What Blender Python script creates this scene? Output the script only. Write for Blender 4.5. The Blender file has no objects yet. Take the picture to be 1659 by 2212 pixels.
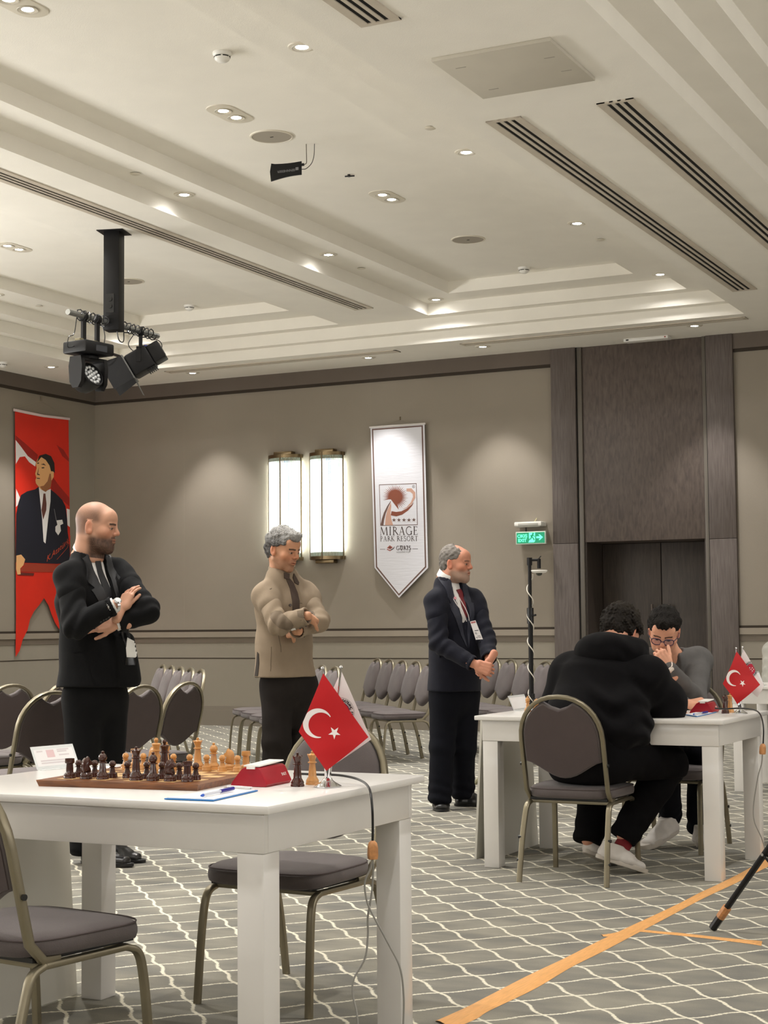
import bpy, bmesh, math, random
import numpy as np
from mathutils import Vector, Matrix
from mathutils.bvhtree import BVHTree
PI = math.pi
random.seed(4)
SC = bpy.context.scene
COL = SC.collection

# ------------------------------------------------------------------ camera
EYE = Vector((0.0, 0.0, 1.2))
cam_d = bpy.data.cameras.new('camera')
cam_d.sensor_fit = 'HORIZONTAL'
cam_d.sensor_width = 36.0
cam_d.lens = 76.70
cam_d.clip_end = 100
cam = bpy.data.objects.new('camera', cam_d)
COL.objects.link(cam)
SC.camera = cam
yaw, pitch, roll = -0.462892, 0.069695, -0.008558
fw = Vector((math.sin(yaw)*math.cos(pitch), math.cos(yaw)*math.cos(pitch), math.sin(pitch)))
rt = Vector((math.cos(yaw), -math.sin(yaw), 0))
up = rt.cross(fw)
r2 = rt*math.cos(roll) + up*math.sin(roll)
u2 = -rt*math.sin(roll) + up*math.cos(roll)
m = Matrix((r2, u2, -fw)).transposed().to_4x4()
m.translation = EYE
cam.matrix_world = m

# ------------------------------------------------------------------ world and exposure
SC.view_settings.view_transform = 'Standard'
SC.view_settings.look = 'None'
SC.view_settings.gamma = 1.0
SC.view_settings.use_curve_mapping = False
SC.view_settings.exposure = 0.58
world = bpy.data.worlds.new('world')
SC.world = world
world.use_nodes = True
world.node_tree.nodes['Background'].inputs[0].default_value = (0.9, 0.92, 1, 1)
world.node_tree.nodes['Background'].inputs[1].default_value = 0.02
SC.cycles.use_light_tree = True
SC.cycles.max_bounces = 8
SC.cycles.diffuse_bounces = 5
SC.cycles.use_denoising = True
SC.cycles.sample_clamp_indirect = 6

# ------------------------------------------------------------------ light levels
SPOT_W = 98.0            # each recessed downlight
SPOT_COL = (1.0, 0.975, 0.945)
Z0, Z1, Z2, Z3, Z4 = 4.295, 4.415, 4.545, 4.67, 4.795     # ceiling levels
WALL_SPOT_W = 125.0       # the lamps close to the back and left walls
# x, y, level of every recessed lamp
LAMPS_SINGLE = [(-7.18, 8.42, Z3), (-7.18, 10.85, Z3), (-7.18, 13.27, Z3), (-7.18, 15.67, Z3),
    (-4.70, 8.37, Z3), (-4.71, 10.84, Z3), (-4.72, 13.25, Z3), (-4.70, 15.61, Z3),
    (-4.62, 16.53, Z0), (-7.05, 16.62, Z0), (-8.50, 16.66, Z0), (-10.88, 16.62, Z0),
    (-12.07, 15.41, Z0), (-12.07, 12.9, Z0), (-11.08, 13.23, Z3), (-11.08, 10.8, Z3), (-11.08, 15.62, Z3), (-8.62, 10.8, Z3),
    (-8.62, 8.4, Z3), (-11.08, 8.4, Z3), (-4.70, 5.9, Z3), (-7.18, 5.9, Z3), (-2.1, 16.55, Z0), (0.3, 16.55, Z0)]
LAMPS_PAIR = [(-5.97, 7.3, Z4), (-5.97, 9.595, Z4), (-5.99, 12.11, Z4), (-9.9, 12.06, Z4), (-9.9, 9.6, Z4), (-5.97, 4.9, Z4)]
LAMPS_OFF = [(-1.3, 3.0), (-1.3, 5.4), (-1.3, 7.8), (-1.3, 10.2), (-1.3, 12.6), (1.6, 3.0), (1.6, 6.6), (1.6, 10.2), (1.6, 13.8), (-5.9, 2.4), (-3.3, 3.0), (-9.9, 6.5), (-3.3, 0.6), (-0.6, 0.6)]
def area_light(name, loc, rot, sx, sy, watts, col):
    l = bpy.data.lights.new(name, 'AREA')
    l.shape = 'RECTANGLE'; l.size = sx; l.size_y = sy; l.energy = watts; l.color = col
    o = bpy.data.objects.new(name, l); COL.objects.link(o)
    o.location = loc; o.rotation_euler = rot
    return o
# added fill lights on the unseen walls, tilted up to brighten the ceiling
area_light('fill_light', (5.3, 6.5, 2.4), (0, math.radians(142), 0), 2.0, 9.0, 260, (1.0, 0.985, 0.96))
area_light('fill_light', (-4.0, -3.3, 2.4), (math.radians(142), 0, 0), 12.0, 1.6, 200, (1.0, 0.985, 0.96))
area_light('fill_light', (-12.55, 5.0, 2.4), (0, math.radians(-145), 0), 2.0, 11.0, 760, (1.0, 0.985, 0.96))

# ================================================================== helpers
MATS = {}
def srgb(r, g, b):
    f = lambda c: ((c/255)/12.92 if c/255 <= 0.04045 else (((c/255)+0.055)/1.055)**2.4)
    return (f(r), f(g), f(b), 1)
def mat(name, col, rough=0.6, metal=0.0, var=0.0, vscale=20, bump=0.0, bscale=200, spec=0.5, stretch=None, sheen=0.0, coat=0.0):
    if name in MATS: return MATS[name]
    M = bpy.data.materials.new(name); M.use_nodes = True
    nt = M.node_tree; b = nt.nodes['Principled BSDF']
    b.inputs['Base Color'].default_value = col
    b.inputs['Roughness'].default_value = rough
    b.inputs['Metallic'].default_value = metal
    b.inputs['Specular IOR Level'].default_value = spec
    if sheen: b.inputs['Sheen Weight'].default_value = sheen
    if coat: b.inputs['Coat Weight'].default_value = coat
    if var or bump:
        tc = nt.nodes.new('ShaderNodeTexCoord')
        mp = nt.nodes.new('ShaderNodeMapping')
        nt.links.new(tc.outputs['Object'], mp.inputs[0])
        if stretch: mp.inputs['Scale'].default_value = stretch
    if var:
        n = nt.nodes.new('ShaderNodeTexNoise'); n.inputs['Scale'].default_value = vscale; n.inputs['Detail'].default_value = 4
        nt.links.new(mp.outputs[0], n.inputs['Vector'])
        r = nt.nodes.new('ShaderNodeValToRGB')
        r.color_ramp.elements[0].position = 0.3; r.color_ramp.elements[1].position = 0.7
        r.color_ramp.elements[0].color = tuple(c*(1-var) for c in col[:3])+(1,)
        r.color_ramp.elements[1].color = tuple(min(1, c*(1+var)) for c in col[:3])+(1,)
        nt.links.new(n.outputs['Fac'], r.inputs['Fac'])
        nt.links.new(r.outputs['Color'], b.inputs['Base Color'])
    if bump:
        n2 = nt.nodes.new('ShaderNodeTexNoise'); n2.inputs['Scale'].default_value = bscale; n2.inputs['Detail'].default_value = 3
        nt.links.new(mp.outputs[0], n2.inputs['Vector'])
        bp = nt.nodes.new('ShaderNodeBump'); bp.inputs['Strength'].default_value = bump; bp.inputs['Distance'].default_value = 0.004
        nt.links.new(n2.outputs['Fac'], bp.inputs['Height'])
        nt.links.new(bp.outputs[0], b.inputs['Normal'])
    MATS[name] = M
    return M
def emit(name, col, strength):
    M = bpy.data.materials.new(name); M.use_nodes = True
    nt = M.node_tree; b = nt.nodes['Principled BSDF']
    b.inputs['Base Color'].default_value = col
    b.inputs['Emission Color'].default_value = col
    b.inputs['Emission Strength'].default_value = strength
    MATS[name] = M
    return M

class MB:
    """collects shapes; build() links them as one mesh object"""
    def __init__(s): s.v = []; s.f = []; s.m = []
    def add(s, vs, fs, mi=0):
        o = len(s.v); s.v += [tuple(v) for v in vs]
        s.f += [tuple(i+o for i in f) for f in fs]; s.m += [mi]*len(fs)
        return s
    def box(s, x0, x1, y0, y1, z0, z1, mi=0):
        vs = [(x, y, z) for z in (z0, z1) for y in (y0, y1) for x in (x0, x1)]
        return s.add(vs, [(0, 2, 3, 1), (4, 5, 7, 6), (0, 1, 5, 4), (2, 6, 7, 3), (0, 4, 6, 2), (1, 3, 7, 5)], mi)
    def bbox(s, x0, x1, y0, y1, z0, z1, b=0.004, mi=0):
        bm = bmesh.new()
        vs = [bm.verts.new((x, y, z)) for z in (z0, z1) for y in (y0, y1) for x in (x0, x1)]
        for f in [(0, 2, 3, 1), (4, 5, 7, 6), (0, 1, 5, 4), (2, 6, 7, 3), (0, 4, 6, 2), (1, 3, 7, 5)]: bm.faces.new([vs[i] for i in f])
        bmesh.ops.bevel(bm, geom=bm.edges[:], offset=b, segments=2, affect='EDGES', profile=0.5)
        return s.bm(bm, mi)
    def bm(s, bm, mi=0, M=None):
        bm.verts.index_update()
        vs = [(M @ v.co if M else v.co.copy()) for v in bm.verts]
        fs = [tuple(v.index for v in f.verts) for f in bm.faces]
        bm.free(); return s.add(vs, fs, mi)
    def sweep(s, pts, sec, upv=(0, 0, 1), closed=False, caps=True, scale=None, mi=0):
        pts = [Vector(p) for p in pts]; n = len(pts); k = len(sec); vs = []
        side = None
        for i, p in enumerate(pts):
            a = pts[i-1] if (i > 0 or closed) else p
            b = pts[(i+1) % n] if (i < n-1 or closed) else p
            t = (b-a).normalized()
            if side is None:
                u = Vector(upv); u = (u - t*u.dot(t))
                if u.length < 1e-4: u = t.orthogonal()
                u.normalize(); side = t.cross(u)
            else:
                side = (side - t*side.dot(t)).normalized(); u = side.cross(t)
            sc = scale[i] if scale else 1
            for (a2, b2) in sec: vs.append(p + side*(a2*sc) + u*(b2*sc))
        fs = []
        for i in range(n if closed else n-1):
            j = (i+1) % n
            for q in range(k): fs.append((i*k+q, i*k+(q+1) % k, j*k+(q+1) % k, j*k+q))
        if caps and not closed: fs += [tuple(range(k))[::-1], tuple((n-1)*k+q for q in range(k))]
        return s.add(vs, fs, mi)
    def tube(s, pts, r, n=10, closed=False, mi=0, scale=None):
        return s.sweep(pts, [(r*math.cos(2*PI*i/n), r*math.sin(2*PI*i/n)) for i in range(n)], closed=closed, mi=mi, scale=scale)
    def lathe(s, prof, n=20, c=(0, 0, 0), mi=0, M=None):
        vs = []; fs = []; idx = []
        for (r, z) in prof:
            if r < 1e-6: idx.append([len(vs)]*n); vs.append(Vector((0, 0, z)))
            else:
                idx.append(list(range(len(vs), len(vs)+n)))
                vs += [Vector((r*math.cos(2*PI*i/n), r*math.sin(2*PI*i/n), z)) for i in range(n)]
        for a, b in zip(idx, idx[1:]):
            for i in range(n):
                j = (i+1) % n; q = []
                for x in (a[i], a[j], b[j], b[i]):
                    if x not in q: q.append(x)
                if len(q) > 2: fs.append(tuple(q))
        if prof[0][0] > 1e-6: fs.append(tuple(idx[0][::-1]))
        if prof[-1][0] > 1e-6: fs.append(tuple(idx[-1]))
        vs = [(M @ v if M else v) + Vector(c) for v in vs]
        return s.add(vs, fs, mi)
    def prism(s, poly, t0, t1, fn, mi=0):
        """poly: 2-D outline; fn(u, v, w) -> 3-D; extruded from w=t0 to w=t1"""
        n = len(poly)
        vs = [fn(u, v, t0) for u, v in poly] + [fn(u, v, t1) for u, v in poly]
        fs = [tuple(range(n)), tuple(range(n, 2*n))[::-1]] + [(i, n+i, n+(i+1) % n, (i+1) % n) for i in range(n)]
        return s.add(vs, fs, mi)
    def rings(s, outline, levels, fn, mi=0):
        """pillow: levels = [(inset scale, w)] about the centroid of the outline"""
        cx = sum(p[0] for p in outline)/len(outline); cy = sum(p[1] for p in outline)/len(outline)
        n = len(outline); vs = []; fs = []
        for (sc, w) in levels:
            for (u, v) in outline: vs.append(fn(cx+(u-cx)*sc, cy+(v-cy)*sc, w))
        for k in range(len(levels)-1):
            for i in range(n):
                j = (i+1) % n; fs.append((k*n+i, k*n+j, (k+1)*n+j, (k+1)*n+i))
        fs.append(tuple(range(n))[::-1])
        vs.append(fn(cx, cy, levels[-1][1])); c = len(vs)-1; L = (len(levels)-1)*n
        for i in range(n): fs.append((L+i, L+(i+1) % n, c))
        return s.add(vs, fs, mi)
    def data(s, name, mats, smooth=35):
        me = bpy.data.meshes.new(name)
        me.from_pydata([tuple(v) for v in s.v], [], s.f)
        if not isinstance(mats, (list, tuple)): mats = [mats]
        for m_ in mats: me.materials.append(m_)
        me.polygons.foreach_set('material_index', s.m)
        bm = bmesh.new(); bm.from_mesh(me); bmesh.ops.recalc_face_normals(bm, faces=bm.faces); bm.to_mesh(me); bm.free()
        if smooth:
            me.polygons.foreach_set('use_smooth', [True]*len(me.polygons))
            me.set_sharp_from_angle(angle=math.radians(smooth))
        me.update()
        return me
    def build(s, name, mats, parent=None, smooth=35):
        return link(name, s.data(name, mats, smooth), parent)
def link(name, me, parent=None):
    o = bpy.data.objects.new(name, me); COL.objects.link(o)
    if parent: o.parent = parent
    return o
def thing(name, label, cat, loc=(0, 0, 0), rz=0, group=None):
    o = bpy.data.objects.new(name, None); COL.objects.link(o)
    o.empty_display_size = 0.05
    o.location = loc; o.rotation_euler = (0, 0, rz)
    return tag(o, label, cat, group)
def tag(o, label, cat, group=None):
    o['label'] = label; o['category'] = cat
    if group: o['group'] = group
    return o
def struct(o): o['kind'] = 'structure'; return o
def dup(root, loc, rz, label, group=None):
    r = root.copy(); COL.objects.link(r); r.location = loc; r.rotation_euler = (0, 0, rz); r['label'] = label
    if group: r['group'] = group
    for ch in list(root.children):
        c = ch.copy(); COL.objects.link(c); c.parent = r
        for g in ch.children:
            d = g.copy(); COL.objects.link(d); d.parent = c
    return r
def rsec(w, h, r=0.004, n=3):
    out = []
    for (sx, sy, a0) in ((1, 1, 0), (-1, 1, 90), (-1, -1, 180), (1, -1, 270)):
        for i in range(n):
            a = math.radians(a0+90*i/(n-1)); out.append((sx*(w/2-r)+r*math.cos(a), sy*(h/2-r)+r*math.sin(a)))
    return out
def bez(pts, n=6):
    """smooth Catmull-Rom through points"""
    P = [Vector(p) for p in pts]; P = [P[0]*2-P[1]]+P+[P[-1]*2-P[-2]]; out = []
    for i in range(1, len(P)-2):
        for k in range(n):
            t = k/n; a, b, c, d = P[i-1], P[i], P[i+1], P[i+2]
            out.append(0.5*((2*b)+(c-a)*t+(2*a-5*b+4*c-d)*t*t+(3*b-a-3*c+d)*t**3))
    out.append(P[-2]); return out
def text_mesh(txt, size, depth=0.0005, align='CENTER', bold=0.0):
    cu = bpy.data.curves.new('txt', 'FONT'); cu.body = txt; cu.size = size; cu.extrude = depth; cu.align_x = align; cu.offset = bold
    cu.resolution_u = 2
    o = bpy.data.objects.new('txt', cu); COL.objects.link(o)
    dg = bpy.context.evaluated_depsgraph_get()
    me = bpy.data.meshes.new_from_object(o.evaluated_get(dg))
    COL.objects.unlink(o); bpy.data.objects.remove(o)
    return [v.co.copy() for v in me.vertices], [tuple(p.vertices) for p in me.polygons]
def put_text(mb, txt, size, fn, depth=0.0005, align='CENTER', bold=0.0, mi=0):
    vs, fs = text_mesh(txt, size, depth, align, bold)
    return mb.add([fn(v.x, v.y, v.z) for v in vs], fs, mi)
def ribbon(mb, pts, ws, fn, w0, w1, mi=0):
    """flat calligraphic stroke in 2-D with a width per point, extruded"""
    n = len(pts); L = []; R = []
    for i, p in enumerate(pts):
        a = Vector(pts[max(0, i-1)]); b = Vector(pts[min(n-1, i+1)]); t = (b-a)
        t = t.normalized() if t.length > 0 else Vector((1, 0)); nn = Vector((-t.y, t.x)); w = ws[i] if hasattr(ws, '__len__') else ws
        L.append(Vector(p)+nn*w/2); R.append(Vector(p)-nn*w/2)
    vs = []
    for w in (w0, w1):
        vs += [fn(q.x, q.y, w) for q in L] + [fn(q.x, q.y, w) for q in R]
    fs = []
    for i in range(n-1):
        fs.append((i, i+1, n+i+1, n+i)); fs.append((2*n+i, 3*n+i, 3*n+i+1, 2*n+i+1))
        fs.append((i, 2*n+i, 2*n+i+1, i+1)); fs.append((n+i, n+i+1, 3*n+i+1, 3*n+i))
    fs += [(0, n, 3*n, 2*n), (n-1, 2*n-1+2*n, 2*n-1, n-1)][:1]
    return mb.add(vs, fs, mi)
def arc(cx, cy, rx, ry, a0, a1, n=14):
    return [(cx+rx*math.cos(math.radians(a0+(a1-a0)*i/n)), cy+ry*math.sin(math.radians(a0+(a1-a0)*i/n))) for i in range(n+1)]

# ================================================================== materials
CEIL = mat('ceiling_paint', srgb(238, 234, 224), 0.85, var=0.02, vscale=3, bump=0.25, bscale=160)
WALLM = mat('wall_fabric', srgb(140, 131, 118), 0.9, var=0.03, vscale=2.0, bump=0.3, bscale=260)
DADO = mat('dado_fabric', srgb(142, 135, 122), 0.9, var=0.03, vscale=2.0, bump=0.2, bscale=260)
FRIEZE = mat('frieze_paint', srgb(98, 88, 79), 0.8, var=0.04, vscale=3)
REVEAL = mat('dark_reveal', srgb(48, 38, 26), 0.8)
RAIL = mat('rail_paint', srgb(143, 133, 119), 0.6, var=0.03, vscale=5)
RAIL_SHADE = mat('rail_shade', srgb(110, 100, 88), 0.7)  # rail colour darkened to paint in the shade of its lower band
SKIRT = mat('skirting_paint', srgb(128, 120, 108), 0.6)
WHITE = mat('white_lacquer', srgb(226, 223, 219), 0.28, var=0.02, vscale=4, coat=0.2)
PLASTIC_W = mat('white_plastic', srgb(232, 230, 224), 0.4)
PLASTIC_G = mat('grey_plastic', srgb(175, 170, 160), 0.5)
BLACK = mat('black_metal', srgb(15, 14, 15), 0.5, spec=0.3, var=0.1, vscale=30)
BLACKP = mat('black_plastic', srgb(18, 18, 19), 0.35)
SLOT = mat('slot_black', srgb(10, 10, 9), 0.9)
BRASS = mat('champagne_metal', srgb(138, 130, 110), 0.36, metal=0.75, var=0.06, vscale=12)
BRASS2 = mat('aged_brass', srgb(120, 104, 78), 0.35, metal=0.9, var=0.12, vscale=14)
CHROME = mat('chrome', srgb(225, 225, 228), 0.08, metal=1.0)
FABRIC = mat('taupe_upholstery', srgb(90, 82, 81), 0.95, var=0.10, vscale=9, bump=0.35, bscale=420, sheen=0.15)
FABRICB = mat('taupe_back_fabric', srgb(78, 68, 67), 0.9, var=0.06, vscale=9, bump=0.25, bscale=420)
PAPER = mat('white_paper', srgb(238, 236, 236), 0.7)
def wood(name, c0, c1, scale=(6, 6, 0.5), rough=0.5, freq=9.0, spec=0.4):
    M = bpy.data.materials.new(name); M.use_nodes = True; nt = M.node_tree; b = nt.nodes['Principled BSDF']
    tc = nt.nodes.new('ShaderNodeTexCoord'); mp = nt.nodes.new('ShaderNodeMapping'); mp.inputs['Scale'].default_value = scale
    n = nt.nodes.new('ShaderNodeTexNoise'); n.inputs['Scale'].default_value = freq; n.inputs['Detail'].default_value = 6; n.inputs['Distortion'].default_value = 0.6
    r = nt.nodes.new('ShaderNodeValToRGB'); r.color_ramp.elements[0].color = c0; r.color_ramp.elements[1].color = c1
    r.color_ramp.elements[0].position = 0.32; r.color_ramp.elements[1].position = 0.68
    nt.links.new(tc.outputs['Object'], mp.inputs[0]); nt.links.new(mp.outputs[0], n.inputs['Vector'])
    nt.links.new(n.outputs['Fac'], r.inputs['Fac']); nt.links.new(r.outputs[0], b.inputs['Base Color'])
    b.inputs['Roughness'].default_value = rough; b.inputs['Specular IOR Level'].default_value = spec
    MATS[name] = M; return M
DWOOD = wood('grey_oak', srgb(80, 71, 67), srgb(100, 91, 86), (9, 9, 0.45))
DWOOD2 = wood('smoked_veneer', srgb(75, 65, 61), srgb(95, 84, 76), (4, 4, 0.9))
DOORW = wood('door_veneer', srgb(64, 56, 52), srgb(78, 70, 63), (7, 7, 0.6))

def carpet():
    M = bpy.data.materials.new('trellis_carpet'); M.use_nodes = True; nt = M.node_tree; b = nt.nodes['Principled BSDF']; L = nt.links.new
    def mth(op, a, c=None, d=None):
        n = nt.nodes.new('ShaderNodeMath'); n.operation = op
        for i, v in enumerate((a, c, d)):
            if v is None: continue
            if isinstance(v, (int, float)): n.inputs[i].default_value = v
            else: L(v, n.inputs[i])
        return n.outputs[0]
    tc = nt.nodes.new('ShaderNodeTexCoord'); sp = nt.nodes.new('ShaderNodeSeparateXYZ'); L(tc.outputs['Object'], sp.inputs[0])
    X, Y = sp.outputs[0], sp.outputs[1]
    def noise(scale, stretch, detail=2):
        mp = nt.nodes.new('ShaderNodeMapping'); mp.inputs['Scale'].default_value = stretch; L(tc.outputs['Object'], mp.inputs[0])
        n = nt.nodes.new('ShaderNodeTexNoise'); n.inputs['Scale'].default_value = scale; n.inputs['Detail'].default_value = detail
        L(mp.outputs[0], n.inputs['Vector']); return n.outputs['Fac']
    jag = noise(120, (0.3, 1.6, 1), 1)
    slow = noise(2.2, (1, 1, 1), 2)
    Xj = mth('ADD', X, mth('MULTIPLY', mth('SUBTRACT', jag, 0.5), 0.022))
    Xj = mth('ADD', Xj, mth('MULTIPLY', mth('SUBTRACT', slow, 0.5), 0.03))
    u = mth('DIVIDE', mth('ADD', Xj, 1.733), 0.2775)
    w = mth('DIVIDE', mth('SUBTRACT', Y, 6.41), 0.29)
    p = mth('ADD', u, w); q = mth('SUBTRACT', u, w)
    def line(a, c):
        s = mth('SUBTRACT', a, mth('MULTIPLY', mth('SINE', mth('MULTIPLY', c, 2*PI)), 0.036))
        fr = mth('SUBTRACT', mth('FRACT', mth('ADD', s, 1000.5)), 0.5)
        return mth('ABSOLUTE', fr)
    d = mth('MINIMUM', line(q, p), line(p, q))
    ln = nt.nodes.new('ShaderNodeMapRange'); ln.inputs[1].default_value = 0.024; ln.inputs[2].default_value = 0.036; ln.inputs[3].default_value = 1; ln.inputs[4].default_value = 0
    L(d, ln.inputs[0])
    patch = noise(3.2, (0.8, 1.5, 1), 5)
    r1 = nt.nodes.new('ShaderNodeValToRGB'); e = r1.color_ramp.elements
    e[0].position = 0.28; e[0].color = srgb(112, 111, 107); e[1].position = 0.72; e[1].color = srgb(150, 146, 134)
    x = r1.color_ramp.elements.new(0.5); x.color = srgb(132, 129, 120)
    L(patch, r1.inputs['Fac'])
    fib = noise(420, (1, 1, 1), 2)
    mf = nt.nodes.new('ShaderNodeMix'); mf.data_type = 'RGBA'; mf.blend_type = 'OVERLAY'; mf.inputs[0].default_value = 0.3
    L(r1.outputs[0], mf.inputs[6]); L(fib, mf.inputs[7])
    mx = nt.nodes.new('ShaderNodeMix'); mx.data_type = 'RGBA'; L(ln.outputs[0], mx.inputs[0]); L(mf.outputs[2], mx.inputs[6]); mx.inputs[7].default_value = srgb(222, 216, 198)
    L(mx.outputs[2], b.inputs['Base Color'])
    b.inputs['Roughness'].default_value = 1.0; b.inputs['Specular IOR Level'].default_value = 0.1
    bp = nt.nodes.new('ShaderNodeBump'); bp.inputs['Strength'].default_value = 0.4; bp.inputs['Distance'].default_value = 0.006
    L(mth('ADD', fib, mth('MULTIPLY', ln.outputs[0], 0.4)), bp.inputs['Height']); L(bp.outputs[0], b.inputs['Normal'])
    return M

# ================================================================== room shell
XL, YB, XR, YF, ZT = -12.786, 17.224, 5.6, -3.6, 4.9
DX0, DX1, DX2, DX3 = -6.464, -6.174, -4.687, -4.396      # door surround
m_ = MB(); m_.box(XL-0.2, XR+0.2, YF-0.2, YB+0.8, -0.1, 0.0); struct(m_.build('floor', carpet(), smooth=0))
# walls
m_ = MB(); m_.box(XL-0.2, DX0+0.1, YB, YB+0.2, 0, ZT); m_.box(DX3-0.1, XR+0.2, YB, YB+0.2, 0, ZT)
m_.box(DX0, DX3, YB+0.62, YB+0.75, 0, ZT); m_.box(DX0, DX1+0.06, YB+0.1, YB+0.62, 0, ZT); m_.box(DX2, DX3, YB+0.1, YB+0.62, 0, ZT)
wb = struct(m_.build('wall_back', WALLM, smooth=0))
m_ = MB(); m_.box(XL-0.2, XL, YF-0.2, YB, 0, ZT); wl = struct(m_.build('wall_left', WALLM, smooth=0))
m_ = MB(); m_.box(XR, XR+0.2, YF-0.2, YB, 0, ZT); struct(m_.build('wall_right', WALLM, smooth=0))
m_ = MB(); m_.box(XL, XR, YF-0.2, YF, 0, ZT); struct(m_.build('wall_front', WALLM, smooth=0))
# fabric seams: tall upholstered wall panels with a hairline joint, on the two visible walls
def wall_run(along, a0, a1, parent_name):
    """profiled trims along a wall; along='x' on the back wall, 'y' on the left wall"""
    def B(mb, a, b, d0, d1, z0, z1):
        if along == 'x': mb.box(a, b, YB-d1, YB-d0, z0, z1)
        else: mb.box(XL+d0, XL+d1, a, b, z0, z1)
    out = []
    for nm, mt, parts in (
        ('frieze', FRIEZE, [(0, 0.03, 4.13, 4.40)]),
        ('shadow_gap', REVEAL, [(0, 0.022, 4.096, 4.13), (0, 0.012, 1.150, 1.176), (0, 0.006, 0.817, 0.829)]),
        ('dado_panel', DADO, [(0, 0.004, 0.829, 1.015), (0, 0.004, 0.235, 0.817)]),
        ('rail_board', RAIL, [(0, 0.022, 1.082, 1.150)]),
        ('rail_recess', RAIL_SHADE, [(0, 0.010, 1.012, 1.082)]),
        ('skirting', SKIRT, [(0, 0.020, 0.0, 0.19), (0, 0.012, 0.19, 0.238)])):
        mb = MB()
        for (d0, d1, z0, z1) in parts: B(mb, a0, a1, d0, d1, z0, z1)
        out.append((nm, mb, mt))
    return out
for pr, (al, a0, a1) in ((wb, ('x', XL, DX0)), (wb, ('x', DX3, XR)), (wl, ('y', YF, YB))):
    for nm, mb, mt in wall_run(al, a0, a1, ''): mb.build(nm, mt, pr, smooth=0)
seam = MB()
for x in (-11.4, -10.08, -8.76, -7.44, -3.2): seam.box(x-0.0008, x+0.0008, YB-0.0006, YB, 1.176, 4.096)
seam.build('panel_seam', mat('seam_tone', srgb(150, 139, 124), 0.9), wb, smooth=0)  # hairline joint strips, slightly lighter than the wall fabric

# ------------------------------------------------ timber door surround
d1 = struct(thing('door_1', '', ''))
for k in ('label', 'category'): del d1[k]
for (a, b) in ((DX0, DX1), (DX2, DX3)):
    m_ = MB()
    m_.bbox(a, b, YB-0.05, YB+0.25, 0, 2.098, 0.003); m_.bbox(a, b, YB-0.05, YB+0.25, 2.102, 4.294, 0.003)
    m_.build('pilaster', DWOOD, d1)
m_ = MB(); m_.box(DX1, DX1+0.012, YB-0.02, YB+0.2, 0, 4.294); m_.box(DX2-0.012, DX2, YB-0.02, YB+0.2, 0, 4.294); m_.build('shadow_gap', SLOT, d1, smooth=0)
m_ = MB(); m_.bbox(DX1+0.012, -6.109, YB-0.02, YB+0.55, 0, 4.294, 0.002); m_.bbox(DX2-0.05, DX2-0.012, YB-0.02, YB+0.55, 0, 4.294, 0.002)
m_.build('jamb', mat('jamb_metal', srgb(98, 92, 84), 0.4, metal=0.2), d1)
m_ = MB(); m_.bbox(-6.109, DX2-0.05, YB+0.0, YB+0.5, 2.11, 4.294, 0.003); m_.build('overpanel', DWOOD2, d1)
m_ = MB(); m_.box(-6.109, -6.09, YB+0.01, YB+0.53, 0, 2.11); m_.box(DX2-0.07, DX2-0.05, YB+0.01, YB+0.53, 0, 2.11); m_.build('side_lining', DOORW, d1, smooth=0)
for (a, b, hx) in ((-6.088, -5.405, -5.50), (-5.40, DX2-0.072, -5.30)):
    m_ = MB(); m_.bbox(a+0.002, b-0.002, YB+0.53, YB+0.58, 0.008, 2.108, 0.003); lf = m_.build('door_leaf', DOORW, d1)
    m_ = MB(); m_.tube([(hx, YB+0.47, 0.95), (hx, YB+0.47, 1.42)], 0.014, 10)
    for z in (1.0, 1.37): m_.tube([(hx, YB+0.47, z), (hx, YB+0.535, z)], 0.009, 8)
    h = m_.build('pull_handle', mat('handle_metal', srgb(96, 86, 78), 0.45, metal=0.5), lf)

# ================================================================== ceiling: nested recessed trays
RECTS = [(-11.66, -4.00, 0.7, 16.14, Z1), (-11.53, -4.14, 0.83, 16.01, Z2),
         (-7.36, -4.50, 1.1, 15.85, Z3), (-6.94, -4.93, 1.5, 15.46, Z4),
         (-11.28, -8.45, 1.1, 15.85, Z3), (-10.85, -8.86, 1.5, 15.46, Z4),
         (-2.63, 4.6, 0.7, 16.14, Z1), (-2.42, 4.4, 0.9, 15.95, Z2), (-2.22, 4.2, 1.1, 15.75, Z3)]
xs = sorted({XL-0.2, XR+0.2} | {r[0] for r in RECTS} | {r[1] for r in RECTS})
ys = sorted({YF-0.2, YB+0.7} | {r[2] for r in RECTS} | {r[3] for r in RECTS})
def lev(x, y):
    z = Z0
    for (a, b, c, d, l) in RECTS:
        if a < x < b and c < y < d: z = max(z, l)
    return z
m_ = MB(); Lv = {}
for i in range(len(xs)-1):
    for j in range(len(ys)-1):
        z = lev((xs[i]+xs[i+1])/2, (ys[j]+ys[j+1])/2); Lv[i, j] = z
        m_.add([(xs[i], ys[j], z), (xs[i], ys[j+1], z), (xs[i+1], ys[j+1], z), (xs[i+1], ys[j], z)], [(0, 1, 2, 3)])
        if i and Lv[i-1, j] != z:
            a = Lv[i-1, j]; m_.add([(xs[i], ys[j], a), (xs[i], ys[j+1], a), (xs[i], ys[j+1], z), (xs[i], ys[j], z)], [(0, 1, 2, 3)])
        if j and Lv[i, j-1] != z:
            a = Lv[i, j-1]; m_.add([(xs[i], ys[j], a), (xs[i+1], ys[j], a), (xs[i+1], ys[j], z), (xs[i], ys[j], z)], [(0, 1, 2, 3)])
m_.box(XL-0.2, XR+0.2, YF-0.2, YB+0.8, 4.88, 4.95)
struct(m_.build('ceiling', CEIL, smooth=0))

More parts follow.
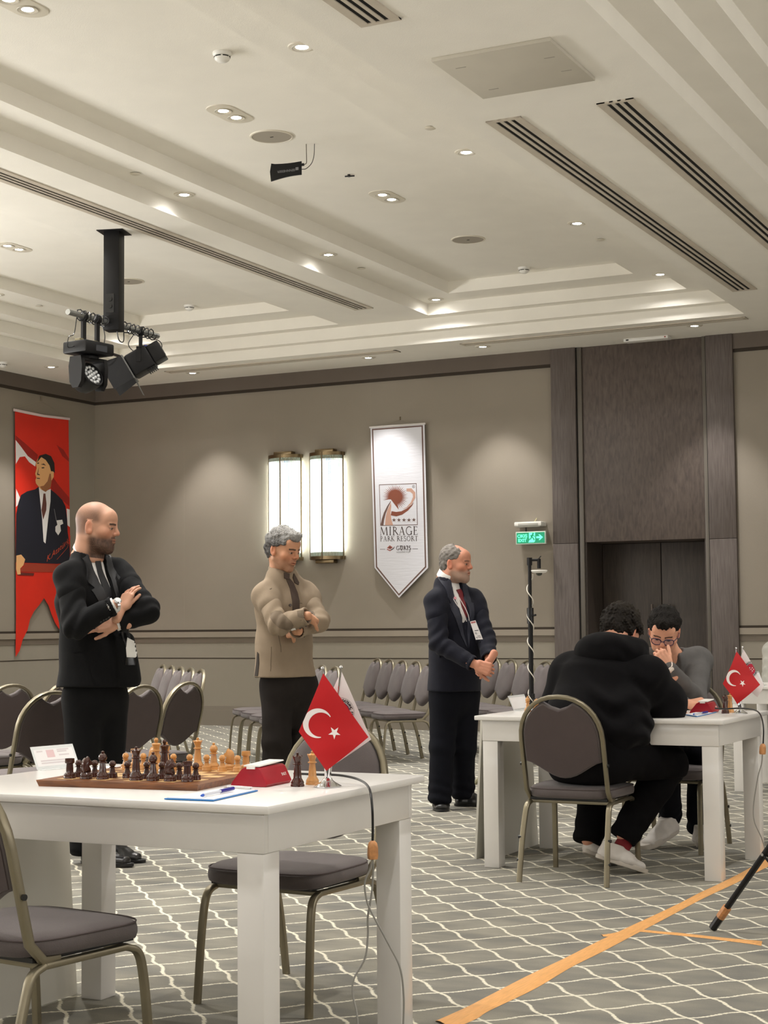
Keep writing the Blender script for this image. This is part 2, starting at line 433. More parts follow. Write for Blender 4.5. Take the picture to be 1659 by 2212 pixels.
# ------------------------------------------------ recessed lamps
LENS = emit('lamp_lens', (1.0, 0.97, 0.93, 1), 28)
TRIM = mat('lamp_trim', srgb(215, 208, 192), 0.5)
CUP = mat('lamp_cup', srgb(190, 184, 170), 0.35)
spot_data = bpy.data.lights.new('downlight', 'SPOT')
spot_data.energy = SPOT_W; spot_data.color = SPOT_COL; spot_data.spot_size = math.radians(72); spot_data.spot_blend = 0.55; spot_data.shadow_soft_size = 0.035
spot_wide = bpy.data.lights.new('downlight_spill', 'SPOT')
spot_wide.energy = SPOT_W*0.22; spot_wide.color = SPOT_COL; spot_wide.spot_size = math.radians(150); spot_wide.spot_blend = 0.9; spot_wide.shadow_soft_size = 0.035
spot_wall = spot_data.copy(); spot_wall.energy = WALL_SPOT_W
def lamp_light(parent, y):
    wall = parent.location.z < 4.3 and (parent.location.y > 16 or parent.location.x < -12)
    for ld in ((spot_wall,) if wall else (spot_data, spot_wide)):
        s = bpy.data.objects.new('lamp_light', ld); COL.objects.link(s); s.parent = parent; s.location = (0, y, -0.03)
def lamp_parts(t, ys_):
    for y in ys_:
        mb = MB(); mb.lathe([(0.0, -0.006), (0.036, -0.006), (0.040, -0.003)], 20, (0, y, 0)); mb.build('lens', LENS, t)
        mb = MB(); mb.lathe([(0.040, -0.003), (0.055, -0.012), (0.062, -0.012), (0.064, -0.009), (0.060, -0.004)], 24, (0, y, 0)); mb.build('lamp_cup', CUP, t)
        lamp_light(t, y)
def where(x, y, z):
    side = 'left' if x < -8.2 else 'right'
    return side
def lamp(kind, x, y, z, label):
    t = thing('ceiling_lamp', label, 'ceiling lamp', (x, y, z), 0, 'recessed ceiling lamps')
    if kind == 1:
        lamp_parts(t, [0.0]); mb = MB(); mb.lathe([(0.058, -0.002), (0.062, -0.010), (0.082, -0.006), (0.086, 0.0)], 28); mb.build('trim_ring', TRIM, t)
    else:
        lamp_parts(t, [-0.085, 0.085])
        mb = MB(); ol = [(0.105*math.cos(a), 0.115+0.105*math.sin(a)) for a in [PI*i/14 for i in range(15)]] + [(0.105*math.cos(a), -0.115+0.105*math.sin(a)) for a in [PI+PI*i/14 for i in range(15)]]
        mb.rings(ol, [(1.0, 0.0), (0.985, -0.005), (0.95, -0.006)], lambda u, v, w: (u, v, w)); mb.build('trim_plate', TRIM, t)
    return t
SL = ['over the second tier of the left tray, nearest the top edge', 'above the left pier of lights, by the bright glow on the step', 'near the middle of the left ceiling run', 'in the far corner of the near ceiling tray']
LBL = {(-7.18, 10.85): 'round recessed lamp on the ceiling step left of the black antenna', (-7.18, 13.27): 'round recessed lamp on the ceiling step left of the smoke detector and round speaker',
 (-7.18, 15.67): 'round recessed lamp in the far left corner of the near ceiling tray', (-4.70, 8.37): 'round recessed lamp between the smoke detector and the square access panel',
 (-4.71, 10.84): 'round recessed lamp beside the upper end of the long air slot', (-4.72, 13.25): 'round recessed lamp between the far round speaker and the long air slot',
 (-4.70, 15.61): 'round recessed lamp in the far right corner of the near ceiling tray', (-4.62, 16.53): 'round recessed lamp at the wall over the right timber pilaster',
 (-7.05, 16.62): 'round recessed lamp at the wall over the exit sign', (-8.50, 16.66): 'round recessed lamp at the wall over the pointed white banner',
 (-10.88, 16.62): 'round recessed lamp at the back wall right of the hanging stage lights', (-12.07, 15.41): 'round recessed lamp over the left wall behind the moving head light',
 (-11.08, 13.23): 'round recessed lamp at the left edge of the far ceiling tray',
 (-5.97, 7.3): 'twin recessed lamp in the top left corner of the ceiling', (-5.97, 9.595): 'twin recessed lamp beside the near round ceiling speaker', (-5.99, 12.11): 'twin recessed lamp between antenna and the far round speaker',
 (-9.9, 12.06): 'twin recessed lamp left of the black ceiling post'}
n = 0
for (x, y, z) in LAMPS_SINGLE: lamp(1, x, y, z, LBL.get((x, y), 'round recessed lamp in the ceiling outside the picture'))
for (x, y, z) in LAMPS_PAIR: lamp(2, x, y, z, LBL.get((x, y), 'twin recessed lamp in the ceiling outside the picture'))
for (x, y) in LAMPS_OFF: lamp(1, x, y, lev(x, y), 'round recessed lamp in the ceiling outside the picture')

# ------------------------------------------------ long slot diffusers
FR = mat('vent_frame', srgb(196, 186, 170), 0.5, var=0.06, vscale=6)
FRG = mat('vent_grey', srgb(122, 120, 106), 0.5)
def slot_vent(label, p0, p1, z, width, nslot, mt_bar, mt_slot, bw=None):
    p0 = Vector((p0[0], p0[1], 0)); p1 = Vector((p1[0], p1[1], 0)); L_ = (p1-p0).length; a = math.atan2((p1-p0).y, (p1-p0).x)
    t = thing('air_vent', label, 'air vent', (p0.x, p0.y, z), a, 'long slot air vents')
    mb = MB(); mb.box(0.02, L_-0.02, -width/2+0.02, width/2-0.02, -0.0025, 0.0); mb.build('slot', mt_slot, t, smooth=0)
    pitch_ = (width-0.08)/nslot; sw = pitch_*0.56
    edges = [-width/2]
    for k in range(nslot):
        c = -width/2+0.04+pitch_*(k+0.5); edges += [c-sw/2, c+sw/2]
    edges.append(width/2)
    for k in range(nslot+1):
        mb = MB(); mb.box(0, L_, edges[2*k], edges[2*k+1], -0.008, 0.0); mb.build('bar', mt_bar, t, smooth=0)
    for e in (0, L_-0.03):
        mb = MB(); mb.box(e, e+0.03, -width/2, width/2, -0.009, 0.0); mb.build('end_cap', mt_bar, t, smooth=0)
    return t
slot_vent('long black triple-slot air vent crossing above the ceiling post', (-7.81, 3.0), (-7.80, 15.2), Z2, 0.22, 3, FR, SLOT)
slot_vent('long black triple-slot air vent right of the recessed lamps, ending over the timber doorway', (-3.72, 9.13), (-3.70, 14.98), Z0, 0.23, 3, FR, SLOT)
slot_vent('long black triple-slot air vent furthest right, running out of the picture', (-3.0, 9.12), (-3.0, 15.0), Z0, 0.23, 3, FR, SLOT)
slot_vent('black triple-slot air vent cut by the top edge of the picture', (-3.66, 3.2), (-3.66, 7.35), Z0, 0.23, 3, FR, SLOT)
slot_vent('thin grey linear vent along the back wall over the timber doorway', (-7.2, 16.40), (-4.03, 16.36), Z0, 0.14, 1, FR, FRG)
slot_vent('thin grey linear vent along the back wall over the wall lamps', (-11.11, 16.42), (-8.0, 16.42), Z0, 0.14, 1, FR, FRG)
# access panel
t = thing('access_panel', 'large square grey access panel in the ceiling', 'ceiling panel', (-3.31, 8.31, Z0))
m_ = MB(); m_.bbox(-0.345, 0.345, -0.36, 0.36, -0.022, 0.0, 0.003); m_.build('panel', mat('panel_grey', srgb(196, 190, 176), 0.8, var=0.03, vscale=4), t)
for (x, y) in ((-0.24, -0.2), (-0.22, 0.22), (0.25, -0.12), (0.26, 0.12)):
    m_ = MB(); m_.box(x-0.03, x+0.03, y-0.004, y+0.004, -0.0235, -0.022); m_.build('latch', mat('latch_mark', srgb(160, 154, 142), 0.7), t, smooth=0)
# smoke detectors
def detector(label, x, y, z):
    t = thing('smoke_detector', label, 'smoke detector', (x, y, z), 0.5, 'smoke detectors')
    mb = MB(); mb.lathe([(0.060, 0), (0.060, -0.012), (0.055, -0.022), (0.048, -0.026)], 24); mb.build('base', PLASTIC_W, t)
    mb = MB(); mb.lathe([(0.048, -0.026), (0.050, -0.034), (0.046, -0.046), (0.030, -0.058), (0.016, -0.062), (0, -0.066)], 24); mb.build('head', PLASTIC_W, t)
    for k in range(6):
        a = k*PI/3; mb = MB(); mb.sweep([(0.050*math.cos(a+q*0.1), 0.050*math.sin(a+q*0.1), -0.030) for q in range(-4, 5)], rsec(0.004, 0.006, 0.001), caps=True); mb.build('vent_slit', SLOT, t)
detector('white smoke detector high up left of the access panel', -5.365, 8.534, Z4)
detector('white smoke detector over the exit sign in the near tray', -5.99, 15.21, Z4)
detector('white smoke detector right of the black ceiling post', -10.0, 15.21, Z4)
detector('white smoke detector over the left wall at the picture edge', -12.37, 14.89, Z0)
def grille(label, x, y, z, r):
    t = thing('ceiling_speaker', label, 'speaker', (x, y, z), 0, 'round ceiling speakers')
    mb = MB(); mb.lathe([(0, -0.004), (r*0.6, -0.0055), (r, -0.006)], 36); mb.build('grille', mat('speaker_mesh', srgb(165, 157, 143), 0.8, bump=0.6, bscale=500), t)
    mb = MB(); mb.lathe([(r, -0.004), (r+0.003, -0.009), (r+0.013, -0.007), (r+0.016, 0)], 36); mb.build('rim', TRIM, t)
    mb = MB(); mb.box(-0.012, 0.012, -0.004, 0.004, -0.0085, -0.006); mb.build('badge', SLOT, t, smooth=0)
grille('round ceiling speaker just above the black antenna', -5.98, 10.19, Z4, 0.145)
grille('round ceiling speaker above the exit sign side of the near tray', -6.0, 13.83, Z4, 0.145)
grille('round ceiling speaker behind the black ceiling post', -9.84, 13.83, Z4, 0.145)
def cap(label, x, y, z):
    t = thing('sprinkler_cap', label, 'sprinkler', (x, y, z), 0, 'flat sprinkler covers')
    mb = MB(); mb.lathe([(0.032, 0), (0.032, -0.004)], 20); mb.build('gap_ring', SLOT, t)
    mb = MB(); mb.lathe([(0, -0.010), (0.036, -0.010), (0.040, -0.008), (0.040, -0.004)], 20); mb.build('cover_plate', TRIM, t)
cap('flat sprinkler cover above the left recessed lamp', -7.17, 10.16, Z3)
cap('flat sprinkler cover below the access panel', -4.694, 10.18, Z3)
cap('flat sprinkler cover right of the far ceiling speaker', -4.74, 13.92, Z3)
cap('flat sprinkler cover right of the middle recessed lamp on the step', -7.18, 13.94, Z3)
cap('flat sprinkler cover at the left above the moving head light', -11.06, 13.91, Z3)
# small black sensor
t = thing('cable_stub', 'tiny black cable stub in the ceiling right of the antenna', 'cable', (-5.956, 11.36, Z4))
m_ = MB(); m_.tube([(-0.035, 0, -0.012), (0.0, 0.0, -0.014), (0.04, 0.02, -0.012)], 0.006, 8); m_.build('plug', BLACKP, t)
m_ = MB(); m_.tube([(0, 0, 0), (0, 0, -0.02)], 0.012, 8); m_.build('gland', BLACKP, t)
# recessed unit above the door
t = thing('ceiling_unit', 'flat white rectangular unit in the ceiling over the timber doorway', 'ceiling unit', (-5.275, 17.0, Z0))
m_ = MB(); m_.bbox(-0.25, 0.25, -0.07, 0.07, -0.035, 0, 0.008); m_.build('housing', PLASTIC_W, t)
m_ = MB(); m_.box(-0.22, -0.19, -0.073, -0.069, -0.026, -0.012); m_.build('sensor_eye', SLOT, t, smooth=0)
m_ = MB(); m_.box(0.21, 0.225, -0.073, -0.069, -0.024, -0.012); m_.build('indicator', mat('red_plastic', srgb(150, 40, 30), 0.4), t, smooth=0)

# ------------------------------------------------ black panel antenna
t = thing('panel_antenna', 'black paddle antenna hanging from the ceiling beside a round speaker', 'antenna', (-5.99, 10.42, 4.6))
ax = Vector((0.205, 0.09, 0.0)).normalized()
def AN(u, v, w): return tuple(ax*u + Vector((0, 0, 1))*(v+0.1*u) + Vector((-ax.y, ax.x, 0))*w)
out = [(-0.115, -0.072)] + [(-0.115+0.23*k/8, -0.072+0.024*math.sin(PI/2*min(1, k/8*1.2))) for k in range(1, 9)] + [(0.115, 0.052)] + [(0.115-0.23*k/8, 0.052-0.006*math.sin(PI*k/8)+0.006*k/8) for k in range(1, 8)] + [(-0.112, 0.062), (-0.122, 0.0)]
m_ = MB(); m_.prism(out, -0.008, 0.008, AN); m_.build('paddle', BLACK, t)
m_ = MB(); put_text(m_, 'SENNHEISER', 0.024, lambda x, y, z: AN(-x-0.0, -y+0.0, -0.0085-z*0.2), 0.001, bold=0.0004); m_.build('lettering', mat('print_grey', srgb(120, 120, 122), 0.6), t, smooth=0)
m_ = MB(); m_.prism([(0.07, -0.012), (0.092, -0.012), (0.092, 0.010), (0.07, 0.010)], -0.0092, -0.008, AN); m_.build('logo_box', MATS['print_grey'], t, smooth=0)
m_ = MB(); m_.tube([AN(0.11, 0.025, -0.006), AN(0.135, 0.025, -0.006)], 0.011, 8); m_.build('clamp', BLACKP, t)
m_ = MB(); m_.tube(bez([AN(0.13, 0.025, 0), AN(0.15, 0.035, 0), AN(0.152, 0.07, 0), AN(0.15, 0.18, 0)]), 0.0035, 6); m_.build('rod', mat('dull_metal', srgb(120, 115, 105), 0.4, metal=0.7), t)
m_ = MB(); m_.tube(bez([AN(0.115, -0.008, 0), AN(0.15, -0.006, 0), AN(0.19, 0.03, 0), AN(0.208, 0.09, 0), AN(0.212, 0.175, 0)]), 0.0028, 6); m_.build('cable', BLACKP, t)

# ------------------------------------------------ ceiling post with pipe and two stage lights
t = thing('ceiling_post', 'square black post hanging from the ceiling, carrying the lighting pipe', 'ceiling post', (-8.12, 11.2, Z2), 0.28)
m_ = MB(); m_.bbox(-0.068, 0.068, -0.068, 0.068, -0.845, -0.004, 0.003); post = m_.build('post', BLACK, t)
m_ = MB(); m_.box(-0.115, 0.115, -0.115, 0.115, -0.006, 0.0); m_.build('mounting_plate', BLACK, t, smooth=0)
m_ = MB(); m_.box(-0.045, 0.028, -0.074, -0.066, -0.70, -0.54); sk = m_.build('socket_plate', BLACKP, t, smooth=0)
for z in (-0.585, -0.645):
    m_ = MB(); m_.lathe([(0.016, 0), (0.020, 0.006), (0.020, 0.01)], 14, (-0.008, -0.072, z), M=Matrix.Rotation(PI/2, 4, 'X')); m_.build('socket', mat('socket_black', srgb(8, 8, 9), 0.3), sk)
PX, PZ = -8.14, 3.765
t = thing('lighting_pipe', 'galvanised pipe through the foot of the ceiling post', 'pipe', (PX, 11.24, PZ))
m_ = MB(); m_.tube([(0, -0.64, 0), (0, 0.64, 0)], 0.024, 14); m_.build('pipe', mat('galvanised', srgb(170, 172, 170), 0.35, metal=0.85, var=0.15, vscale=20), t)
m_ = MB()
for (y0, y1, turns) in ((-0.50, -0.08, 7), (0.12, 0.58, 7)):
    pts = []
    for k in range(turns*10+1):
        a = 2*PI*k/10; y = y0+(y1-y0)*k/(turns*10)+0.01*math.sin(k*1.7); rr = 0.033+0.012*abs(math.sin(k*0.63)); pts.append((rr*math.cos(a), y, rr*math.sin(a)))
    m_.tube(pts, 0.0055, 6)
m_.tube(bez([(0.03, -0.02, -0.02), (0.03, 0.02, -0.13), (0.02, 0.10, -0.13), (0.0, 0.13, -0.02)]), 0.005, 6)
m_.build('wrapped_cable', BLACKP, t)
# moving head
t = thing('moving_head_light', 'black moving head stage light with a round multi-lens face, left of the post', 'stage light', (PX, 10.88, PZ), -0.12)
for y in (-0.06, 0.10):
    m_ = MB(); m_.box(-0.012, 0.012, y-0.02, y+0.02, -0.20, 0.03); m_.tube([(0.0, y-0.02, 0), (0.0, y+0.02, 0)], 0.037, 14); m_.build('clamp', BLACK, t)
m_ = MB(); m_.bbox(-0.13, 0.13, -0.17, 0.17, -0.315, -0.215, 0.015); base = m_.build('base_box', BLACK, t)
m_ = MB(); m_.box(0.1305, 0.1315, -0.05, 0.08, -0.295, -0.245); m_.build('display', mat('display_grey', srgb(58, 60, 66), 0.2), base, smooth=0)
for y in (-0.11, 0.06, 0.13):
    m_ = MB(); m_.bbox(-0.03, 0.03, y-0.022, y+0.022, -0.214, -0.190, 0.004); m_.build('lock_block', mat('olive_plastic', srgb(120, 112, 82), 0.5), base)
m_ = MB(); m_.lathe([(0.07, -0.316), (0.085, -0.33), (0.085, -0.35)], 20)
for s in (-1, 1):
    m_.prism([(-0.06, -0.34), (0.06, -0.34), (0.075, -0.42), (0.065, -0.55), (0.03, -0.60), (-0.03, -0.60), (-0.065, -0.55), (-0.075, -0.42)], s*0.115, s*0.155, lambda u, v, w: (u, w, v))
m_.box(-0.06, 0.06, -0.15, 0.15, -0.37, -0.34)
m_.build('yoke', BLACK, t)
HM = Matrix.Translation((0.0, 0.0, -0.50)) @ Matrix.Rotation(math.radians(64), 4, 'Y')
m_ = MB(); m_.lathe([(0.0, -0.13), (0.07, -0.125), (0.10, -0.09), (0.112, -0.02), (0.112, 0.05), (0.105, 0.058), (0.098, 0.058), (0.096, 0.045)], 30, M=HM); hd = m_.build('lamp_head', BLACK, t)
m_ = MB(); m_.lathe([(0.0, 0.046), (0.097, 0.045)], 30, M=HM); m_.build('face', BLACKP, hd)
LEN = mat('clear_lens', srgb(215, 218, 220), 0.12, metal=0.5)
for (r_, n_) in ((0.0, 1), (0.036, 6), (0.072, 12)):
    for k in range(n_):
        a = 2*PI*k/n_; c = HM @ Vector((r_*math.cos(a), r_*math.sin(a), 0))
        m_ = MB(); m_.lathe([(0.0165, 0.046), (0.013, 0.053), (0.006, 0.057), (0, 0.058)], 10, M=HM @ Matrix.Translation((r_*math.cos(a), r_*math.sin(a), 0))); m_.build('lens', LEN, hd)
for k in range(9):
    a = math.radians(150+k*16); m_ = MB(); m_.sweep([tuple(HM @ Vector((0.1125*math.cos(a), 0.1125*math.sin(a), z))) for z in (-0.05, 0.0)], rsec(0.008, 0.005, 0.001)); m_.build('cooling_slot', SLOT, hd)
m_ = MB(); m_.tube(bez([(0.0, -0.16, -0.26), (0.0, -0.24, -0.28), (0.02, -0.25, -0.20), (0.0, -0.17, -0.16), (0.0, -0.14, -0.02)]), 0.004, 6)
m_.tube(bez([(0.02, 0.16, -0.22), (0.02, 0.17, -0.12), (0.0, 0.14, 0.0)]), 0.004, 6); m_.build('cable', BLACKP, t)
# par with barn doors
t = thing('barn_door_light', 'black stage light with open barn door flaps, right of the post', 'stage light', (PX, 11.62, PZ), -1.1)
m_ = MB(); m_.tube([(0, -0.02, 0), (0, 0.02, 0)], 0.036, 14); m_.box(-0.01, 0.01, -0.015, 0.015, -0.16, 0.0); m_.build('clamp', BLACK, t)
BMx = Matrix.Translation((0, -0.0, -0.27)) @ Matrix.Rotation(math.radians(30), 4, 'X')
def BB(x0, x1, y0, y1, z0, z1, nm, mt, pr, b=0.004):
    mb = MB(); mb.bbox(x0, x1, y0, y1, z0, z1, b); mb.v = [tuple(BMx @ Vector(v)) for v in mb.v]; return mb.build(nm, mt, pr)
m_ = MB()
for s in (-1, 1): m_.box(s*0.125-0.004, s*0.125+0.004, -0.02, 0.02, -0.28, -0.15)
m_.box(-0.129, 0.129, -0.02, 0.02, -0.165, -0.155); m_.build('yoke', BLACK, t, smooth=0)
BB(-0.115, 0.115, -0.10, 0.11, -0.10, 0.10, 'lamp_body', BLACK, t, 0.02)
BB(-0.10, 0.10, 0.11, 0.22, -0.08, 0.08, 'rear_housing', BLACK, t, 0.008)
BB(-0.05, 0.03, 0.221, 0.223, -0.04, 0.04, 'rear_plate', mat('steel_plate', srgb(150, 150, 148), 0.4, metal=0.4), t, 0.0005)
for k in range(5): BB(-0.10, 0.10, 0.02+k*0.018, 0.03+k*0.018, -0.115, -0.10, 'fin', BLACK, t, 0.001)
BB(-0.125, 0.125, -0.112, -0.10, -0.115, 0.115, 'front_frame', mat('steel_edge', srgb(110, 110, 108), 0.4, metal=0.5), t, 0.002)
def flap(p, nm='barn_door_flap', mt=None):
    mb = MB(); q = [BMx @ Vector(v) for v in p]; nn = (q[1]-q[0]).cross(q[2]-q[0]).normalized()*0.0015
    mb.add([v+nn for v in q]+[v-nn for v in q], [(0, 1, 2, 3), (7, 6, 5, 4), (0, 4, 5, 1), (1, 5, 6, 2), (2, 6, 7, 3), (3, 7, 4, 0)]); return mb.build(nm, mt or BLACK, t, smooth=0)
flap([(-0.12, -0.112, 0.11), (-0.12, -0.112, -0.11), (-0.16, -0.31, -0.13), (-0.16, -0.31, 0.13)])
flap([(0.12, -0.112, 0.11), (0.12, -0.112, -0.11), (0.20, -0.30, -0.13), (0.20, -0.30, 0.13)])
flap([(-0.11, -0.112, 0.115), (0.11, -0.112, 0.115), (0.09, -0.22, 0.24), (-0.09, -0.22, 0.24)])
flap([(-0.08, -0.112, -0.115), (0.08, -0.112, -0.115), (0.06, -0.12, -0.26), (-0.06, -0.12, -0.26)], mt=mat('flap_grey', srgb(70, 70, 68), 0.5))
m_ = MB(); m_.tube(bez([(0, -0.05, -0.01), (0.04, -0.10, -0.12), (0.06, -0.02, -0.2), (0.05, 0.10, -0.2)]), 0.004, 6)
m_.tube(bez([(0, 0.0, -0.02), (-0.05, 0.16, -0.08), (0.0, 0.17, -0.17), (0.02, 0.08, -0.2)]), 0.004, 6); m_.build('cable', BLACKP, t)
m_ = MB(); m_.box(-0.01, 0.02, 0.03, 0.06, -0.18, -0.12); m_.build('blue_plug', mat('blue_plastic', srgb(60, 70, 150), 0.4), t, smooth=0)

# ================================================================== banquet chairs
def lean(u, v, w=0):
    """point on the leaning back plane: u across, v up along the plane, w towards the sitter"""
    a = math.radians(14.5)
    return (u, -0.195 - v*math.sin(a) + w*math.cos(a), 0.445 + v*math.cos(a) + w*math.sin(a))
VT = 0.435          # height of the arch along the plane
def arch(hw, top, v0, n=16, e=2.15):
    """outline from lower left over the arch to lower right"""
    cv = top-hw*1.05; out = [(-hw, v0)]
    for i in range(n+1):
        a = PI-PI*i/n; out.append((hw*math.copysign(abs(math.cos(a))**(2/e), math.cos(a)), cv+hw*1.05*abs(math.sin(a))**(2/e)))
    out.append((hw, v0)); return out
def make_chair(label):
    t = thing('banquet_chair', label, 'chair', (0, 0, 0), 0, 'grey banquet chairs')
    SEC = rsec(0.017, 0.026, 0.005)
    for s in (-1, 1):
        x = s*0.205
        m_ = MB(); m_.sweep(bez([(x*1.04, 0.235, 0.0), (x*1.02, 0.222, 0.18), (x, 0.208, 0.302), (x*0.985, 0.190, 0.349), (x*0.97, 0.150, 0.366)], 5), SEC, upv=(1, 0, 0)); m_.build('leg', BRASS, t)
        m_ = MB(); m_.sweep(bez([(x*1.04, -0.275, 0.0), (x*1.02, -0.240, 0.18), (x, -0.205, 0.302), (x*0.985, -0.182, 0.349), (x*0.97, -0.140, 0.366)], 5), SEC, upv=(1, 0, 0)); lg = m_.build('leg', BRASS, t)
        for z, y in ((0.10, -0.257), (0.205, -0.236)):
            m_ = MB(); m_.tube([(x*1.04, y, z), (x*1.04+s*0.014, y, z)], 0.008, 10); m_.build('stacking_stud', BLACKP, lg)
        m_ = MB(); m_.sweep([(x*0.97, 0.150, 0.366), (x*0.97, -0.140, 0.366)], SEC, upv=(1, 0, 0)); m_.build('side_rail', BRASS, t)
    m_ = MB(); m_.sweep([(-0.199, 0.150, 0.366), (0.199, 0.150, 0.366)], rsec(0.022, 0.016, 0.004)); m_.build('front_rail', BRASS, t)
    m_ = MB(); m_.sweep([(-0.199, -0.140, 0.366), (0.199, -0.140, 0.366)], rsec(0.022, 0.016, 0.004)); m_.build('rear_rail', BRASS, t)
    m_ = MB(); m_.box(-0.19, 0.19, -0.17, 0.19, 0.376, 0.388); m_.build('seat_board', BLACKP, t, smooth=0)
    # seat cushion
    ol = []
    for i in range(40):
        a = 2*PI*i/40; e = 2/4.5
        u = math.copysign(abs(math.cos(a))**e, math.cos(a)); v = math.copysign(abs(math.sin(a))**e, math.sin(a))
        ol.append((u*(0.222+0.012*v), v*0.215+0.012))
    m_ = MB(); m_.rings(ol, [(0.93, 0.386), (0.985, 0.391), (1.0, 0.404), (1.0, 0.416), (0.985, 0.429), (0.94, 0.437), (0.8, 0.443), (0.4, 0.447)], lambda u, v, w: (u, v, w - 0.006*max(0, v-0.1)/0.1)); seat = m_.build('seat', FABRIC, t, smooth=60)
    m_ = MB(); m_.tube([(u*0.985, v*0.985, 0.4285) for u, v in ol], 0.0026, 6, closed=True); m_.build('piping', FABRICB, seat)
    # back frame
    pts = [(-0.192, -0.085, 0.374), (-0.196, -0.140, 0.378)] + [lean(u, v) for u, v in arch(0.200, VT, -0.02)[0:]] + [(0.196, -0.140, 0.378), (0.192, -0.085, 0.374)]
    m_ = MB(); m_.sweep(pts, rsec(0.026, 0.020, 0.006), upv=(1, 0, 0)); bf = m_.build('back_frame', BRASS, t)
    for s in (-1, 1):
        m_ = MB(); p = Vector(lean(s*0.212, 0.105)); m_.tube([p, p+Vector((s*0.006, 0, 0))], 0.008, 10); m_.build('bolt', BLACKP, bf)
    # back panel
    A = arch(0.187, VT-0.014, 0.10)
    top = []
    for u, v in A[1:-1]:
        if abs(u) < 0.062: v = min(v, VT-0.062+0.030*(abs(u)/0.062)**2)
        top.append((u, v))
    top = [(-0.187, 0.122)] + top + [(0.187, 0.122)]
    bot = [(0.187-0.374*k/14, 0.122-0.082*math.sin(PI*k/14)**1.5-0.0) for k in range(1, 14)]
    ol = top+bot
    m_ = MB(); m_.rings(ol, [(0.97, -0.010), (1.0, -0.004), (1.0, 0.010), (0.985, 0.022), (0.93, 0.033), (0.75, 0.042), (0.4, 0.046)], lean); bk = m_.build('backrest', FABRIC, t, smooth=60)
    m_ = MB(); m_.rings(ol, [(0.955, -0.0100), (0.95, -0.0135), (0.5, -0.0150)], lean); m_.build('back_cover', FABRICB, bk, smooth=60)
    return t
def fdeg(d): return math.radians(d-90)      # chair faces +y; heading in degrees from +x
CH = make_chair('nearest grey banquet chair with champagne frame, cut by the left edge')
CH.location = (-2.784, 3.478, 0); CH.rotation_euler[2] = fdeg(82)
FIRST = CH
def chair(x, y, d, label, group=None): return dup(FIRST, (x, y, 0), fdeg(d), label, group)
chair(-2.70, 4.72, 266, 'grey banquet chair behind the front chess table, its back behind the red flag')
chair(-2.705, 7.50, 91, 'grey banquet chair carrying the heavy player in the black hoodie')
chair(-2.585, 8.66, 268, 'grey banquet chair of the player in glasses, mostly hidden by the table leg')
G = 'empty chairs at the left'
chair(-6.68, 7.86, 168, 'grey banquet chair cut by the left edge, behind the white placard', G)
chair(-6.65, 8.36, 170, 'grey banquet chair half hidden behind the bald man, in the further row', G)
chair(-5.74, 7.07, 165, 'grey banquet chair directly left of the bald man, nearer row', G)
chair(-5.80, 7.92, 172, 'grey banquet chair just right of the bald man', G)
chair(-5.84, 8.42, 178, 'grey banquet chair second to the right of the bald man', G)
ORD = ['the very', 'second', 'third', 'fourth', 'fifth', 'sixth']
def row(c0, st, n, deg, what, grp):
    for k in range(n): chair(c0[0]+st[0]*k, c0[1]+st[1]*k, deg, 'grey chair, %s nearest in the row %s' % (ORD[n-1-k], what), grp)
row((-8.60, 12.12), (0.315, -0.33), 5, 225, 'between the bald man and the beige jacket', 'sideways row of chairs by the beige jacket')
row((-8.00, 13.35), (0.35, -0.42), 5, 225, 'behind the man in the beige jacket', 'row of chairs behind the beige jacket')
row((-7.72, 14.66), (0.323, -0.373), 5, 225, 'left of the man in the navy suit', 'row of chairs left of the navy suit')
row((-6.50, 14.82), (0.323, -0.373), 5, 225, 'right of the man in the navy suit', 'row of chairs right of the navy suit')

# ================================================================== white tables
def table(x0, x1, y0, y1, label, H=0.75):
    t = thing('chess_table', label, 'table', ((x0+x1)/2, (y0+y1)/2, 0)); a = (x1-x0)/2; b = (y1-y0)/2
    m_ = MB(); m_.bbox(-a, a, -b, b, H-0.022, H, 0.004); m_.build('tabletop', WHITE, t)
    i = 0.03
    for (xa, xb, ya, yb) in ((-a+i, a-i, -b+i, -b+i+0.022), (-a+i, a-i, b-i-0.022, b-i), (-a+i, -a+i+0.022, -b+i+0.022, b-i-0.022), (a-i-0.022, a-i, -b+i+0.022, b-i-0.022)):
        m_ = MB(); m_.bbox(xa, xb, ya, yb, H-0.125, H-0.022, 0.002); m_.build('apron', WHITE, t)
    for sx in (-1, 1):
        for sy in (-1, 1):
            cx = sx*(a-i-0.042); cy = sy*(b-i-0.042); m_ = MB(); m_.bbox(cx-0.040, cx+0.040, cy-0.040, cy+0.040, 0, H-0.1255, 0.003); m_.build('leg', WHITE, t)
    return t
table(-3.35, -2.125, 3.59, 4.52, 'white wooden chess table in front with the flags, clock and chessboard on it')
table(-3.28, -2.02, 7.56, 8.46, 'white wooden chess table where the two players sit')
table(-3.08, -1.85, 11.65, 12.5, 'white wooden table furthest back, behind the small flags at the right edge')
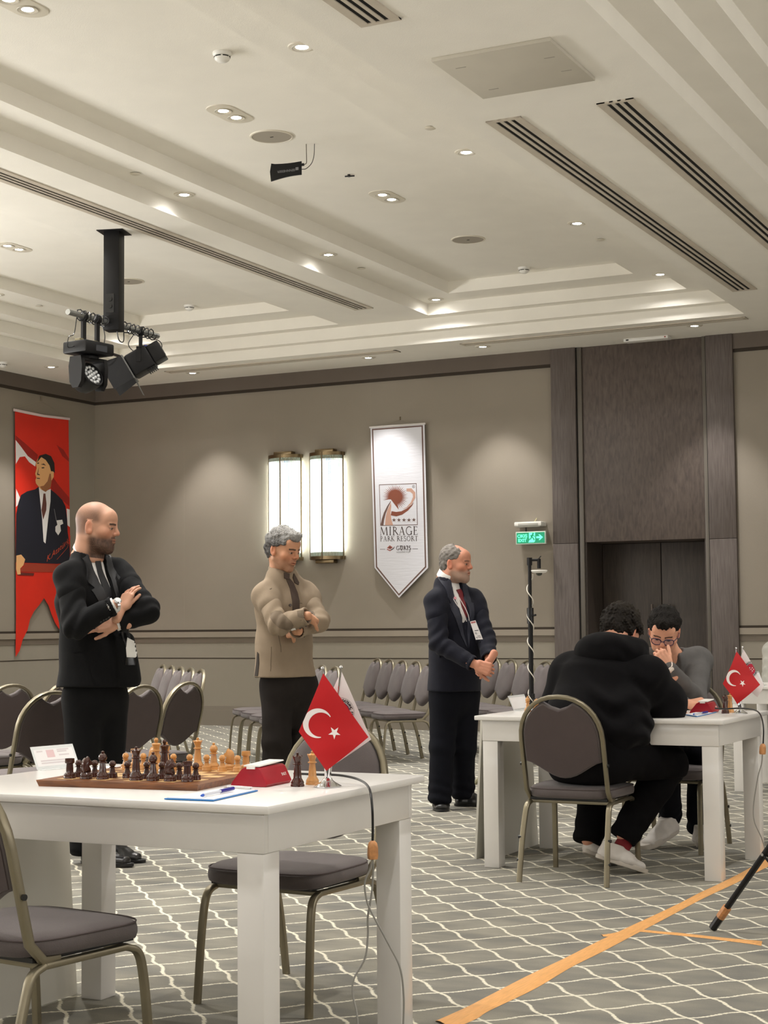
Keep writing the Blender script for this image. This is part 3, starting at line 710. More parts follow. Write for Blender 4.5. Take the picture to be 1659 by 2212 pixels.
def sign_board(x, y0, y1, h, tilt, label):
    t = thing('white_board', label, 'board', (x, (y0+y1)/2, 0))
    for s in (-1, 1):
        m_ = MB(); dx = math.tan(tilt)*h
        m_.add([(s*dx-0.006, y0-(y0+y1)/2, 0), (s*dx+0.006, y0-(y0+y1)/2, 0), (0.006+s*0.008, y0-(y0+y1)/2+0.02, h), (-0.006+s*0.008, y0-(y0+y1)/2+0.02, h),
                (s*dx-0.006, y1-(y0+y1)/2, 0), (s*dx+0.006, y1-(y0+y1)/2, 0), (0.006+s*0.008, y1-(y0+y1)/2-0.02, h), (-0.006+s*0.008, y1-(y0+y1)/2-0.02, h)],
               [(0, 1, 2, 3), (7, 6, 5, 4), (0, 4, 5, 1), (3, 2, 6, 7), (0, 3, 7, 4), (1, 5, 6, 2)])
        m_.build('panel', mat('board_white', srgb(205, 202, 192), 0.5), t, smooth=0)
sign_board(-3.415, 3.66, 4.46, 0.62, 0.06, 'folding white board standing at the left end of the front table, behind the near chair')
sign_board(-3.36, 7.84, 8.50, 0.72, 0.06, 'folding white board standing at the left end of the players\' table')

# ================================================================== chess set
BOARD_A = math.radians(5.8)
def mat_wood2(): pass
MAH = wood('walnut_frame', srgb(96, 56, 30), srgb(142, 88, 48), (2, 14, 14), 0.35, 5, 0.5)
SQD = wood('walnut_square', srgb(112, 70, 36), srgb(140, 92, 50), (3, 20, 20), 0.35, 5)
SQL = wood('maple_square', srgb(206, 168, 112), srgb(226, 192, 138), (3, 20, 20), 0.35, 5)
DP = mat('dark_piece', srgb(64, 32, 22), 0.25, var=0.25, vscale=60, coat=0.4)
LP_ = mat('light_piece', srgb(196, 142, 82), 0.3, var=0.12, vscale=60, coat=0.3)
SQ = 0.0545
def board(org, ang, z, label):
    t = thing('chessboard', label, 'chessboard', (org[0], org[1], z), ang)
    w = SQ*4+0.042; th = 0.018
    m_ = MB(); m_.add([(-w+0.006, -w+0.006, 0), (w-0.006, -w+0.006, 0), (w-0.006, w-0.006, 0), (-w+0.006, w-0.006, 0), (-w, -w, th), (w, -w, th), (w, w, th), (-w, w, th)],
        [(3, 2, 1, 0), (4, 5, 6, 7), (0, 1, 5, 4), (1, 2, 6, 5), (2, 3, 7, 6), (3, 0, 4, 7)]); m_.build('frame', MAH, t, smooth=0)
    for i in range(8):
        for j in range(8):
            m_ = MB(); a = (i-4)*SQ; b = (j-4)*SQ; m_.box(a+0.0003, a+SQ-0.0003, b+0.0003, b+SQ-0.0003, th-0.001, th+0.0006); m_.build('square', SQD if (i+j) % 2 else SQL, t, smooth=0)
    return t
KM = Matrix.Translation((0, 0, 0))
def piece_mesh(kind, mt, s=1.0):
    m_ = MB()
    base = lambda r, h: [(r, 0), (r, 0.005), (r*0.93, 0.007), (r*0.97, 0.010), (r*0.90, 0.014), (r*0.62, h*0.2+0.006), (r*0.60, h*0.22+0.006)]
    if kind == 'pawn': m_.lathe(base(0.0150, 0.045)+[(0.0075, 0.022), (0.0060, 0.028), (0.0095, 0.0285), (0.0095, 0.0305), (0.0055, 0.031), (0.0085, 0.034), (0.0102, 0.039), (0.0085, 0.045), (0.0045, 0.0485), (0, 0.0492)], 18)
    if kind == 'rook': m_.lathe(base(0.0175, 0.055)+[(0.0105, 0.028), (0.0095, 0.042), (0.0135, 0.044), (0.0140, 0.046), (0.0135, 0.057), (0.0100, 0.057), (0.0095, 0.053), (0, 0.053)], 20)
    if kind == 'bishop': m_.lathe(base(0.0178, 0.07)+[(0.0095, 0.032), (0.0075, 0.046), (0.0120, 0.047), (0.0122, 0.0495), (0.0075, 0.0505), (0.0105, 0.055), (0.0125, 0.061), (0.0105, 0.068), (0.0055, 0.0735), (0.0028, 0.0745), (0.0045, 0.0765), (0.0045, 0.079), (0, 0.0815)], 20)
    if kind == 'queen':
        m_.lathe(base(0.0195, 0.085)+[(0.0110, 0.035), (0.0085, 0.060), (0.0130, 0.0615), (0.0130, 0.064), (0.0095, 0.065), (0.0088, 0.070), (0.0125, 0.080), (0.0145, 0.084), (0.0115, 0.085), (0.006, 0.088), (0.003, 0.0885), (0.0042, 0.091), (0.0040, 0.094), (0, 0.096)], 20)
        for k in range(8): a = k*PI/4; m_.lathe([(0, -0.002), (0.0025, 0), (0, 0.0032)], 6, (0.0132*math.cos(a), 0.0132*math.sin(a), 0.0845))
    if kind == 'king':
        m_.lathe(base(0.0195, 0.09)+[(0.0115, 0.037), (0.0090, 0.064), (0.0135, 0.0655), (0.0135, 0.068), (0.0100, 0.069), (0.0098, 0.074), (0.0140, 0.086), (0.0125, 0.088), (0.007, 0.0895), (0.0035, 0.090), (0.0058, 0.094), (0.0068, 0.099), (0.0040, 0.104), (0, 0.105)], 20)
    if kind == 'knight':
        m_.lathe(base(0.0178, 0.06)+[(0.0125, 0.020), (0, 0.020)], 20)
        ol = [(-0.012, 0.018), (0.012, 0.018), (0.011, 0.026), (0.006, 0.034), (0.009, 0.037), (0.018, 0.040), (0.021, 0.044), (0.019, 0.048), (0.011, 0.053), (0.008, 0.060), (0.005, 0.064), (0.003, 0.0605), (-0.004, 0.060), (-0.011, 0.053), (-0.014, 0.044), (-0.014, 0.030)]
        m_.rings(ol, [(0.80, -0.0085), (0.97, -0.006), (1.0, 0), (0.97, 0.006), (0.80, 0.0085)], lambda u, v, w: (u, w*(1.15-0.35*(v-0.018)/0.046), v))
    if s != 1: m_.v = [tuple(c*s for c in v) for v in m_.v]
    return m_.data('chess_'+kind, mt, 40)
PM = {}
def piece(kind, dark, x, y, z, rz, label, group):
    key = (kind, dark)
    if key not in PM: PM[key] = piece_mesh(kind, DP if dark else LP_)
    o = link('chess_'+kind, PM[key]); o.location = (x, y, z); o.rotation_euler = (0, 0, rz); return tag(o, label, 'chess piece', group)
def rookcut(): pass
P00 = Vector((-2.955, 3.868)); ex = Vector((math.cos(BOARD_A), math.sin(BOARD_A))); ey = Vector((-ex.y, ex.x))
def sqp(i, j): return P00 + ex*(SQ*i) + ey*(SQ*j)
bc = P00+ex*SQ*3.5+ey*SQ*3.5
board((bc.x, bc.y), BOARD_A, 0.75, 'wooden chessboard with the set laid out, on the front table')
FILES = ['first from the left', 'second from the left', 'third from the left', 'fourth from the left', 'fifth from the left', 'sixth from the left', 'seventh from the left', 'last, at the right end']
TZ = 0.75+0.0186
BACK = ['rook', 'knight', 'bishop', None, 'queen', 'bishop', 'knight', 'rook']
for i in range(8):
    for dark, j, jp in ((True, 0, 1), (False, 7, 6)):
        col = 'dark brown' if dark else 'pale boxwood'
        nm = BACK[i]
        if nm and not (nm == 'knight' and i == 1 and not dark):
            rz = {True: {1: 1.2, 6: 0.1}, False: {6: PI-0.15}}[dark].get(i, 0.0)
            q = sqp(i, j); side = 'near edge' if dark else 'far edge'
            lab = '%s %s %s of the front board at the %s' % (col, nm, {0: 'on the left corner', 7: 'on the right corner', 1: 'in the left half', 2: 'in the left half', 4: 'in the middle', 5: 'in the right half', 6: 'in the right half'}[i], side)
            piece(nm, dark, q.x, q.y, TZ, rz, lab, 'dark brown pieces' if dark else 'pale boxwood pieces')
        q = sqp(i, jp); piece('pawn', dark, q.x+random.uniform(-.004, .004), q.y+random.uniform(-.004, .004), TZ, 0, '%s pawn, %s in its row on the front board' % (col, FILES[i]), 'dark brown pawns' if dark else 'pale boxwood pawns')
q = sqp(1.1, 7); piece('knight', False, q.x, q.y, TZ, 1.9, 'pale boxwood chess knight in the left half of the board at the far edge', 'pale boxwood pieces')
q = sqp(3, 4); piece('king', False, q.x, q.y, TZ, 0, 'pale boxwood king standing in the middle of the front board', 'pale boxwood pieces')
q = sqp(4.05, 3); piece('king', True, q.x, q.y, TZ, 0, 'dark brown king standing in the middle of the front board beside the pale king', 'dark brown pieces')
piece('queen', True, -2.312, 4.070, 0.75, 0.3, 'dark brown spare queen on the table between the red clock and the flags', 'spare queens')
piece('queen', False, -2.300, 4.135, 0.75, 0.3, 'pale boxwood spare queen on the table between the red clock and the flags', 'spare queens')

# ------------------------------------------------ chess clocks
REDP = mat('red_plastic_clock', srgb(160, 16, 36), 0.35)
def clock(x, y, z, rz, label):
    """long axis along local y, sloping display face towards -x"""
    t = thing('chess_clock', label, 'chess clock', (x, y, z), rz)
    prof = [(-0.068, 0.0), (0.046, 0.0), (0.052, 0.008), (0.030, 0.050), (0.022, 0.055), (-0.018, 0.055), (-0.030, 0.050), (-0.062, 0.012)]
    m_ = MB(); n = len(prof); L_ = 0.078
    m_.rings([(u, v) for u, v in prof], [(0.96, -L_), (1.0, -L_+0.004), (1.0, L_-0.004), (0.96, L_)], lambda u, v, w: (u, w, v)); m_.build('casing', REDP, t, smooth=25)
    m_ = MB()
    for (ya, yb, za, zb) in ((-0.0765, 0.0765, 0.0565, 0.0655),):
        m_.add([(-0.024, ya, za), (0.026, ya, za), (0.026, yb, za+0.006), (-0.024, yb, za+0.006), (-0.022, ya, za+0.004), (0.024, ya, za+0.004), (0.024, yb, zb), (-0.022, yb, zb)],
              [(3, 2, 1, 0), (4, 5, 6, 7), (0, 1, 5, 4), (1, 2, 6, 5), (2, 3, 7, 6), (3, 0, 4, 7)])
    m_.build('rocker_button', PLASTIC_W, t, smooth=0)
    m_ = MB(); m_.box(-0.012, 0.014, -0.082, -0.0765, 0.050, 0.058); m_.build('rocker_end', PLASTIC_W, t, smooth=0)
    # display on the sloping side
    sl = Vector((-0.062+0.030, 0, 0.012-0.050)).normalized(); nn = Vector((-sl.z, 0, sl.x)); nn = nn if nn.x < 0 else -nn
    m_ = MB(); c = Vector((-0.046, 0, 0.031))+nn*0.0012
    m_.add([c+sl*0.017+Vector((0, s, 0)) for s in (-0.05, 0.05)]+[c-sl*0.017+Vector((0, s, 0)) for s in (0.05, -0.05)], [(0, 1, 2, 3)]); m_.build('display', mat('lcd_grey', srgb(150, 156, 140), 0.2), t, smooth=0)
    # lettering on the outer long side
    a = Vector((0.052, 0, 0.008)); b = Vector((0.030, 0, 0.050)); dn = (b-a).normalized(); nr = Vector((dn.z, 0, -dn.x))
    def fn(u, v, w):
        p = a+dn*(0.022+v)+nr*(0.0006+w)+Vector((0, 0.045+u, 0)); return tuple(p)
    m_ = MB()
    for k, ch in enumerate('DGT'):
        fn2 = lambda x_, y_, w_, k=k: fn(-0.010+k*0.0105+x_, y_-0.004, w_)
        put_text(m_, ch, 0.012, fn2, 0.0003, bold=0.0002)
    m_.build('lettering', PLASTIC_W, t, smooth=0)
    return t
clock(-2.432, 4.085, 0.75, 0.05, 'red chess clock with white rocker on the front table beside the chessboard')

# ------------------------------------------------ clipboards, pens, papers, placards
BLUE = mat('blue_plastic_board', srgb(40, 120, 190), 0.35)
def clipboard(pts, label):
    """pts: near-left, near-right, far-right, far-left corners on the table"""
    P = [Vector(p) for p in pts]; c = sum(P, Vector())/4; z = P[0].z
    t = thing('clipboard', label, 'clipboard', (c.x, c.y, z)); Q = [p-c for p in P]
    def slab(sh, z0, z1, nm, mt):
        mb = MB(); lo = [q*sh+Vector((0, 0, z0)) for q in Q]; hi = [q*sh+Vector((0, 0, z1)) for q in Q]
        mb.add(lo+hi, [(3, 2, 1, 0), (4, 5, 6, 7), (0, 1, 5, 4), (1, 2, 6, 5), (2, 3, 7, 6), (3, 0, 4, 7)]); return mb.build(nm, mt, t, smooth=0)
    slab(1.0, 0, 0.003, 'board', BLUE); slab(0.93, 0.003, 0.0045, 'score_sheet', PAPER)
    e = (Q[2]-Q[3]); d = (Q[1]-Q[2]).normalized(); mid = (Q[2]+Q[3])/2+d*0.012
    m_ = MB(); u = e.normalized(); m_.tube([mid-u*0.045+Vector((0, 0, 0.009)), mid+u*0.045+Vector((0, 0, 0.009))], 0.0035, 8); m_.tube([mid-u*0.04+Vector((0, 0, 0.005)), mid-u*0.04+d*0.03+Vector((0, 0, 0.008)), mid+u*0.04+d*0.03+Vector((0, 0, 0.008)), mid+u*0.04+Vector((0, 0, 0.005))], 0.002, 6); m_.build('clip', CHROME, t)
    return t
def pen(a, b, label, group='blue ballpoint pens'):
    a = Vector(a); b = Vector(b); t = thing('ballpoint_pen', label, 'pen', tuple(a), 0, group); d = b-a; L_ = d.length; d.normalize()
    m_ = MB(); m_.tube([d*0.012, d*L_*0.6], 0.0042, 8); m_.build('barrel', mat('clear_barrel', srgb(200, 205, 215), 0.15), t)
    m_ = MB(); m_.tube([Vector((0, 0, 0)), d*0.006, d*0.013], 0.0045, 8, scale=[0.3, 0.8, 1]); m_.build('tip', mat('pen_tip_blue', srgb(40, 90, 190), 0.3), t)
    m_ = MB(); m_.tube([d*L_*0.6, d*L_], 0.0055, 8); m_.build('cap', mat('pen_cap_blue', srgb(36, 30, 130), 0.3), t)
clipboard([(-2.460, 3.622, 0.751), (-2.314, 3.632, 0.751), (-2.342, 3.902, 0.751), (-2.460, 3.924, 0.751)], 'blue clipboard with white score sheet at the near edge of the front table')
pen((-2.368, 3.655, 0.761), (-2.376, 3.829, 0.764), 'blue ballpoint pen lying on the blue clipboard of the front table')
def placard(a, b, h, label, lean_=0.035, text=True):
    """bent acrylic stand: a, b = foot corners; the face looks to the +x side"""
    a = Vector(a); b = Vector(b); c = (a+b)/2; t = thing('name_placard', label, 'placard', tuple(c)); e = (b-a); W_ = e.length; e.normalize(); n_ = Vector((e.y, -e.x, 0))
    def fn(u, v, w): return tuple(e*u + Vector((0, 0, 1))*v - n_*(lean_*v/h) + n_*w)
    ac = mat('acrylic', srgb(225, 228, 228), 0.08, spec=0.8)
    m_ = MB(); m_.prism([(-W_/2, 0.002), (W_/2, 0.002), (W_/2, h), (-W_/2, h)], -0.002, 0.0, fn); m_.build('acrylic_face', ac, t, smooth=0)
    m_ = MB(); m_.box(-0.001, 0.001, 0, 0, 0, 0) if False else None
    p = [e*(-W_/2), e*(W_/2), e*(W_/2)+n_*0.03, e*(-W_/2)+n_*0.03]; mb = MB(); mb.add([q+Vector((0, 0, 0)) for q in p]+[q+Vector((0, 0, 0.002)) for q in p], [(3, 2, 1, 0), (4, 5, 6, 7), (0, 1, 5, 4), (1, 2, 6, 5), (2, 3, 7, 6), (3, 0, 4, 7)]); mb.build('acrylic_foot', ac, t, smooth=0)
    m_ = MB(); m_.prism([(-W_/2+0.008, 0.010), (W_/2-0.008, 0.010), (W_/2-0.008, h-0.010), (-W_/2+0.008, h-0.010)], 0.0, 0.0006, fn); pp = m_.build('printed_sheet', PAPER, t, smooth=0)
    if text:
        pale = mat('pale_print', srgb(214, 206, 208), 0.7); pk = mat('pale_red_print', srgb(226, 196, 198), 0.7)
        m_ = MB(); m_.prism([(-W_*0.18, h*0.5), (W_*0.0, h*0.5), (W_*0.0, h*0.82), (-W_*0.18, h*0.82)], 0.0006, 0.001, fn); m_.build('print_block', pk, pp, smooth=0)
        m_ = MB()
        for (u0, u1, v) in ((0.08, 0.36, 0.78), (0.08, 0.30, 0.70), (-0.4, -0.26, 0.75), (-0.36, 0.3, 0.34), (-0.36, 0.2, 0.24), (0.1, 0.34, 0.55)):
            m_.prism([(W_*u0, h*v), (W_*u1, h*v), (W_*u1, h*v+0.004), (W_*u0, h*v+0.004)], 0.0006, 0.001, fn)
        m_.build('print_lines', pale, pp, smooth=0)['kind'] = 'stuff'
placard((-3.353, 4.222, 0.750), (-3.321, 4.400, 0.750), 0.072, 'clear placard with a printed sheet at the left end of the front table')
# papers and a pen behind the board
o = thing('score_paper', 'white score sheets lying behind the chessboard on the front table', 'paper', (-3.15, 4.38, 0.75), 0.3)
m_ = MB(); m_.box(-0.1, 0.1, -0.07, 0.07, 0, 0.0015); m_.build('sheet', PAPER, o, smooth=0)
pen((-3.06, 4.36, 0.757), (-2.96, 4.42, 0.757), 'blue ballpoint pen on the papers behind the front chessboard')

# ------------------------------------------------ twin table flags
REDF = mat('red_flag_cloth', srgb(190, 2, 14), 0.6, bump=0.1, bscale=900)
WHF = mat('white_flag_cloth', srgb(238, 228, 228), 0.6)
INK = mat('black_print', srgb(30, 28, 34), 0.6)
def cloth(corners, n, off, bend=0.012):
    """quad of corners (top, left, bottom, right) -> function (s, t, w) and a mesh"""
    T, L_, B_, R_ = [Vector(c) for c in corners]; nn = (L_-T).cross(R_-T).normalized()
    if nn.dot(EYE-T) < 0: nn = -nn
    def fn(s, t_, w=0):
        p = T*(1-s)*(1-t_) + L_*(s)*(1-t_) + R_*(1-s)*t_ + B_*s*t_
        return p + nn*(w + bend*math.sin(PI*(s*0.9+0.1))*math.sin(PI*t_) + bend*0.35*math.sin(5*t_+3*s))
    return fn
def cloth_mesh(fn, n, th=0.0006):
    mb = MB(); vs = []; fs = []
    for w in (0, -th):
        for i in range(n+1):
            for j in range(n+1): vs.append(fn(i/n, j/n, w))
    N = (n+1)*(n+1)
    for i in range(n):
        for j in range(n):
            a = i*(n+1)+j; fs += [(a, a+1, a+n+2, a+n+1), (N+a, N+a+n+1, N+a+n+2, N+a+1)]
    for i in range(n):
        for (a, b) in ((i, i+1), (n*(n+1)+i, n*(n+1)+i+1), (i*(n+1), (i+1)*(n+1)), (i*(n+1)+n, (i+1)*(n+1)+n)): fs.append((a, b, N+b, N+a))
    mb.add(vs, fs); return mb
def inv2(fn_c, sx, sy):
    """map emblem coordinates (u right, v down, in metres) onto the cloth around a centre"""
    return fn_c
def flag_stand(base, topR, topW, red, white, label, sc=1.0):
    b = Vector(base); t = thing('table_flags', label, 'flag stand', tuple(b)); loc = lambda p: Vector(p)-b
    m_ = MB(); m_.lathe([(0.040*sc, 0), (0.040*sc, 0.002), (0.036*sc, 0.004), (0.022*sc, 0.012*sc), (0.015*sc, 0.018*sc), (0.012*sc, 0.024*sc), (0.0, 0.025*sc)], 10); m_.build('base', CHROME, t, smooth=25)
    for tp, s in ((topR, -1), (topW, 1)):
        q = loc(tp); foot = Vector((s*0.004, 0, 0.02*sc)); m_ = MB(); m_.tube([foot, q], 0.0028*sc, 8); m_.tube([foot, foot.lerp(q, 0.14)], 0.0050*sc, 8); m_.build('pole', CHROME, t)
        m_ = MB(); m_.lathe([(0, -0.005*sc), (0.0045*sc, -0.003*sc), (0.005*sc, 0.001*sc), (0.003*sc, 0.005*sc), (0, 0.006*sc)], 10, tuple(q)); m_.build('finial', CHROME, t)
    def emb(corners, cu, cv, scale_, rot):
        T, L_, B_, R_ = [loc(c) for c in corners]; f = cloth([loc(c)for c in corners], 1, 0)
        return f
    # red flag
    T, L_, B_, R_ = [loc(c) for c in red]
    EYL = EYE-b
    nn = (L_-T).cross(R_-T).normalized(); nn = nn if nn.dot(EYL-T) > 0 else -nn
    def mk(c4, off):
        T, L_, B_, R_ = c4
        def f(s, q, w=0):
            p = T*(1-s)*(1-q) + L_*s*(1-q) + R_*(1-s)*q + B_*s*q
            return p + nn*(w + off + 0.010*sc*math.sin(PI*s)*math.sin(PI*q*0.9+0.2) + 0.004*sc*math.sin(6*q+4*s))
        def near(P, w=0.0):       # place a flat point at the cloth's surface
            # solve s, q by a few Newton steps in the quad plane
            s = q = 0.5
            for _ in range(8):
                p = f(s, q); ds = (f(s+1e-3, q)-p)/1e-3; dq = (f(s, q+1e-3)-p)/1e-3; r = P-p; r -= nn*r.dot(nn)
                a, b_, d_ = ds.dot(ds), ds.dot(dq), dq.dot(dq); e, g = r.dot(ds), r.dot(dq); D = a*d_-b_*b_
                s += (e*d_-g*b_)/D; q += (a*g-b_*e)/D
            return f(min(1, max(0, s)), min(1, max(0, q)), w)
        return f, near
    fr, nr_ = mk([T, L_, B_, R_], 0.010*sc); mr = cloth_mesh(fr, 14); fl = mr.build('red_flag', REDF, t, smooth=60)
    fwt, nw_ = mk([loc(c) for c in white], 0.003*sc); mw = cloth_mesh(fwt, 14); fw_ = mw.build('white_flag', WHF, t, smooth=60)
    ux = Vector(rt); uz = Vector((0, 0, 1))
    # crescent and star on the red cloth
    c = (T+B_+L_+R_)/4; S = (T-B_).length
    def strip(outer, inner, nm, mt, near, par, c0):
        mb = MB(); n_ = len(outer); vs = [near(c0+ux*u+uz*v, 0.0007) for u, v in outer]+[near(c0+ux*u+uz*v, 0.0007) for u, v in inner]
        mb.add(vs, [(i, i+1, n_+i+1, n_+i) for i in range(n_-1)]); return mb.build(nm, mt, par, smooth=0)
    wm = mat('flag_white', srgb(244, 236, 234), 0.6)
    R1 = S*0.152; R2 = S*0.125; cc = c+ux*(-S*0.125)+uz*(S*0.055)
    o_ = arc(0, 0, R1, R1, 25, 283, 40); off = S*0.035; a2 = math.radians(-26)
    i_ = []
    for k in range(41):
        th = math.radians(25+(283-25)*k/40); d_ = Vector((math.cos(th), math.sin(th))); c2 = Vector((off*math.cos(a2), off*math.sin(a2)))
        # ray from the outer centre to the inner circle
        bq = d_.dot(c2); disc = bq*bq-c2.length_squared+R2*R2; r_ = bq+math.sqrt(max(0, disc)); i_.append(tuple(d_*min(r_, R1)))
    strip(o_, i_, 'crescent', wm, nr_, fl, cc)
    sc_ = cc+ux*(S*0.175)-uz*(S*0.10); pts = [((S*0.068 if k % 2 == 0 else S*0.026)*math.sin(k*PI/5+0.05), (S*0.068 if k % 2 == 0 else S*0.026)*math.cos(k*PI/5+0.05)) for k in range(10)]
    pts = [(-x_, -y_) for x_, y_ in pts]
    mb = MB(); mb.add([nr_(sc_, 0.0007)]+[nr_(sc_+ux*u+uz*v, 0.0007) for u, v in pts], [(0, 1+k, 1+(k+1) % 10) for k in range(10)]); mb.build('star', wm, fl, smooth=0)
    # federation seal on the white cloth
    W4 = [loc(c) for c in white]; cw = (W4[0]+W4[2]+W4[1]+W4[3])/4 + ux*(S*0.012)+uz*(S*0.16); rr = S*0.157
    nv = mat('seal_navy', srgb(44, 34, 84), 0.6); rd = mat('seal_red', srgb(200, 24, 60), 0.6)
    def ring(r0, r1, mt, nm, w_=0.0007):
        mb = MB(); k = 36; vs = [nw_(cw+ux*r0*math.cos(2*PI*i/k)+uz*r0*math.sin(2*PI*i/k), w_) for i in range(k)]+[nw_(cw+ux*r1*math.cos(2*PI*i/k)+uz*r1*math.sin(2*PI*i/k), w_) for i in range(k)]
        mb.add(vs, [(i, (i+1) % k, k+(i+1) % k, k+i) for i in range(k)]); mb.build(nm, mt, fw_, smooth=0)
    ring(rr, rr*0.985, INK, 'seal_rim'); ring(rr*0.70, rr*0.66, nv, 'seal_ring'); ring(rr*0.66, 0.0001, rd, 'seal_disc', 0.0006)
    mb = MB()
    for (gx, gy) in ((-2, 0), (0, 0), (-1, -1), (1, -1), (0, -2), (-2, -2), (2, 0), (1, 1), (-1, 1)):
        s_ = rr*0.17; g = rr*0.19; p_ = [(gx*g-s_/2, gy*g), (gx*g, gy*g+s_/2), (gx*g+s_/2, gy*g), (gx*g, gy*g-s_/2)]
        mb.add([nw_(cw+ux*u+uz*v, 0.0012) for u, v in p_], [(0, 1, 2, 3)])
    mb.build('seal_checks', wm, fw_, smooth=0)['kind'] = 'stuff'
    txt = 'TÜRKİYE SATRANÇ FEDERASYONU '; mb = MB()
    for k, ch in enumerate(txt):
        if ch == ' ': continue
        th = math.radians(150-k*9.4); cs, sn = math.cos(th), math.sin(th); r_ = rr*0.75
        put_text(mb, ch, rr*0.25, lambda x_, y_, z_, cs=cs, sn=sn, r_=r_: nw_(cw+ux*(cs*(r_+y_)+sn*x_)+uz*(sn*(r_+y_)-cs*x_), 0.0008+z_), 0.0002, bold=rr*0.006)
    mb.build('seal_lettering', INK, fw_, smooth=0)
    return t
flag_stand((-2.225, 4.088, 0.751), (-2.220, 4.054, 1.084), (-2.174, 4.078, 1.086),
    [(-2.216, 4.047, 1.070), (-2.273, 4.008, 0.909), (-2.209, 4.049, 0.799), (-2.114, 4.123, 0.890)],
    [(-2.184, 4.096, 1.076), (-2.257, 4.062, 0.906), (-2.231, 4.094, 0.798), (-2.120, 4.154, 0.881)],
    'chrome stand with a red crescent flag and a white federation flag on the front table')

# ------------------------------------------------ cable with taped connector
def cord(label, pts, conn, tails, sc=1.0):
    t = thing('power_cable', label, 'cable', tuple(pts[0])); b = Vector(pts[0]); P = [Vector(p)-b for p in pts]
    m_ = MB(); m_.tube(bez(P, 8), 0.0036, 8); m_.build('black_cable', BLACKP, t)
    c0, c1 = Vector(conn[0])-b, Vector(conn[1])-b
    mtape = mat('brown_tape', srgb(196, 138, 88), 0.45, var=0.25, vscale=60)
    m_ = MB(); m_.sweep([c0, c0.lerp(c1, 0.12), c0.lerp(c1, 0.35), c0.lerp(c1, 0.8), c1], rsec(0.026, 0.022, 0.004), scale=[0.35, 0.8, 1.0, 1.05, 0.95]); m_.build('taped_connector', mtape, t)
    for k, tl in enumerate(tails):
        m_ = MB(); m_.tube(bez([c1]+[Vector(p)-b for p in tl], 7), 0.0028, 8); m_.build('grey_lead', mat('grey_lead', srgb(150, 148, 142), 0.4), t)
cord('black cable running over the front table to a taped connector with two grey leads', [(-2.404, 4.211, 0.771), (-2.313, 4.201, 0.772), (-2.245, 4.201, 0.772), (-2.170, 4.172, 0.765), (-2.094, 4.087, 0.752), (-2.065, 4.049, 0.708), (-2.066, 4.054, 0.645), (-2.068, 4.056, 0.609)],
    ((-2.067, 4.056, 0.612), (-2.069, 4.058, 0.562)),
    [[(-2.076, 4.057, 0.537), (-2.091, 4.053, 0.499), (-2.090, 4.056, 0.461), (-2.081, 4.064, 0.423), (-2.039, 4.092, 0.327), (-2.014, 4.110, 0.263), (-2.008, 4.119, 0.187), (-2.012, 4.123, 0.104), (-2.005, 4.092, -0.031)],
     [(-2.074, 4.070, 0.529), (-2.080, 4.072, 0.466), (-2.092, 4.071, 0.402), (-2.094, 4.074, 0.351), (-2.099, 4.065, 0.290), (-2.124, 4.046, 0.235), (-2.123, 4.038, 0.193), (-2.105, 4.029, 0.134), (-2.090, 4.014, -0.009)]])
m_ = None

# ================================================================== wall lamps
SCB = emit('sconce_glow', (0.93, 1.0, 0.95, 1), 1.0)
def rods_mat():
    M = bpy.data.materials.new('glass_rods_lit'); M.use_nodes = True; nt = M.node_tree; b = nt.nodes['Principled BSDF']; L = nt.links.new
    tc = nt.nodes.new('ShaderNodeTexCoord'); mp = nt.nodes.new('ShaderNodeMapping'); mp.inputs['Scale'].default_value = (1, 0.001, 0.02)
    n = nt.nodes.new('ShaderNodeTexNoise'); n.inputs['Scale'].default_value = 24; n.inputs['Detail'].default_value = 1
    r = nt.nodes.new('ShaderNodeValToRGB'); e = r.color_ramp.elements
    e[0].position = 0.25; e[0].color = (0.30, 0.62, 0.95, 1); e[1].position = 0.75; e[1].color = (1, 0.60, 0.62, 1)  # pastel dispersion of the light is put into the rod colour
    for p, c in ((0.38, (0.95, 1, 1, 1)), (0.5, (1, 1, 0.97, 1)), (0.6, (0.72, 0.95, 0.84, 1))): x = r.color_ramp.elements.new(p); x.color = c
    L(tc.outputs['Object'], mp.inputs[0]); L(mp.outputs[0], n.inputs['Vector']); L(n.outputs['Fac'], r.inputs['Fac'])
    L(r.outputs[0], b.inputs['Emission Color']); L(r.outputs[0], b.inputs['Base Color']); b.inputs['Emission Strength'].default_value = 0.34; b.inputs['Roughness'].default_value = 0.15
    return M
RODS = rods_mat()
RODE = mat('glass_rods_end', srgb(150, 160, 148), 0.15)
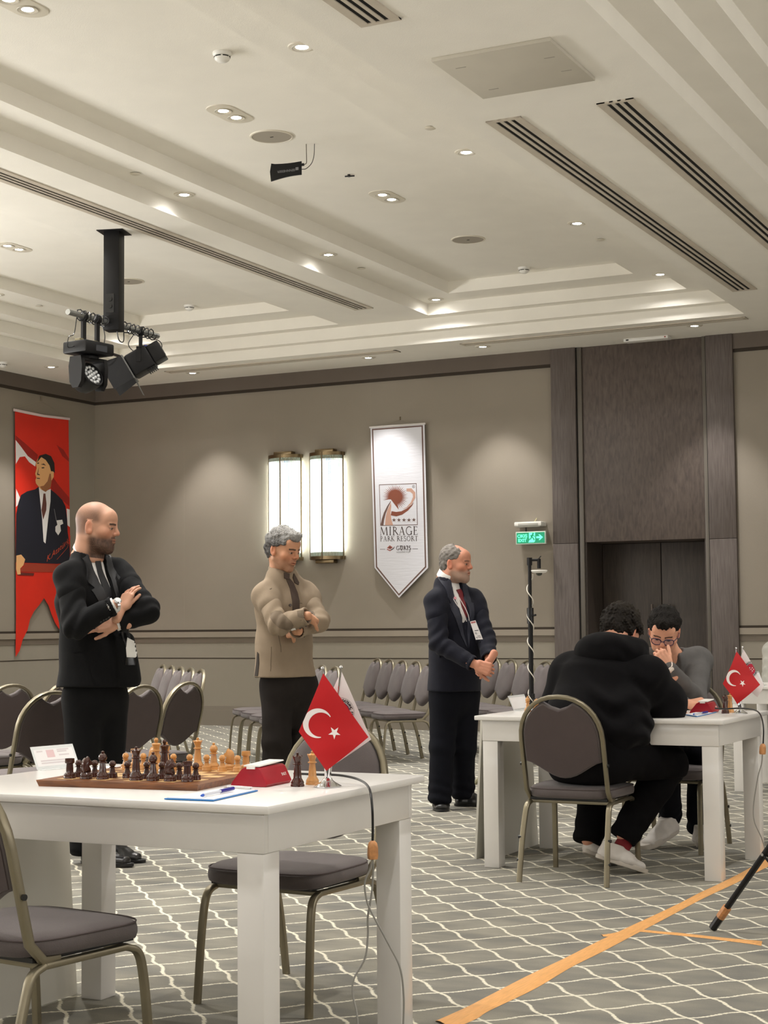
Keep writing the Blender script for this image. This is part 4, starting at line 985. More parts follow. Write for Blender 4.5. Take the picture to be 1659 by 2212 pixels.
def sconce(x, label):
    z0, z1 = 2.0, 3.29; t = thing('wall_lamp', label, 'wall lamp', (x, YB, 0), 0, 'brass wall lamps with glass rods')
    W_, D_ = 0.215, 0.125
    P = lambda a, k=1.0: (W_*k*math.cos(a), -0.03-D_*k*math.sin(a))
    m_ = MB(); m_.box(-0.20, 0.20, -0.012, 0, z0+0.02, z1-0.02); m_.build('back_plate', BRASS2, t, smooth=0)
    m_ = MB(); m_.box(-0.13, 0.13, -0.075, -0.02, z0+0.10, z1-0.10); m_.build('glow_tube', SCB, t, smooth=0)
    m_ = MB(); n_ = 34
    for i in range(n_):
        a = PI*(i+0.5)/n_; p = P(a); m_.tube([(p[0], p[1], z0+0.085), (p[0], p[1], z1-0.085)], 0.0066, 6)
    o = m_.build('glass_rods', RODS, t); o['kind'] = 'stuff'
    m_ = MB()
    for i in range(n_):
        a = PI*(i+0.5)/n_; p = P(a); m_.tube([(p[0], p[1], z1-0.085), (p[0], p[1], z1-0.03)], 0.0066, 6); m_.tube([(p[0], p[1], z0+0.03), (p[0], p[1], z0+0.085)], 0.0066, 6)
    o = m_.build('rod_ends', RODE, t); o['kind'] = 'stuff'
    for (za, zb, nm) in ((z1-0.045, z1-0.005, 'top_cap'), (z0, z0+0.04, 'bottom_cap')):
        ol = [P(PI*i/20, 1.06) for i in range(21)]+[(-W_*1.06, -0.0), (W_*1.06, -0.0)]
        m_ = MB(); m_.prism(ol, za, zb, lambda u, v, w: (u, v, w)); m_.build(nm, BRASS2, t)
    for (za, zb) in ((z1-0.005, z1+0.035), (z0-0.045, z0)):
        m_ = MB(); m_.bbox(-0.125, 0.125, -0.11, -0.005, za, zb, 0.008); m_.build('finial_block', BRASS2, t)
    for a in (0.12, PI/2, PI-0.12):
        p = P(a, 1.06); m_ = MB(); m_.bbox(p[0]-0.006, p[0]+0.006, p[1]-0.006, p[1]+0.006, z0, z1-0.005, 0.002); m_.build('upright_bar', BRASS2, t)
    l = bpy.data.lights.new('lamp_glow', 'AREA'); l.shape = 'RECTANGLE'; l.size = 1.1; l.size_y = 0.06; l.energy = 9; l.color = (0.93, 1.0, 0.92)
    for s in (-1, 1):
        o = bpy.data.objects.new('lamp_glow', l); COL.objects.link(o); o.parent = t; o.location = (s*0.18, -0.015, 2.65); o.rotation_euler = (PI/2, s*PI/2, 0); o.rotation_euler = (0, 0, 0)
        o.rotation_euler = Matrix(((0, 0, -s), (0, s, 0), (1, 0, 0))).transposed().to_euler() if False else (0, s*-PI/2, 0)
    return t
sconce(-9.915, 'brass wall lamp with glowing glass rods, the left one, behind the beige jacket man')
sconce(-9.340, 'brass wall lamp with glowing glass rods, the right one, beside the pointed banner')

# ================================================================== pointed white banner
def wallfn(y): return lambda u, v, w: (u, y-w, v)
BY = YB-0.055
bw = wallfn(BY)
o3 = [(-8.7380, 3.5460), (-8.0320, 3.5020), (-8.7520, 1.9170)]
def bp(cx, cy):
    a = (cx-1038)/484; b = (cy-183)/1232
    return (o3[0][0]+(o3[1][0]-o3[0][0])*a+(o3[2][0]-o3[0][0])*b, o3[0][1]+(o3[1][1]-o3[0][1])*a+(o3[2][1]-o3[0][1])*b)
t = thing('pointed_banner', 'white pointed banner with a brown palm emblem hanging on the back wall', 'banner', (0, 0, 0)); 
t.location = (-8.41, BY, 0)
def rel(fn, t): return lambda u, v, w: tuple(Vector(fn(u, v, w))-t.location)
fb = rel(bw, t)
BANW = mat('banner_white', srgb(208, 208, 214), 0.55, bump=0.5, bscale=9, stretch=(0.6, 1, 5))
BRN = mat('banner_brown', srgb(98, 72, 64), 0.6); BR2 = mat('palm_brown', srgb(122, 62, 40), 0.6); TAN = mat('palm_tan', srgb(186, 146, 128), 0.6)
m_ = MB(); m_.prism([bp(*q) for q in ((1038, 183), (1522, 150), (1550, 1415), (1293, 1690), (1075, 1435))], -0.002, 0.0, fb); cl = m_.build('cloth', BANW, t, smooth=0)
m_ = MB(); m_.tube([fb(*bp(1030, 180), 0.0), fb(*bp(1530, 146), 0.0)], 0.012, 10); m_.build('top_rod', mat('rod_white', srgb(205, 200, 196), 0.5), t)
m_ = MB(); m_.tube([fb(*bp(1110, 172), 0), fb(*bp(1288, 108), -0.05)], 0.0025, 5); m_.tube([fb(*bp(1288, 108), -0.05), fb(*bp(1470, 152), 0)], 0.0025, 5); m_.build('hanging_string', mat('string', srgb(150, 140, 122), 0.8), t)
m_ = MB(); m_.tube([fb(*bp(1288, 80), -0.05), fb(*bp(1289, 112), -0.05)], 0.009, 8); m_.build('hook', mat('hook_metal', srgb(120, 108, 88), 0.4, metal=0.6), t)
def frame_strip(outer, inner, mt, nm, par, w0=0.0, w1=0.001):
    mb = MB(); n_ = len(outer)
    for i in range(n_):
        j = (i+1) % n_; mb.prism([outer[i], outer[j], inner[j], inner[i]], w0, w1, fb)
    return mb.build(nm, mt, par, smooth=0)
frame_strip([bp(*q) for q in ((1051, 193), (1508, 160), (1535, 1410), (1293, 1673), (1087, 1430))], [bp(*q) for q in ((1063, 205), (1496, 173), (1523, 1405), (1293, 1655), (1099, 1424))], BRN, 'border', cl)
frame_strip([bp(*q) for q in ((1116, 692), (1451, 674), (1460, 1043), (1127, 1060))], [bp(*q) for q in ((1121, 697), (1447, 680), (1455, 1038), (1131, 1054))], BRN, 'emblem_frame', cl)
m_ = MB(); k = 0; pts = []
for i in range(61):
    a = math.radians(-75+i*4.5); r_ = 60 if i % 2 else (108 if i % 4 else 116); pts.append((1262+r_*math.cos(a), 800-r_*math.sin(a)))
m_.prism([bp(*q) for q in pts+[(1205, 822), (1222, 822)]], 0.0, 0.0012, fb)
m_.build('palm_crown', BR2, cl, smooth=0)
def B2(pts): return [bp(*p) for p in pts]
sc1 = abs(bp(1138, 0)[0]-bp(1038, 0)[0])/100
m_ = MB(); ribbon(m_, B2([(1222, 838), (1195, 885), (1168, 945), (1152, 1000), (1142, 1054)]), [4*sc1, 12*sc1, 18*sc1, 22*sc1, 26*sc1], fb, 0, 0.0012); m_.build('palm_trunk', BRN, cl, smooth=0)
m_ = MB(); m_.prism(B2([(1222, 850), (1226, 880), (1220, 940), (1226, 1000), (1242, 1050), (1170, 1053), (1175, 980), (1190, 920)]), 0, 0.0012, fb); m_.build('palm_trunk_light', TAN, cl, smooth=0)
m_ = MB(); ribbon(m_, B2([(1225, 945), (1270, 952), (1320, 940), (1370, 908), (1410, 868), (1424, 845)]), [34*sc1, 36*sc1, 28*sc1, 20*sc1, 9*sc1, 2*sc1], fb, 0, 0.0012); m_.build('swoosh_dark', BR2, cl, smooth=0)
m_ = MB(); ribbon(m_, B2([(1362, 735), (1400, 735), (1428, 762), (1430, 800), (1405, 850), (1365, 890), (1330, 905)]), [22*sc1, 30*sc1, 26*sc1, 22*sc1, 14*sc1, 7*sc1, 2*sc1], fb, 0, 0.0011); m_.build('swoosh_light', TAN, cl, smooth=0)
for k, (sx, sy) in enumerate(((1250, 1005), (1294, 1003), (1339, 1002), (1383, 1001), (1427, 998))):
    m_ = MB(); pts = [(sx+(19 if i % 2 == 0 else 7.6)*math.sin(i*PI/5), sy-(19 if i % 2 == 0 else 7.6)*math.cos(i*PI/5)) for i in range(10)]
    m_.add([fb(*bp(sx, sy), 0.0012)]+[fb(*bp(*p), 0.0012) for p in pts], [(0, 1+i, 1+(i+1) % 10) for i in range(10)]); m_.build('star', BRN, cl, smooth=0)
# serif capitals drawn as strokes
GL = {
 'M': (1.0, [([(0.06, 0), (0.14, 1)], .05), ([(0.14, 1), (0.47, 0.05)], .13), ([(0.47, 0.05), (0.80, 1)], .05), ([(0.80, 1), (0.88, 0)], .13)], [(0.0, 0.15, 0), (0.76, 1.0, 0)]),
 'I': (0.36, [([(0.18, 0), (0.18, 1)], .13)], [(0.04, 0.32, 0), (0.04, 0.32, 1)]),
 'R': (0.72, [([(0.16, 0), (0.16, 1)], .13), (arc(0.18, 0.74, 0.32, 0.24, 90, -90, 10), .09), ([(0.34, 0.5), (0.72, 0.0)], .12)], [(0.02, 0.30, 0), (0.02, 0.2, 1)]),
 'A': (0.78, [([(0.38, 1.0), (0.10, 0.0)], .05), ([(0.38, 1.0), (0.66, 0.0)], .13), ([(0.20, 0.36), (0.54, 0.36)], .05)], [(0.0, 0.2, 0), (0.54, 0.78, 0)]),
 'G': (0.82, [(arc(0.42, 0.5, 0.36, 0.5, 45, 330, 18), .09), ([(0.70, 0.02), (0.70, 0.42)], .12)], [(0.56, 0.82, 0.44)]),
 'E': (0.60, [([(0.15, 0), (0.15, 1)], .13), ([(0.15, 0.98), (0.50, 0.98)], .05), ([(0.15, 0.53), (0.42, 0.53)], .05), ([(0.15, 0.02), (0.54, 0.02)], .05), ([(0.50, 1.0), (0.50, 0.84)], .04), ([(0.55, 0.0), (0.55, 0.18)], .04), ([(0.42, 0.44), (0.42, 0.62)], .04)], [(0.02, 0.2, 0), (0.02, 0.2, 1)]),
 'P': (0.60, [([(0.16, 0), (0.16, 1)], .13), (arc(0.18, 0.72, 0.32, 0.26, 90, -90, 10), .09)], [(0.02, 0.30, 0), (0.02, 0.2, 1)]),
 'K': (0.72, [([(0.15, 0), (0.15, 1)], .13), ([(0.20, 0.48), (0.60, 1.0)], .05), ([(0.28, 0.55), (0.70, 0.0)], .12)], [(0.02, 0.30, 0), (0.02, 0.28, 1), (0.48, 0.70, 1)]),
 'S': (0.54, [(arc(0.27, 0.76, 0.20, 0.23, 30, 255, 12)+arc(0.27, 0.26, 0.22, 0.25, 75, -150, 12), .10)], []),
 'O': (0.84, [(arc(0.42, 0.5, 0.35, 0.47, 0, 360, 24), .10)], []),
 'T': (0.66, [([(0.33, 0), (0.33, 1)], .13), ([(0.04, 0.98), (0.62, 0.98)], .05), ([(0.05, 1.0), (0.05, 0.82)], .04), ([(0.61, 1.0), (0.61, 0.82)], .04)], [(0.20, 0.46, 0)]),
 'U': (0.74, [([(0.16, 1), (0.16, 0.35)]+arc(0.37, 0.32, 0.21, 0.32, 180, 360, 10)+[(0.58, 1)], .13)], [(0.04, 0.30, 1), (0.46, 0.72, 1)]),
 ' ': (0.34, [], [])}
def serif_text(mb, txt, ox, oy, h, width, fn, wt=1.0):
    tot = sum(GL[c][0] for c in txt)+0.10*(len(txt)-1); sx = width/tot; x = ox
    for c in txt:
        w_, st, sf = GL[c]
        for pts, wd in st: ribbon(mb, [(x+p[0]*sx, oy+p[1]*h) for p in pts], wd*h*wt*0.95, fn, 0, 0.001)
        for (a, b, yy) in sf: ribbon(mb, [(x+a*sx, oy+yy*h), (x+b*sx, oy+yy*h)], 0.05*h*wt, fn, 0, 0.001)
        x += (w_+0.10)*sx
ink = mat('banner_ink', srgb(58, 44, 42), 0.6)
def line_text(txt, p0, p1, hpx, nm, wt=1.0):
    a = Vector(bp(*p0)); b = Vector(bp(*p1)); d = b-a; W_ = d.length; s_ = d.y/W_
    m_ = MB(); serif_text(m_, txt, 0, 0, hpx*sc1, W_, lambda u, v, w: fb(a.x+u, a.y+u*s_+v, w+0.0002), wt); return m_.build(nm, ink, cl, smooth=0)
line_text('MIRAGE', (1126, 1143), (1462, 1128), 66, 'title_lettering')
line_text('PARK RESORT', (1126, 1197), (1462, 1183), 40, 'subtitle_lettering')
line_text('GURIS', (1270, 1270), (1400, 1264), 32, 'owner_lettering', 1.7)
m_ = MB()
for (x_, y_) in ((1306, 1233), (1318, 1232.5), (1364, 1231)): c = bp(x_, y_); m_.prism([(c[0]-.006, c[1]-.006), (c[0]+.006, c[1]-.006), (c[0]+.006, c[1]+.006), (c[0]-.006, c[1]+.006)], 0, 0.001, fb)
ribbon(m_, B2([(1390, 1270), (1392, 1278), (1387, 1284)]), 5*sc1, fb, 0, 0.001)
put_text(m_, 'HOLDİNG A.Ş.', 17*sc1, lambda x_, y_, z_: fb(bp(1330, 1292)[0]+x_, bp(1330, 1292)[1]+y_, 0.0005+z_), 0.0003)
m_.build('small_lettering', ink, cl, smooth=0)
m_ = MB(); put_text(m_, '®', 36*sc1, lambda x_, y_, z_: fb(bp(1425, 718)[0]+x_, bp(1425, 718)[1]+y_, 0.0005+z_), 0.0003); m_.build('registered_mark', ink, cl, smooth=0)
for a, b in (((1124, 1268), (1172, 1266)), ((1412, 1254), (1462, 1252))):
    m_ = MB(); ribbon(m_, B2([a, b]), 3*sc1, fb, 0, 0.001); m_.build('rule_line', ink, cl, smooth=0)
m_ = MB(); m_.prism(B2([(1186, 1254), (1212, 1230), (1240, 1248), (1216, 1266)]), 0, 0.001, fb); m_.prism(B2([(1186, 1262), (1214, 1272), (1240, 1256), (1240, 1264), (1214, 1282), (1186, 1270)]), 0, 0.001, fb); m_.build('owner_logo', mat('logo_red', srgb(150, 78, 66), 0.6), cl, smooth=0)
m_ = MB(); ribbon(m_, B2([(1222, 1272), (1246, 1256), (1254, 1240)]), [8*sc1, 7*sc1, 3*sc1], fb, 0.0005, 0.0015); m_.prism(B2([(1204, 1250), (1214, 1242), (1224, 1249), (1214, 1257)]), 0.001, 0.0016, fb); m_.build('owner_logo_mark', ink, cl, smooth=0)

# ================================================================== red portrait banner on the left wall
RX = XL+0.03
t = thing('red_banner', 'red swallowtail banner with a portrait of a man, on the left wall', 'banner', (RX, 16.1, 0))
fl = lambda u, v, w: (w, u-16.1, v)
def LB(pts, w, nm, mt, par=None, th=0.0012):
    mb = MB(); mb.prism(pts, w, w+th, fl); return mb.build(nm, mt, par or t, smooth=0)
RB = mat('banner_red', srgb(206, 36, 12), 0.6, var=0.05, vscale=3)
RD = mat('banner_dark_red', srgb(150, 24, 12), 0.6); WH2 = mat('banner_print_white', srgb(226, 222, 220), 0.6)
NV = mat('print_navy', srgb(15, 17, 32), 0.6); SK = mat('print_skin', srgb(222, 168, 112), 0.6); SKD = mat('print_skin_shade', srgb(150, 96, 58), 0.6); HR = mat('print_hair', srgb(28, 22, 20), 0.6)
rc = LB([(15.591, 3.838), (15.820, 3.827), (16.135, 3.822), (16.636, 3.850), (16.658, 3.062), (16.682, 2.268), (16.694, 1.793), (16.706, 0.925), (16.583, 1.068), (16.494, 1.178), (16.393, 1.272), (16.317, 1.381), (16.260, 1.489), (16.168, 1.581), (16.084, 1.503), (15.976, 1.418), (15.899, 1.319), (15.859, 1.197), (15.766, 1.077), (15.709, 0.942), (15.635, 0.871), (15.640, 1.319), (15.617, 2.527)], 0.0, 'cloth', RB)
LB([(15.565, 3.859), (15.832, 3.853), (16.134, 3.847), (16.652, 3.866), (16.652, 3.839), (16.135, 3.819), (15.832, 3.822), (15.565, 3.829)], -0.001, 'top_rod', mat('rod_pale', srgb(214, 196, 196), 0.5), th=0.014)
LB([(15.606, 3.539), (15.776, 3.463), (16.030, 3.340), (16.006, 3.248), (15.837, 3.308), (15.706, 3.411), (15.606, 3.482)], 0.0012, 'print_fold', RD, rc)
LB([(16.398, 3.500), (16.537, 3.450), (16.648, 3.348), (16.648, 3.308), (16.513, 3.368)], 0.0012, 'print_fold', RD, rc)
LB([(16.314, 3.099), (16.440, 2.998), (16.657, 2.855), (16.660, 2.744), (16.517, 2.814), (16.291, 2.940)], 0.0012, 'print_fold', RD, rc)
LB([(15.606, 3.482), (15.706, 3.411), (15.837, 3.308), (15.994, 3.247), (15.980, 3.193), (15.864, 3.236), (15.783, 3.300), (15.684, 3.282), (15.614, 3.193)], 0.0013, 'print_crescent', WH2, rc)
LB([(15.622, 2.889), (15.694, 2.791), (15.653, 2.697), (15.622, 2.672)], 0.0013, 'print_star', WH2, rc)
LB([(16.605, 2.712), (16.666, 2.704), (16.673, 2.482), (16.627, 2.503)], 0.0013, 'print_star', WH2, rc)
LB([(15.623, 2.005), (15.626, 2.589), (15.662, 2.712), (15.712, 2.822), (15.830, 2.876), (15.978, 2.910), (16.046, 2.946), (16.168, 2.884), (16.286, 2.932), (16.391, 2.884), (16.517, 2.814), (16.581, 2.739), (16.616, 2.582), (16.627, 2.424), (16.664, 2.267), (16.675, 2.173), (16.671, 2.027), (16.399, 2.009)], 0.0024, 'print_suit', NV, rc)
LB([(16.050, 2.941), (16.168, 2.897), (16.281, 2.939), (16.278, 2.782), (16.235, 2.561), (16.186, 2.255), (16.149, 2.277), (16.118, 2.555), (16.079, 2.770)], 0.0036, 'print_shirt', WH2, rc)
LB([(16.139, 2.870), (16.176, 2.873), (16.199, 2.746), (16.195, 2.668), (16.137, 2.548), (16.102, 2.663), (16.125, 2.773)], 0.0048, 'print_tie', mat('print_tie', srgb(96, 54, 46), 0.6), rc)
fa = LB([(16.013, 3.277), (16.066, 3.331), (16.188, 3.339), (16.263, 3.283), (16.284, 3.167), (16.339, 3.160), (16.339, 3.093), (16.295, 3.042), (16.276, 2.962), (16.180, 2.893), (16.082, 2.922), (15.992, 2.984), (15.982, 3.026), (16.001, 3.056), (15.976, 3.103), (16.005, 3.175), (15.989, 3.228)], 0.0048, 'print_face', SK, rc)
LB([(16.070, 2.952), (16.143, 2.968), (16.216, 3.028), (16.255, 3.125), (16.279, 3.127), (16.295, 3.034), (16.276, 2.955), (16.180, 2.893), (16.114, 2.912)], 0.006, 'print_shade', SKD, rc)
LB([(15.999, 3.235), (16.056, 3.333), (16.176, 3.366), (16.282, 3.347), (16.348, 3.267), (16.359, 3.141), (16.326, 3.159), (16.284, 3.159), (16.254, 3.227), (16.177, 3.291), (16.091, 3.318), (16.038, 3.271)], 0.006, 'print_hair', HR, rc)
for q in ([(16.082, 3.227), (16.140, 3.241), (16.185, 3.220), (16.140, 3.225)], [(16.009, 3.236), (16.043, 3.248), (16.048, 3.236), (16.019, 3.227)], [(16.097, 3.191), (16.146, 3.198), (16.151, 3.186), (16.102, 3.179)], [(16.006, 3.056), (16.069, 3.055), (16.064, 3.045), (16.011, 3.044)], [(16.043, 3.186), (16.029, 3.107), (16.068, 3.098), (16.059, 3.091), (16.010, 3.093)]):
    LB(q, 0.0065, 'print_feature', HR, fa if False else rc)
LB([(16.399, 2.551), (16.514, 2.567), (16.535, 2.518), (16.475, 2.496), (16.490, 2.425), (16.436, 2.368), (16.380, 2.415), (16.380, 2.472), (16.419, 2.499)], 0.0036, 'print_pocket_square', WH2, rc)
LB([(16.348, 2.693), (16.358, 2.693), (16.404, 2.547), (16.394, 2.542)], 0.0036, 'print_chain', mat('print_grey', srgb(130, 130, 135), 0.6), rc)
LB([(15.773, 1.999), (16.399, 2.003), (16.671, 2.011), (16.672, 1.919), (16.400, 1.906), (15.633, 1.892), (15.633, 1.934), (15.764, 1.949)], 0.0036, 'print_lectern', mat('print_lectern', srgb(150, 52, 30), 0.6), rc)
LB([(15.652, 1.885), (15.972, 1.882), (15.960, 1.852), (15.664, 1.851)], 0.0036, 'print_lectern_shade', mat('print_lectern_dark', srgb(92, 30, 22), 0.6), rc)
LB([(15.631, 2.086), (15.720, 2.101), (15.796, 2.046), (15.764, 1.975), (15.703, 1.932), (15.713, 1.864), (15.652, 1.858), (15.628, 1.922)], 0.0048, 'print_hand', SK, rc)
sg = [(16.206, 2.023), (16.674, 2.291), (16.205, 2.147)]
s0 = Vector(sg[0]); sd = (Vector(sg[1])-s0); sv = (Vector(sg[2])-s0); sgm = MB()
def sig(x_, y_, z_): p = s0+sd*(x_/5.0)+sv*(y_/1.5+0.02*math.sin(x_*5)); return fl(p.x, p.y, 0.004+z_)
put_text(sgm, 'K.Atatürk', 1.25, lambda x_, y_, z_: sig(x_*0.95+0.22*y_, y_, z_), 0.0006, 'LEFT', bold=-0.012)
ribbon(sgm, [(2.2, -0.9), (3.2, -0.75), (4.4, -0.5), (5.0, 0.3), (5.2, 0.9)], 0.06, sig, 0, 0.001)
sgm.build('signature', mat('print_orange', srgb(196, 70, 34), 0.6), rc, smooth=0)
m_ = MB(); a = (15.565, 3.860); b = (16.658, 3.862); c = (16.119, 4.022); d = (16.119, 4.057)
m_.tube([fl(a[0], a[1], 0), fl(c[0], c[1], -0.02)], 0.002, 5); m_.tube([fl(c[0], c[1], -0.02), fl(b[0], b[1], 0)], 0.002, 5); m_.build('hanging_string', MATS['string'], t)
m_ = MB(); m_.tube([fl(d[0], d[1]+0.02, -0.02), fl(c[0], c[1], -0.02)], 0.008, 8); m_.build('hook', MATS['hook_metal'], t)

# ================================================================== emergency lamp and exit sign
yp = 17.05
e = [(-6.8830, 2.3610), (-6.5560, 2.3530), (-6.5570, 2.2910), (-6.8620, 2.2420), (-6.5040, 2.2390), (-6.5040, 2.0940), (-6.8610, 2.0990)]
lx, lz = (e[0][0]+e[1][0])/2, e[2][1]; W_ = (e[1][0]-e[0][0])
t = thing('emergency_light', 'white emergency light unit on the wall above the exit sign', 'emergency light', (lx, YB, lz))
m_ = MB(); m_.bbox(-W_/2, W_/2, -0.17, 0, 0.012, 0.062, 0.012); m_.build('housing', PLASTIC_W, t)
m_ = MB(); m_.bbox(-W_/2+0.02, W_/2-0.02, -0.165, -0.03, 0.0, 0.016, 0.006); m_.bbox(-W_/2+0.05, W_/2-0.04, -0.1745, -0.165, 0.016, 0.044, 0.003); m_.build('diffuser', mat('prismatic_cover', srgb(168, 166, 158), 0.2), t)
m_ = MB(); m_.tube([(0.02, -0.02, 0.06), (0.05, -0.01, 0.11)], 0.004, 6); m_.build('wire', mat('yellow_wire', srgb(200, 190, 140), 0.5), t)
cx = (e[3][0]+e[4][0])/2; zb = e[6][1]; zt = e[3][1]; W2_ = (e[4][0]-e[3][0])/2; H_ = zt-zb
t = thing('exit_sign', 'green exit sign with running figure and arrow on the back wall', 'sign', (cx, yp, zb))
fx = lambda u, v, w: (u, -w, v)
m_ = MB(); m_.bbox(-W2_, W2_, 0.0, 0.035, 0, H_, 0.004); m_.build('frame', mat('sign_frame', srgb(200, 214, 200), 0.4), t)
m_ = MB(); m_.box(-W2_+0.012, W2_-0.012, -0.002, 0.001, 0.012, H_-0.012); m_.build('panel', emit('sign_green', (0.0, 0.16, 0.075, 1), 0.9), t, smooth=0)
LT = emit('sign_lit', (0.10, 0.85, 0.42, 1), 1.0)
m_ = MB(); sz = H_*0.34
put_text(m_, 'ÇIKIŞ', sz, lambda x_, y_, z_: fx(-W2_*0.55+x_, H_*0.54+y_, 0.003+z_), 0.0005, bold=0.0015); put_text(m_, 'EXIT', sz, lambda x_, y_, z_: fx(-W2_*0.55+x_, H_*0.20+y_, 0.003+z_), 0.0005, bold=0.0015); m_.build('lettering', LT, t, smooth=0)
def U(x_, y_): return ((x_-507)/317*W2_, (605-y_)/275*H_)
m_ = MB(); m_.prism([U(474, 362), U(605, 358), U(603, 540), U(580, 566), U(460, 568), U(480, 520), U(474, 450)], 0.002, 0.0035, fx); m_.build('door_symbol', LT, t, smooth=0)
dk = MATS['sign_green']; m_ = MB()
ribbon(m_, [U(560, 398), U(528, 440)], 0.016, fx, 0.0035, 0.005); ribbon(m_, [U(528, 440), U(560, 470), U(588, 520)], 0.013, fx, 0.0035, 0.005); ribbon(m_, [U(528, 440), U(515, 490), U(480, 500), U(462, 508)], 0.013, fx, 0.0035, 0.005); ribbon(m_, [U(545, 412), U(500, 425)], 0.009, fx, 0.0035, 0.005); ribbon(m_, [U(550, 415), U(600, 440)], 0.009, fx, 0.0035, 0.005)
c = U(562, 382); m_.prism([(c[0]+0.011*math.cos(i*PI/5), c[1]+0.011*math.sin(i*PI/5)) for i in range(10)], 0.0035, 0.005, fx); m_.build('running_figure', dk, t, smooth=0)
m_ = MB(); m_.prism([U(628, 440), U(710, 440), U(672, 402), U(704, 400), U(768, 462), U(704, 522), U(676, 520), U(710, 484), U(628, 480)], 0.002, 0.0035, fx); m_.build('arrow', LT, t, smooth=0)
m_ = MB(); m_.tube([(-0.06, 0.017, H_), (-0.06, 0.017, lz-zb-0.002)], 0.008, 8); m_.build('hanger', BLACKP, t)
m_ = MB(); m_.box(-0.03, 0.03, 0.035, YB-yp, H_*0.35, H_*0.65); m_.build('wall_bracket', PLASTIC_W, t, smooth=0)

# ================================================================== camera on a tripod stand
pc = (-4.580, 11.655, 0.000)
t = thing('camera_stand', 'black stand pole wound with a white cable, between navy suit and timber doorway', 'stand', (pc[0], pc[1], 0))
HT = 1.2+(1352-1209)/3534.5*12.45
m_ = MB(); m_.tube([(0, 0, 0.35), (0, 0, 1.32)], 0.018, 12); m_.build('lower_pole', BLACK, t)
m_ = MB(); m_.tube([(0, 0, 1.30), (0, 0, HT)], 0.0135, 12); m_.build('upper_pole', BLACK, t)
for z in (0.62, 1.27): m_ = MB(); m_.tube([(0, 0, z-0.06), (0, 0, z+0.06)], 0.026, 12); m_.tube([(0.02, -0.01, z), (0.055, -0.03, z+0.005)], 0.008, 8); m_.build('clamp_collar', BLACKP, t)
for k in range(3):
    a = math.radians(205+120*k); d = Vector((math.cos(a), math.sin(a), 0)); m_ = MB(); m_.tube([d*0.03+Vector((0, 0, 0.64)), d*0.42+Vector((0, 0, 0.02))], 0.011, 8); lg = m_.build('leg', BLACK, t)
    m_ = MB(); m_.tube([d*0.38+Vector((0, 0, 0.06)), d*0.44+Vector((0, 0, 0.008))], 0.017, 8); m_.build('foot', mat('olive_rubber', srgb(120, 116, 90), 0.7), lg)
    m_ = MB(); m_.tube([d*0.02+Vector((0, 0, 0.36)), d*0.23+Vector((0, 0, 0.33))], 0.006, 6); m_.build('brace', BLACK, t)
ux = Vector((rt.x, rt.y, 0)).normalized()
m_ = MB(); m_.tube([Vector((0, 0, HT-0.05)), Vector((0, 0, HT+0.008))], 0.020, 10); m_.tube([Vector((0, 0, HT-0.01)), ux*0.07+Vector((0, 0, HT-0.01))], 0.010, 8); m_.tube([ux*0.072+Vector((0, 0, HT+0.0)), ux*0.072+Vector((0, 0, HT-0.075))], 0.014, 10); m_.tube([ux*0.07+Vector((0, 0, HT)), ux*0.088+Vector((0, 0, HT+0.02))], 0.004, 6); m_.build('bracket', BLACK, t)
m_ = MB(); pts = []
for k in range(80):
    z = HT-0.12-(HT-0.65)*k/80; a = k*0.42; pts.append((0.024*math.cos(a), 0.024*math.sin(a), z))
m_.tube(pts, 0.0042, 6); m_.build('white_cable', mat('white_cable', srgb(222, 216, 204), 0.5), t)
pd = Vector((pc[0], pc[1], 0))+ux*0.072
t = thing('dome_camera', 'small white dome camera hanging from the stand bracket', 'camera', (pd.x, pd.y, HT-0.086))
m_ = MB(); m_.lathe([(0, 0.0), (0.062, -0.001), (0.064, -0.008), (0.052, -0.020), (0.030, -0.024), (0, -0.024)], 24); m_.build('housing', PLASTIC_W, t)
m_ = MB(); m_.lathe([(0.024, -0.022), (0.022, -0.034), (0.013, -0.043), (0, -0.046)], 16); m_.build('dome', mat('smoked_dome', srgb(52, 54, 44), 0.1), t)

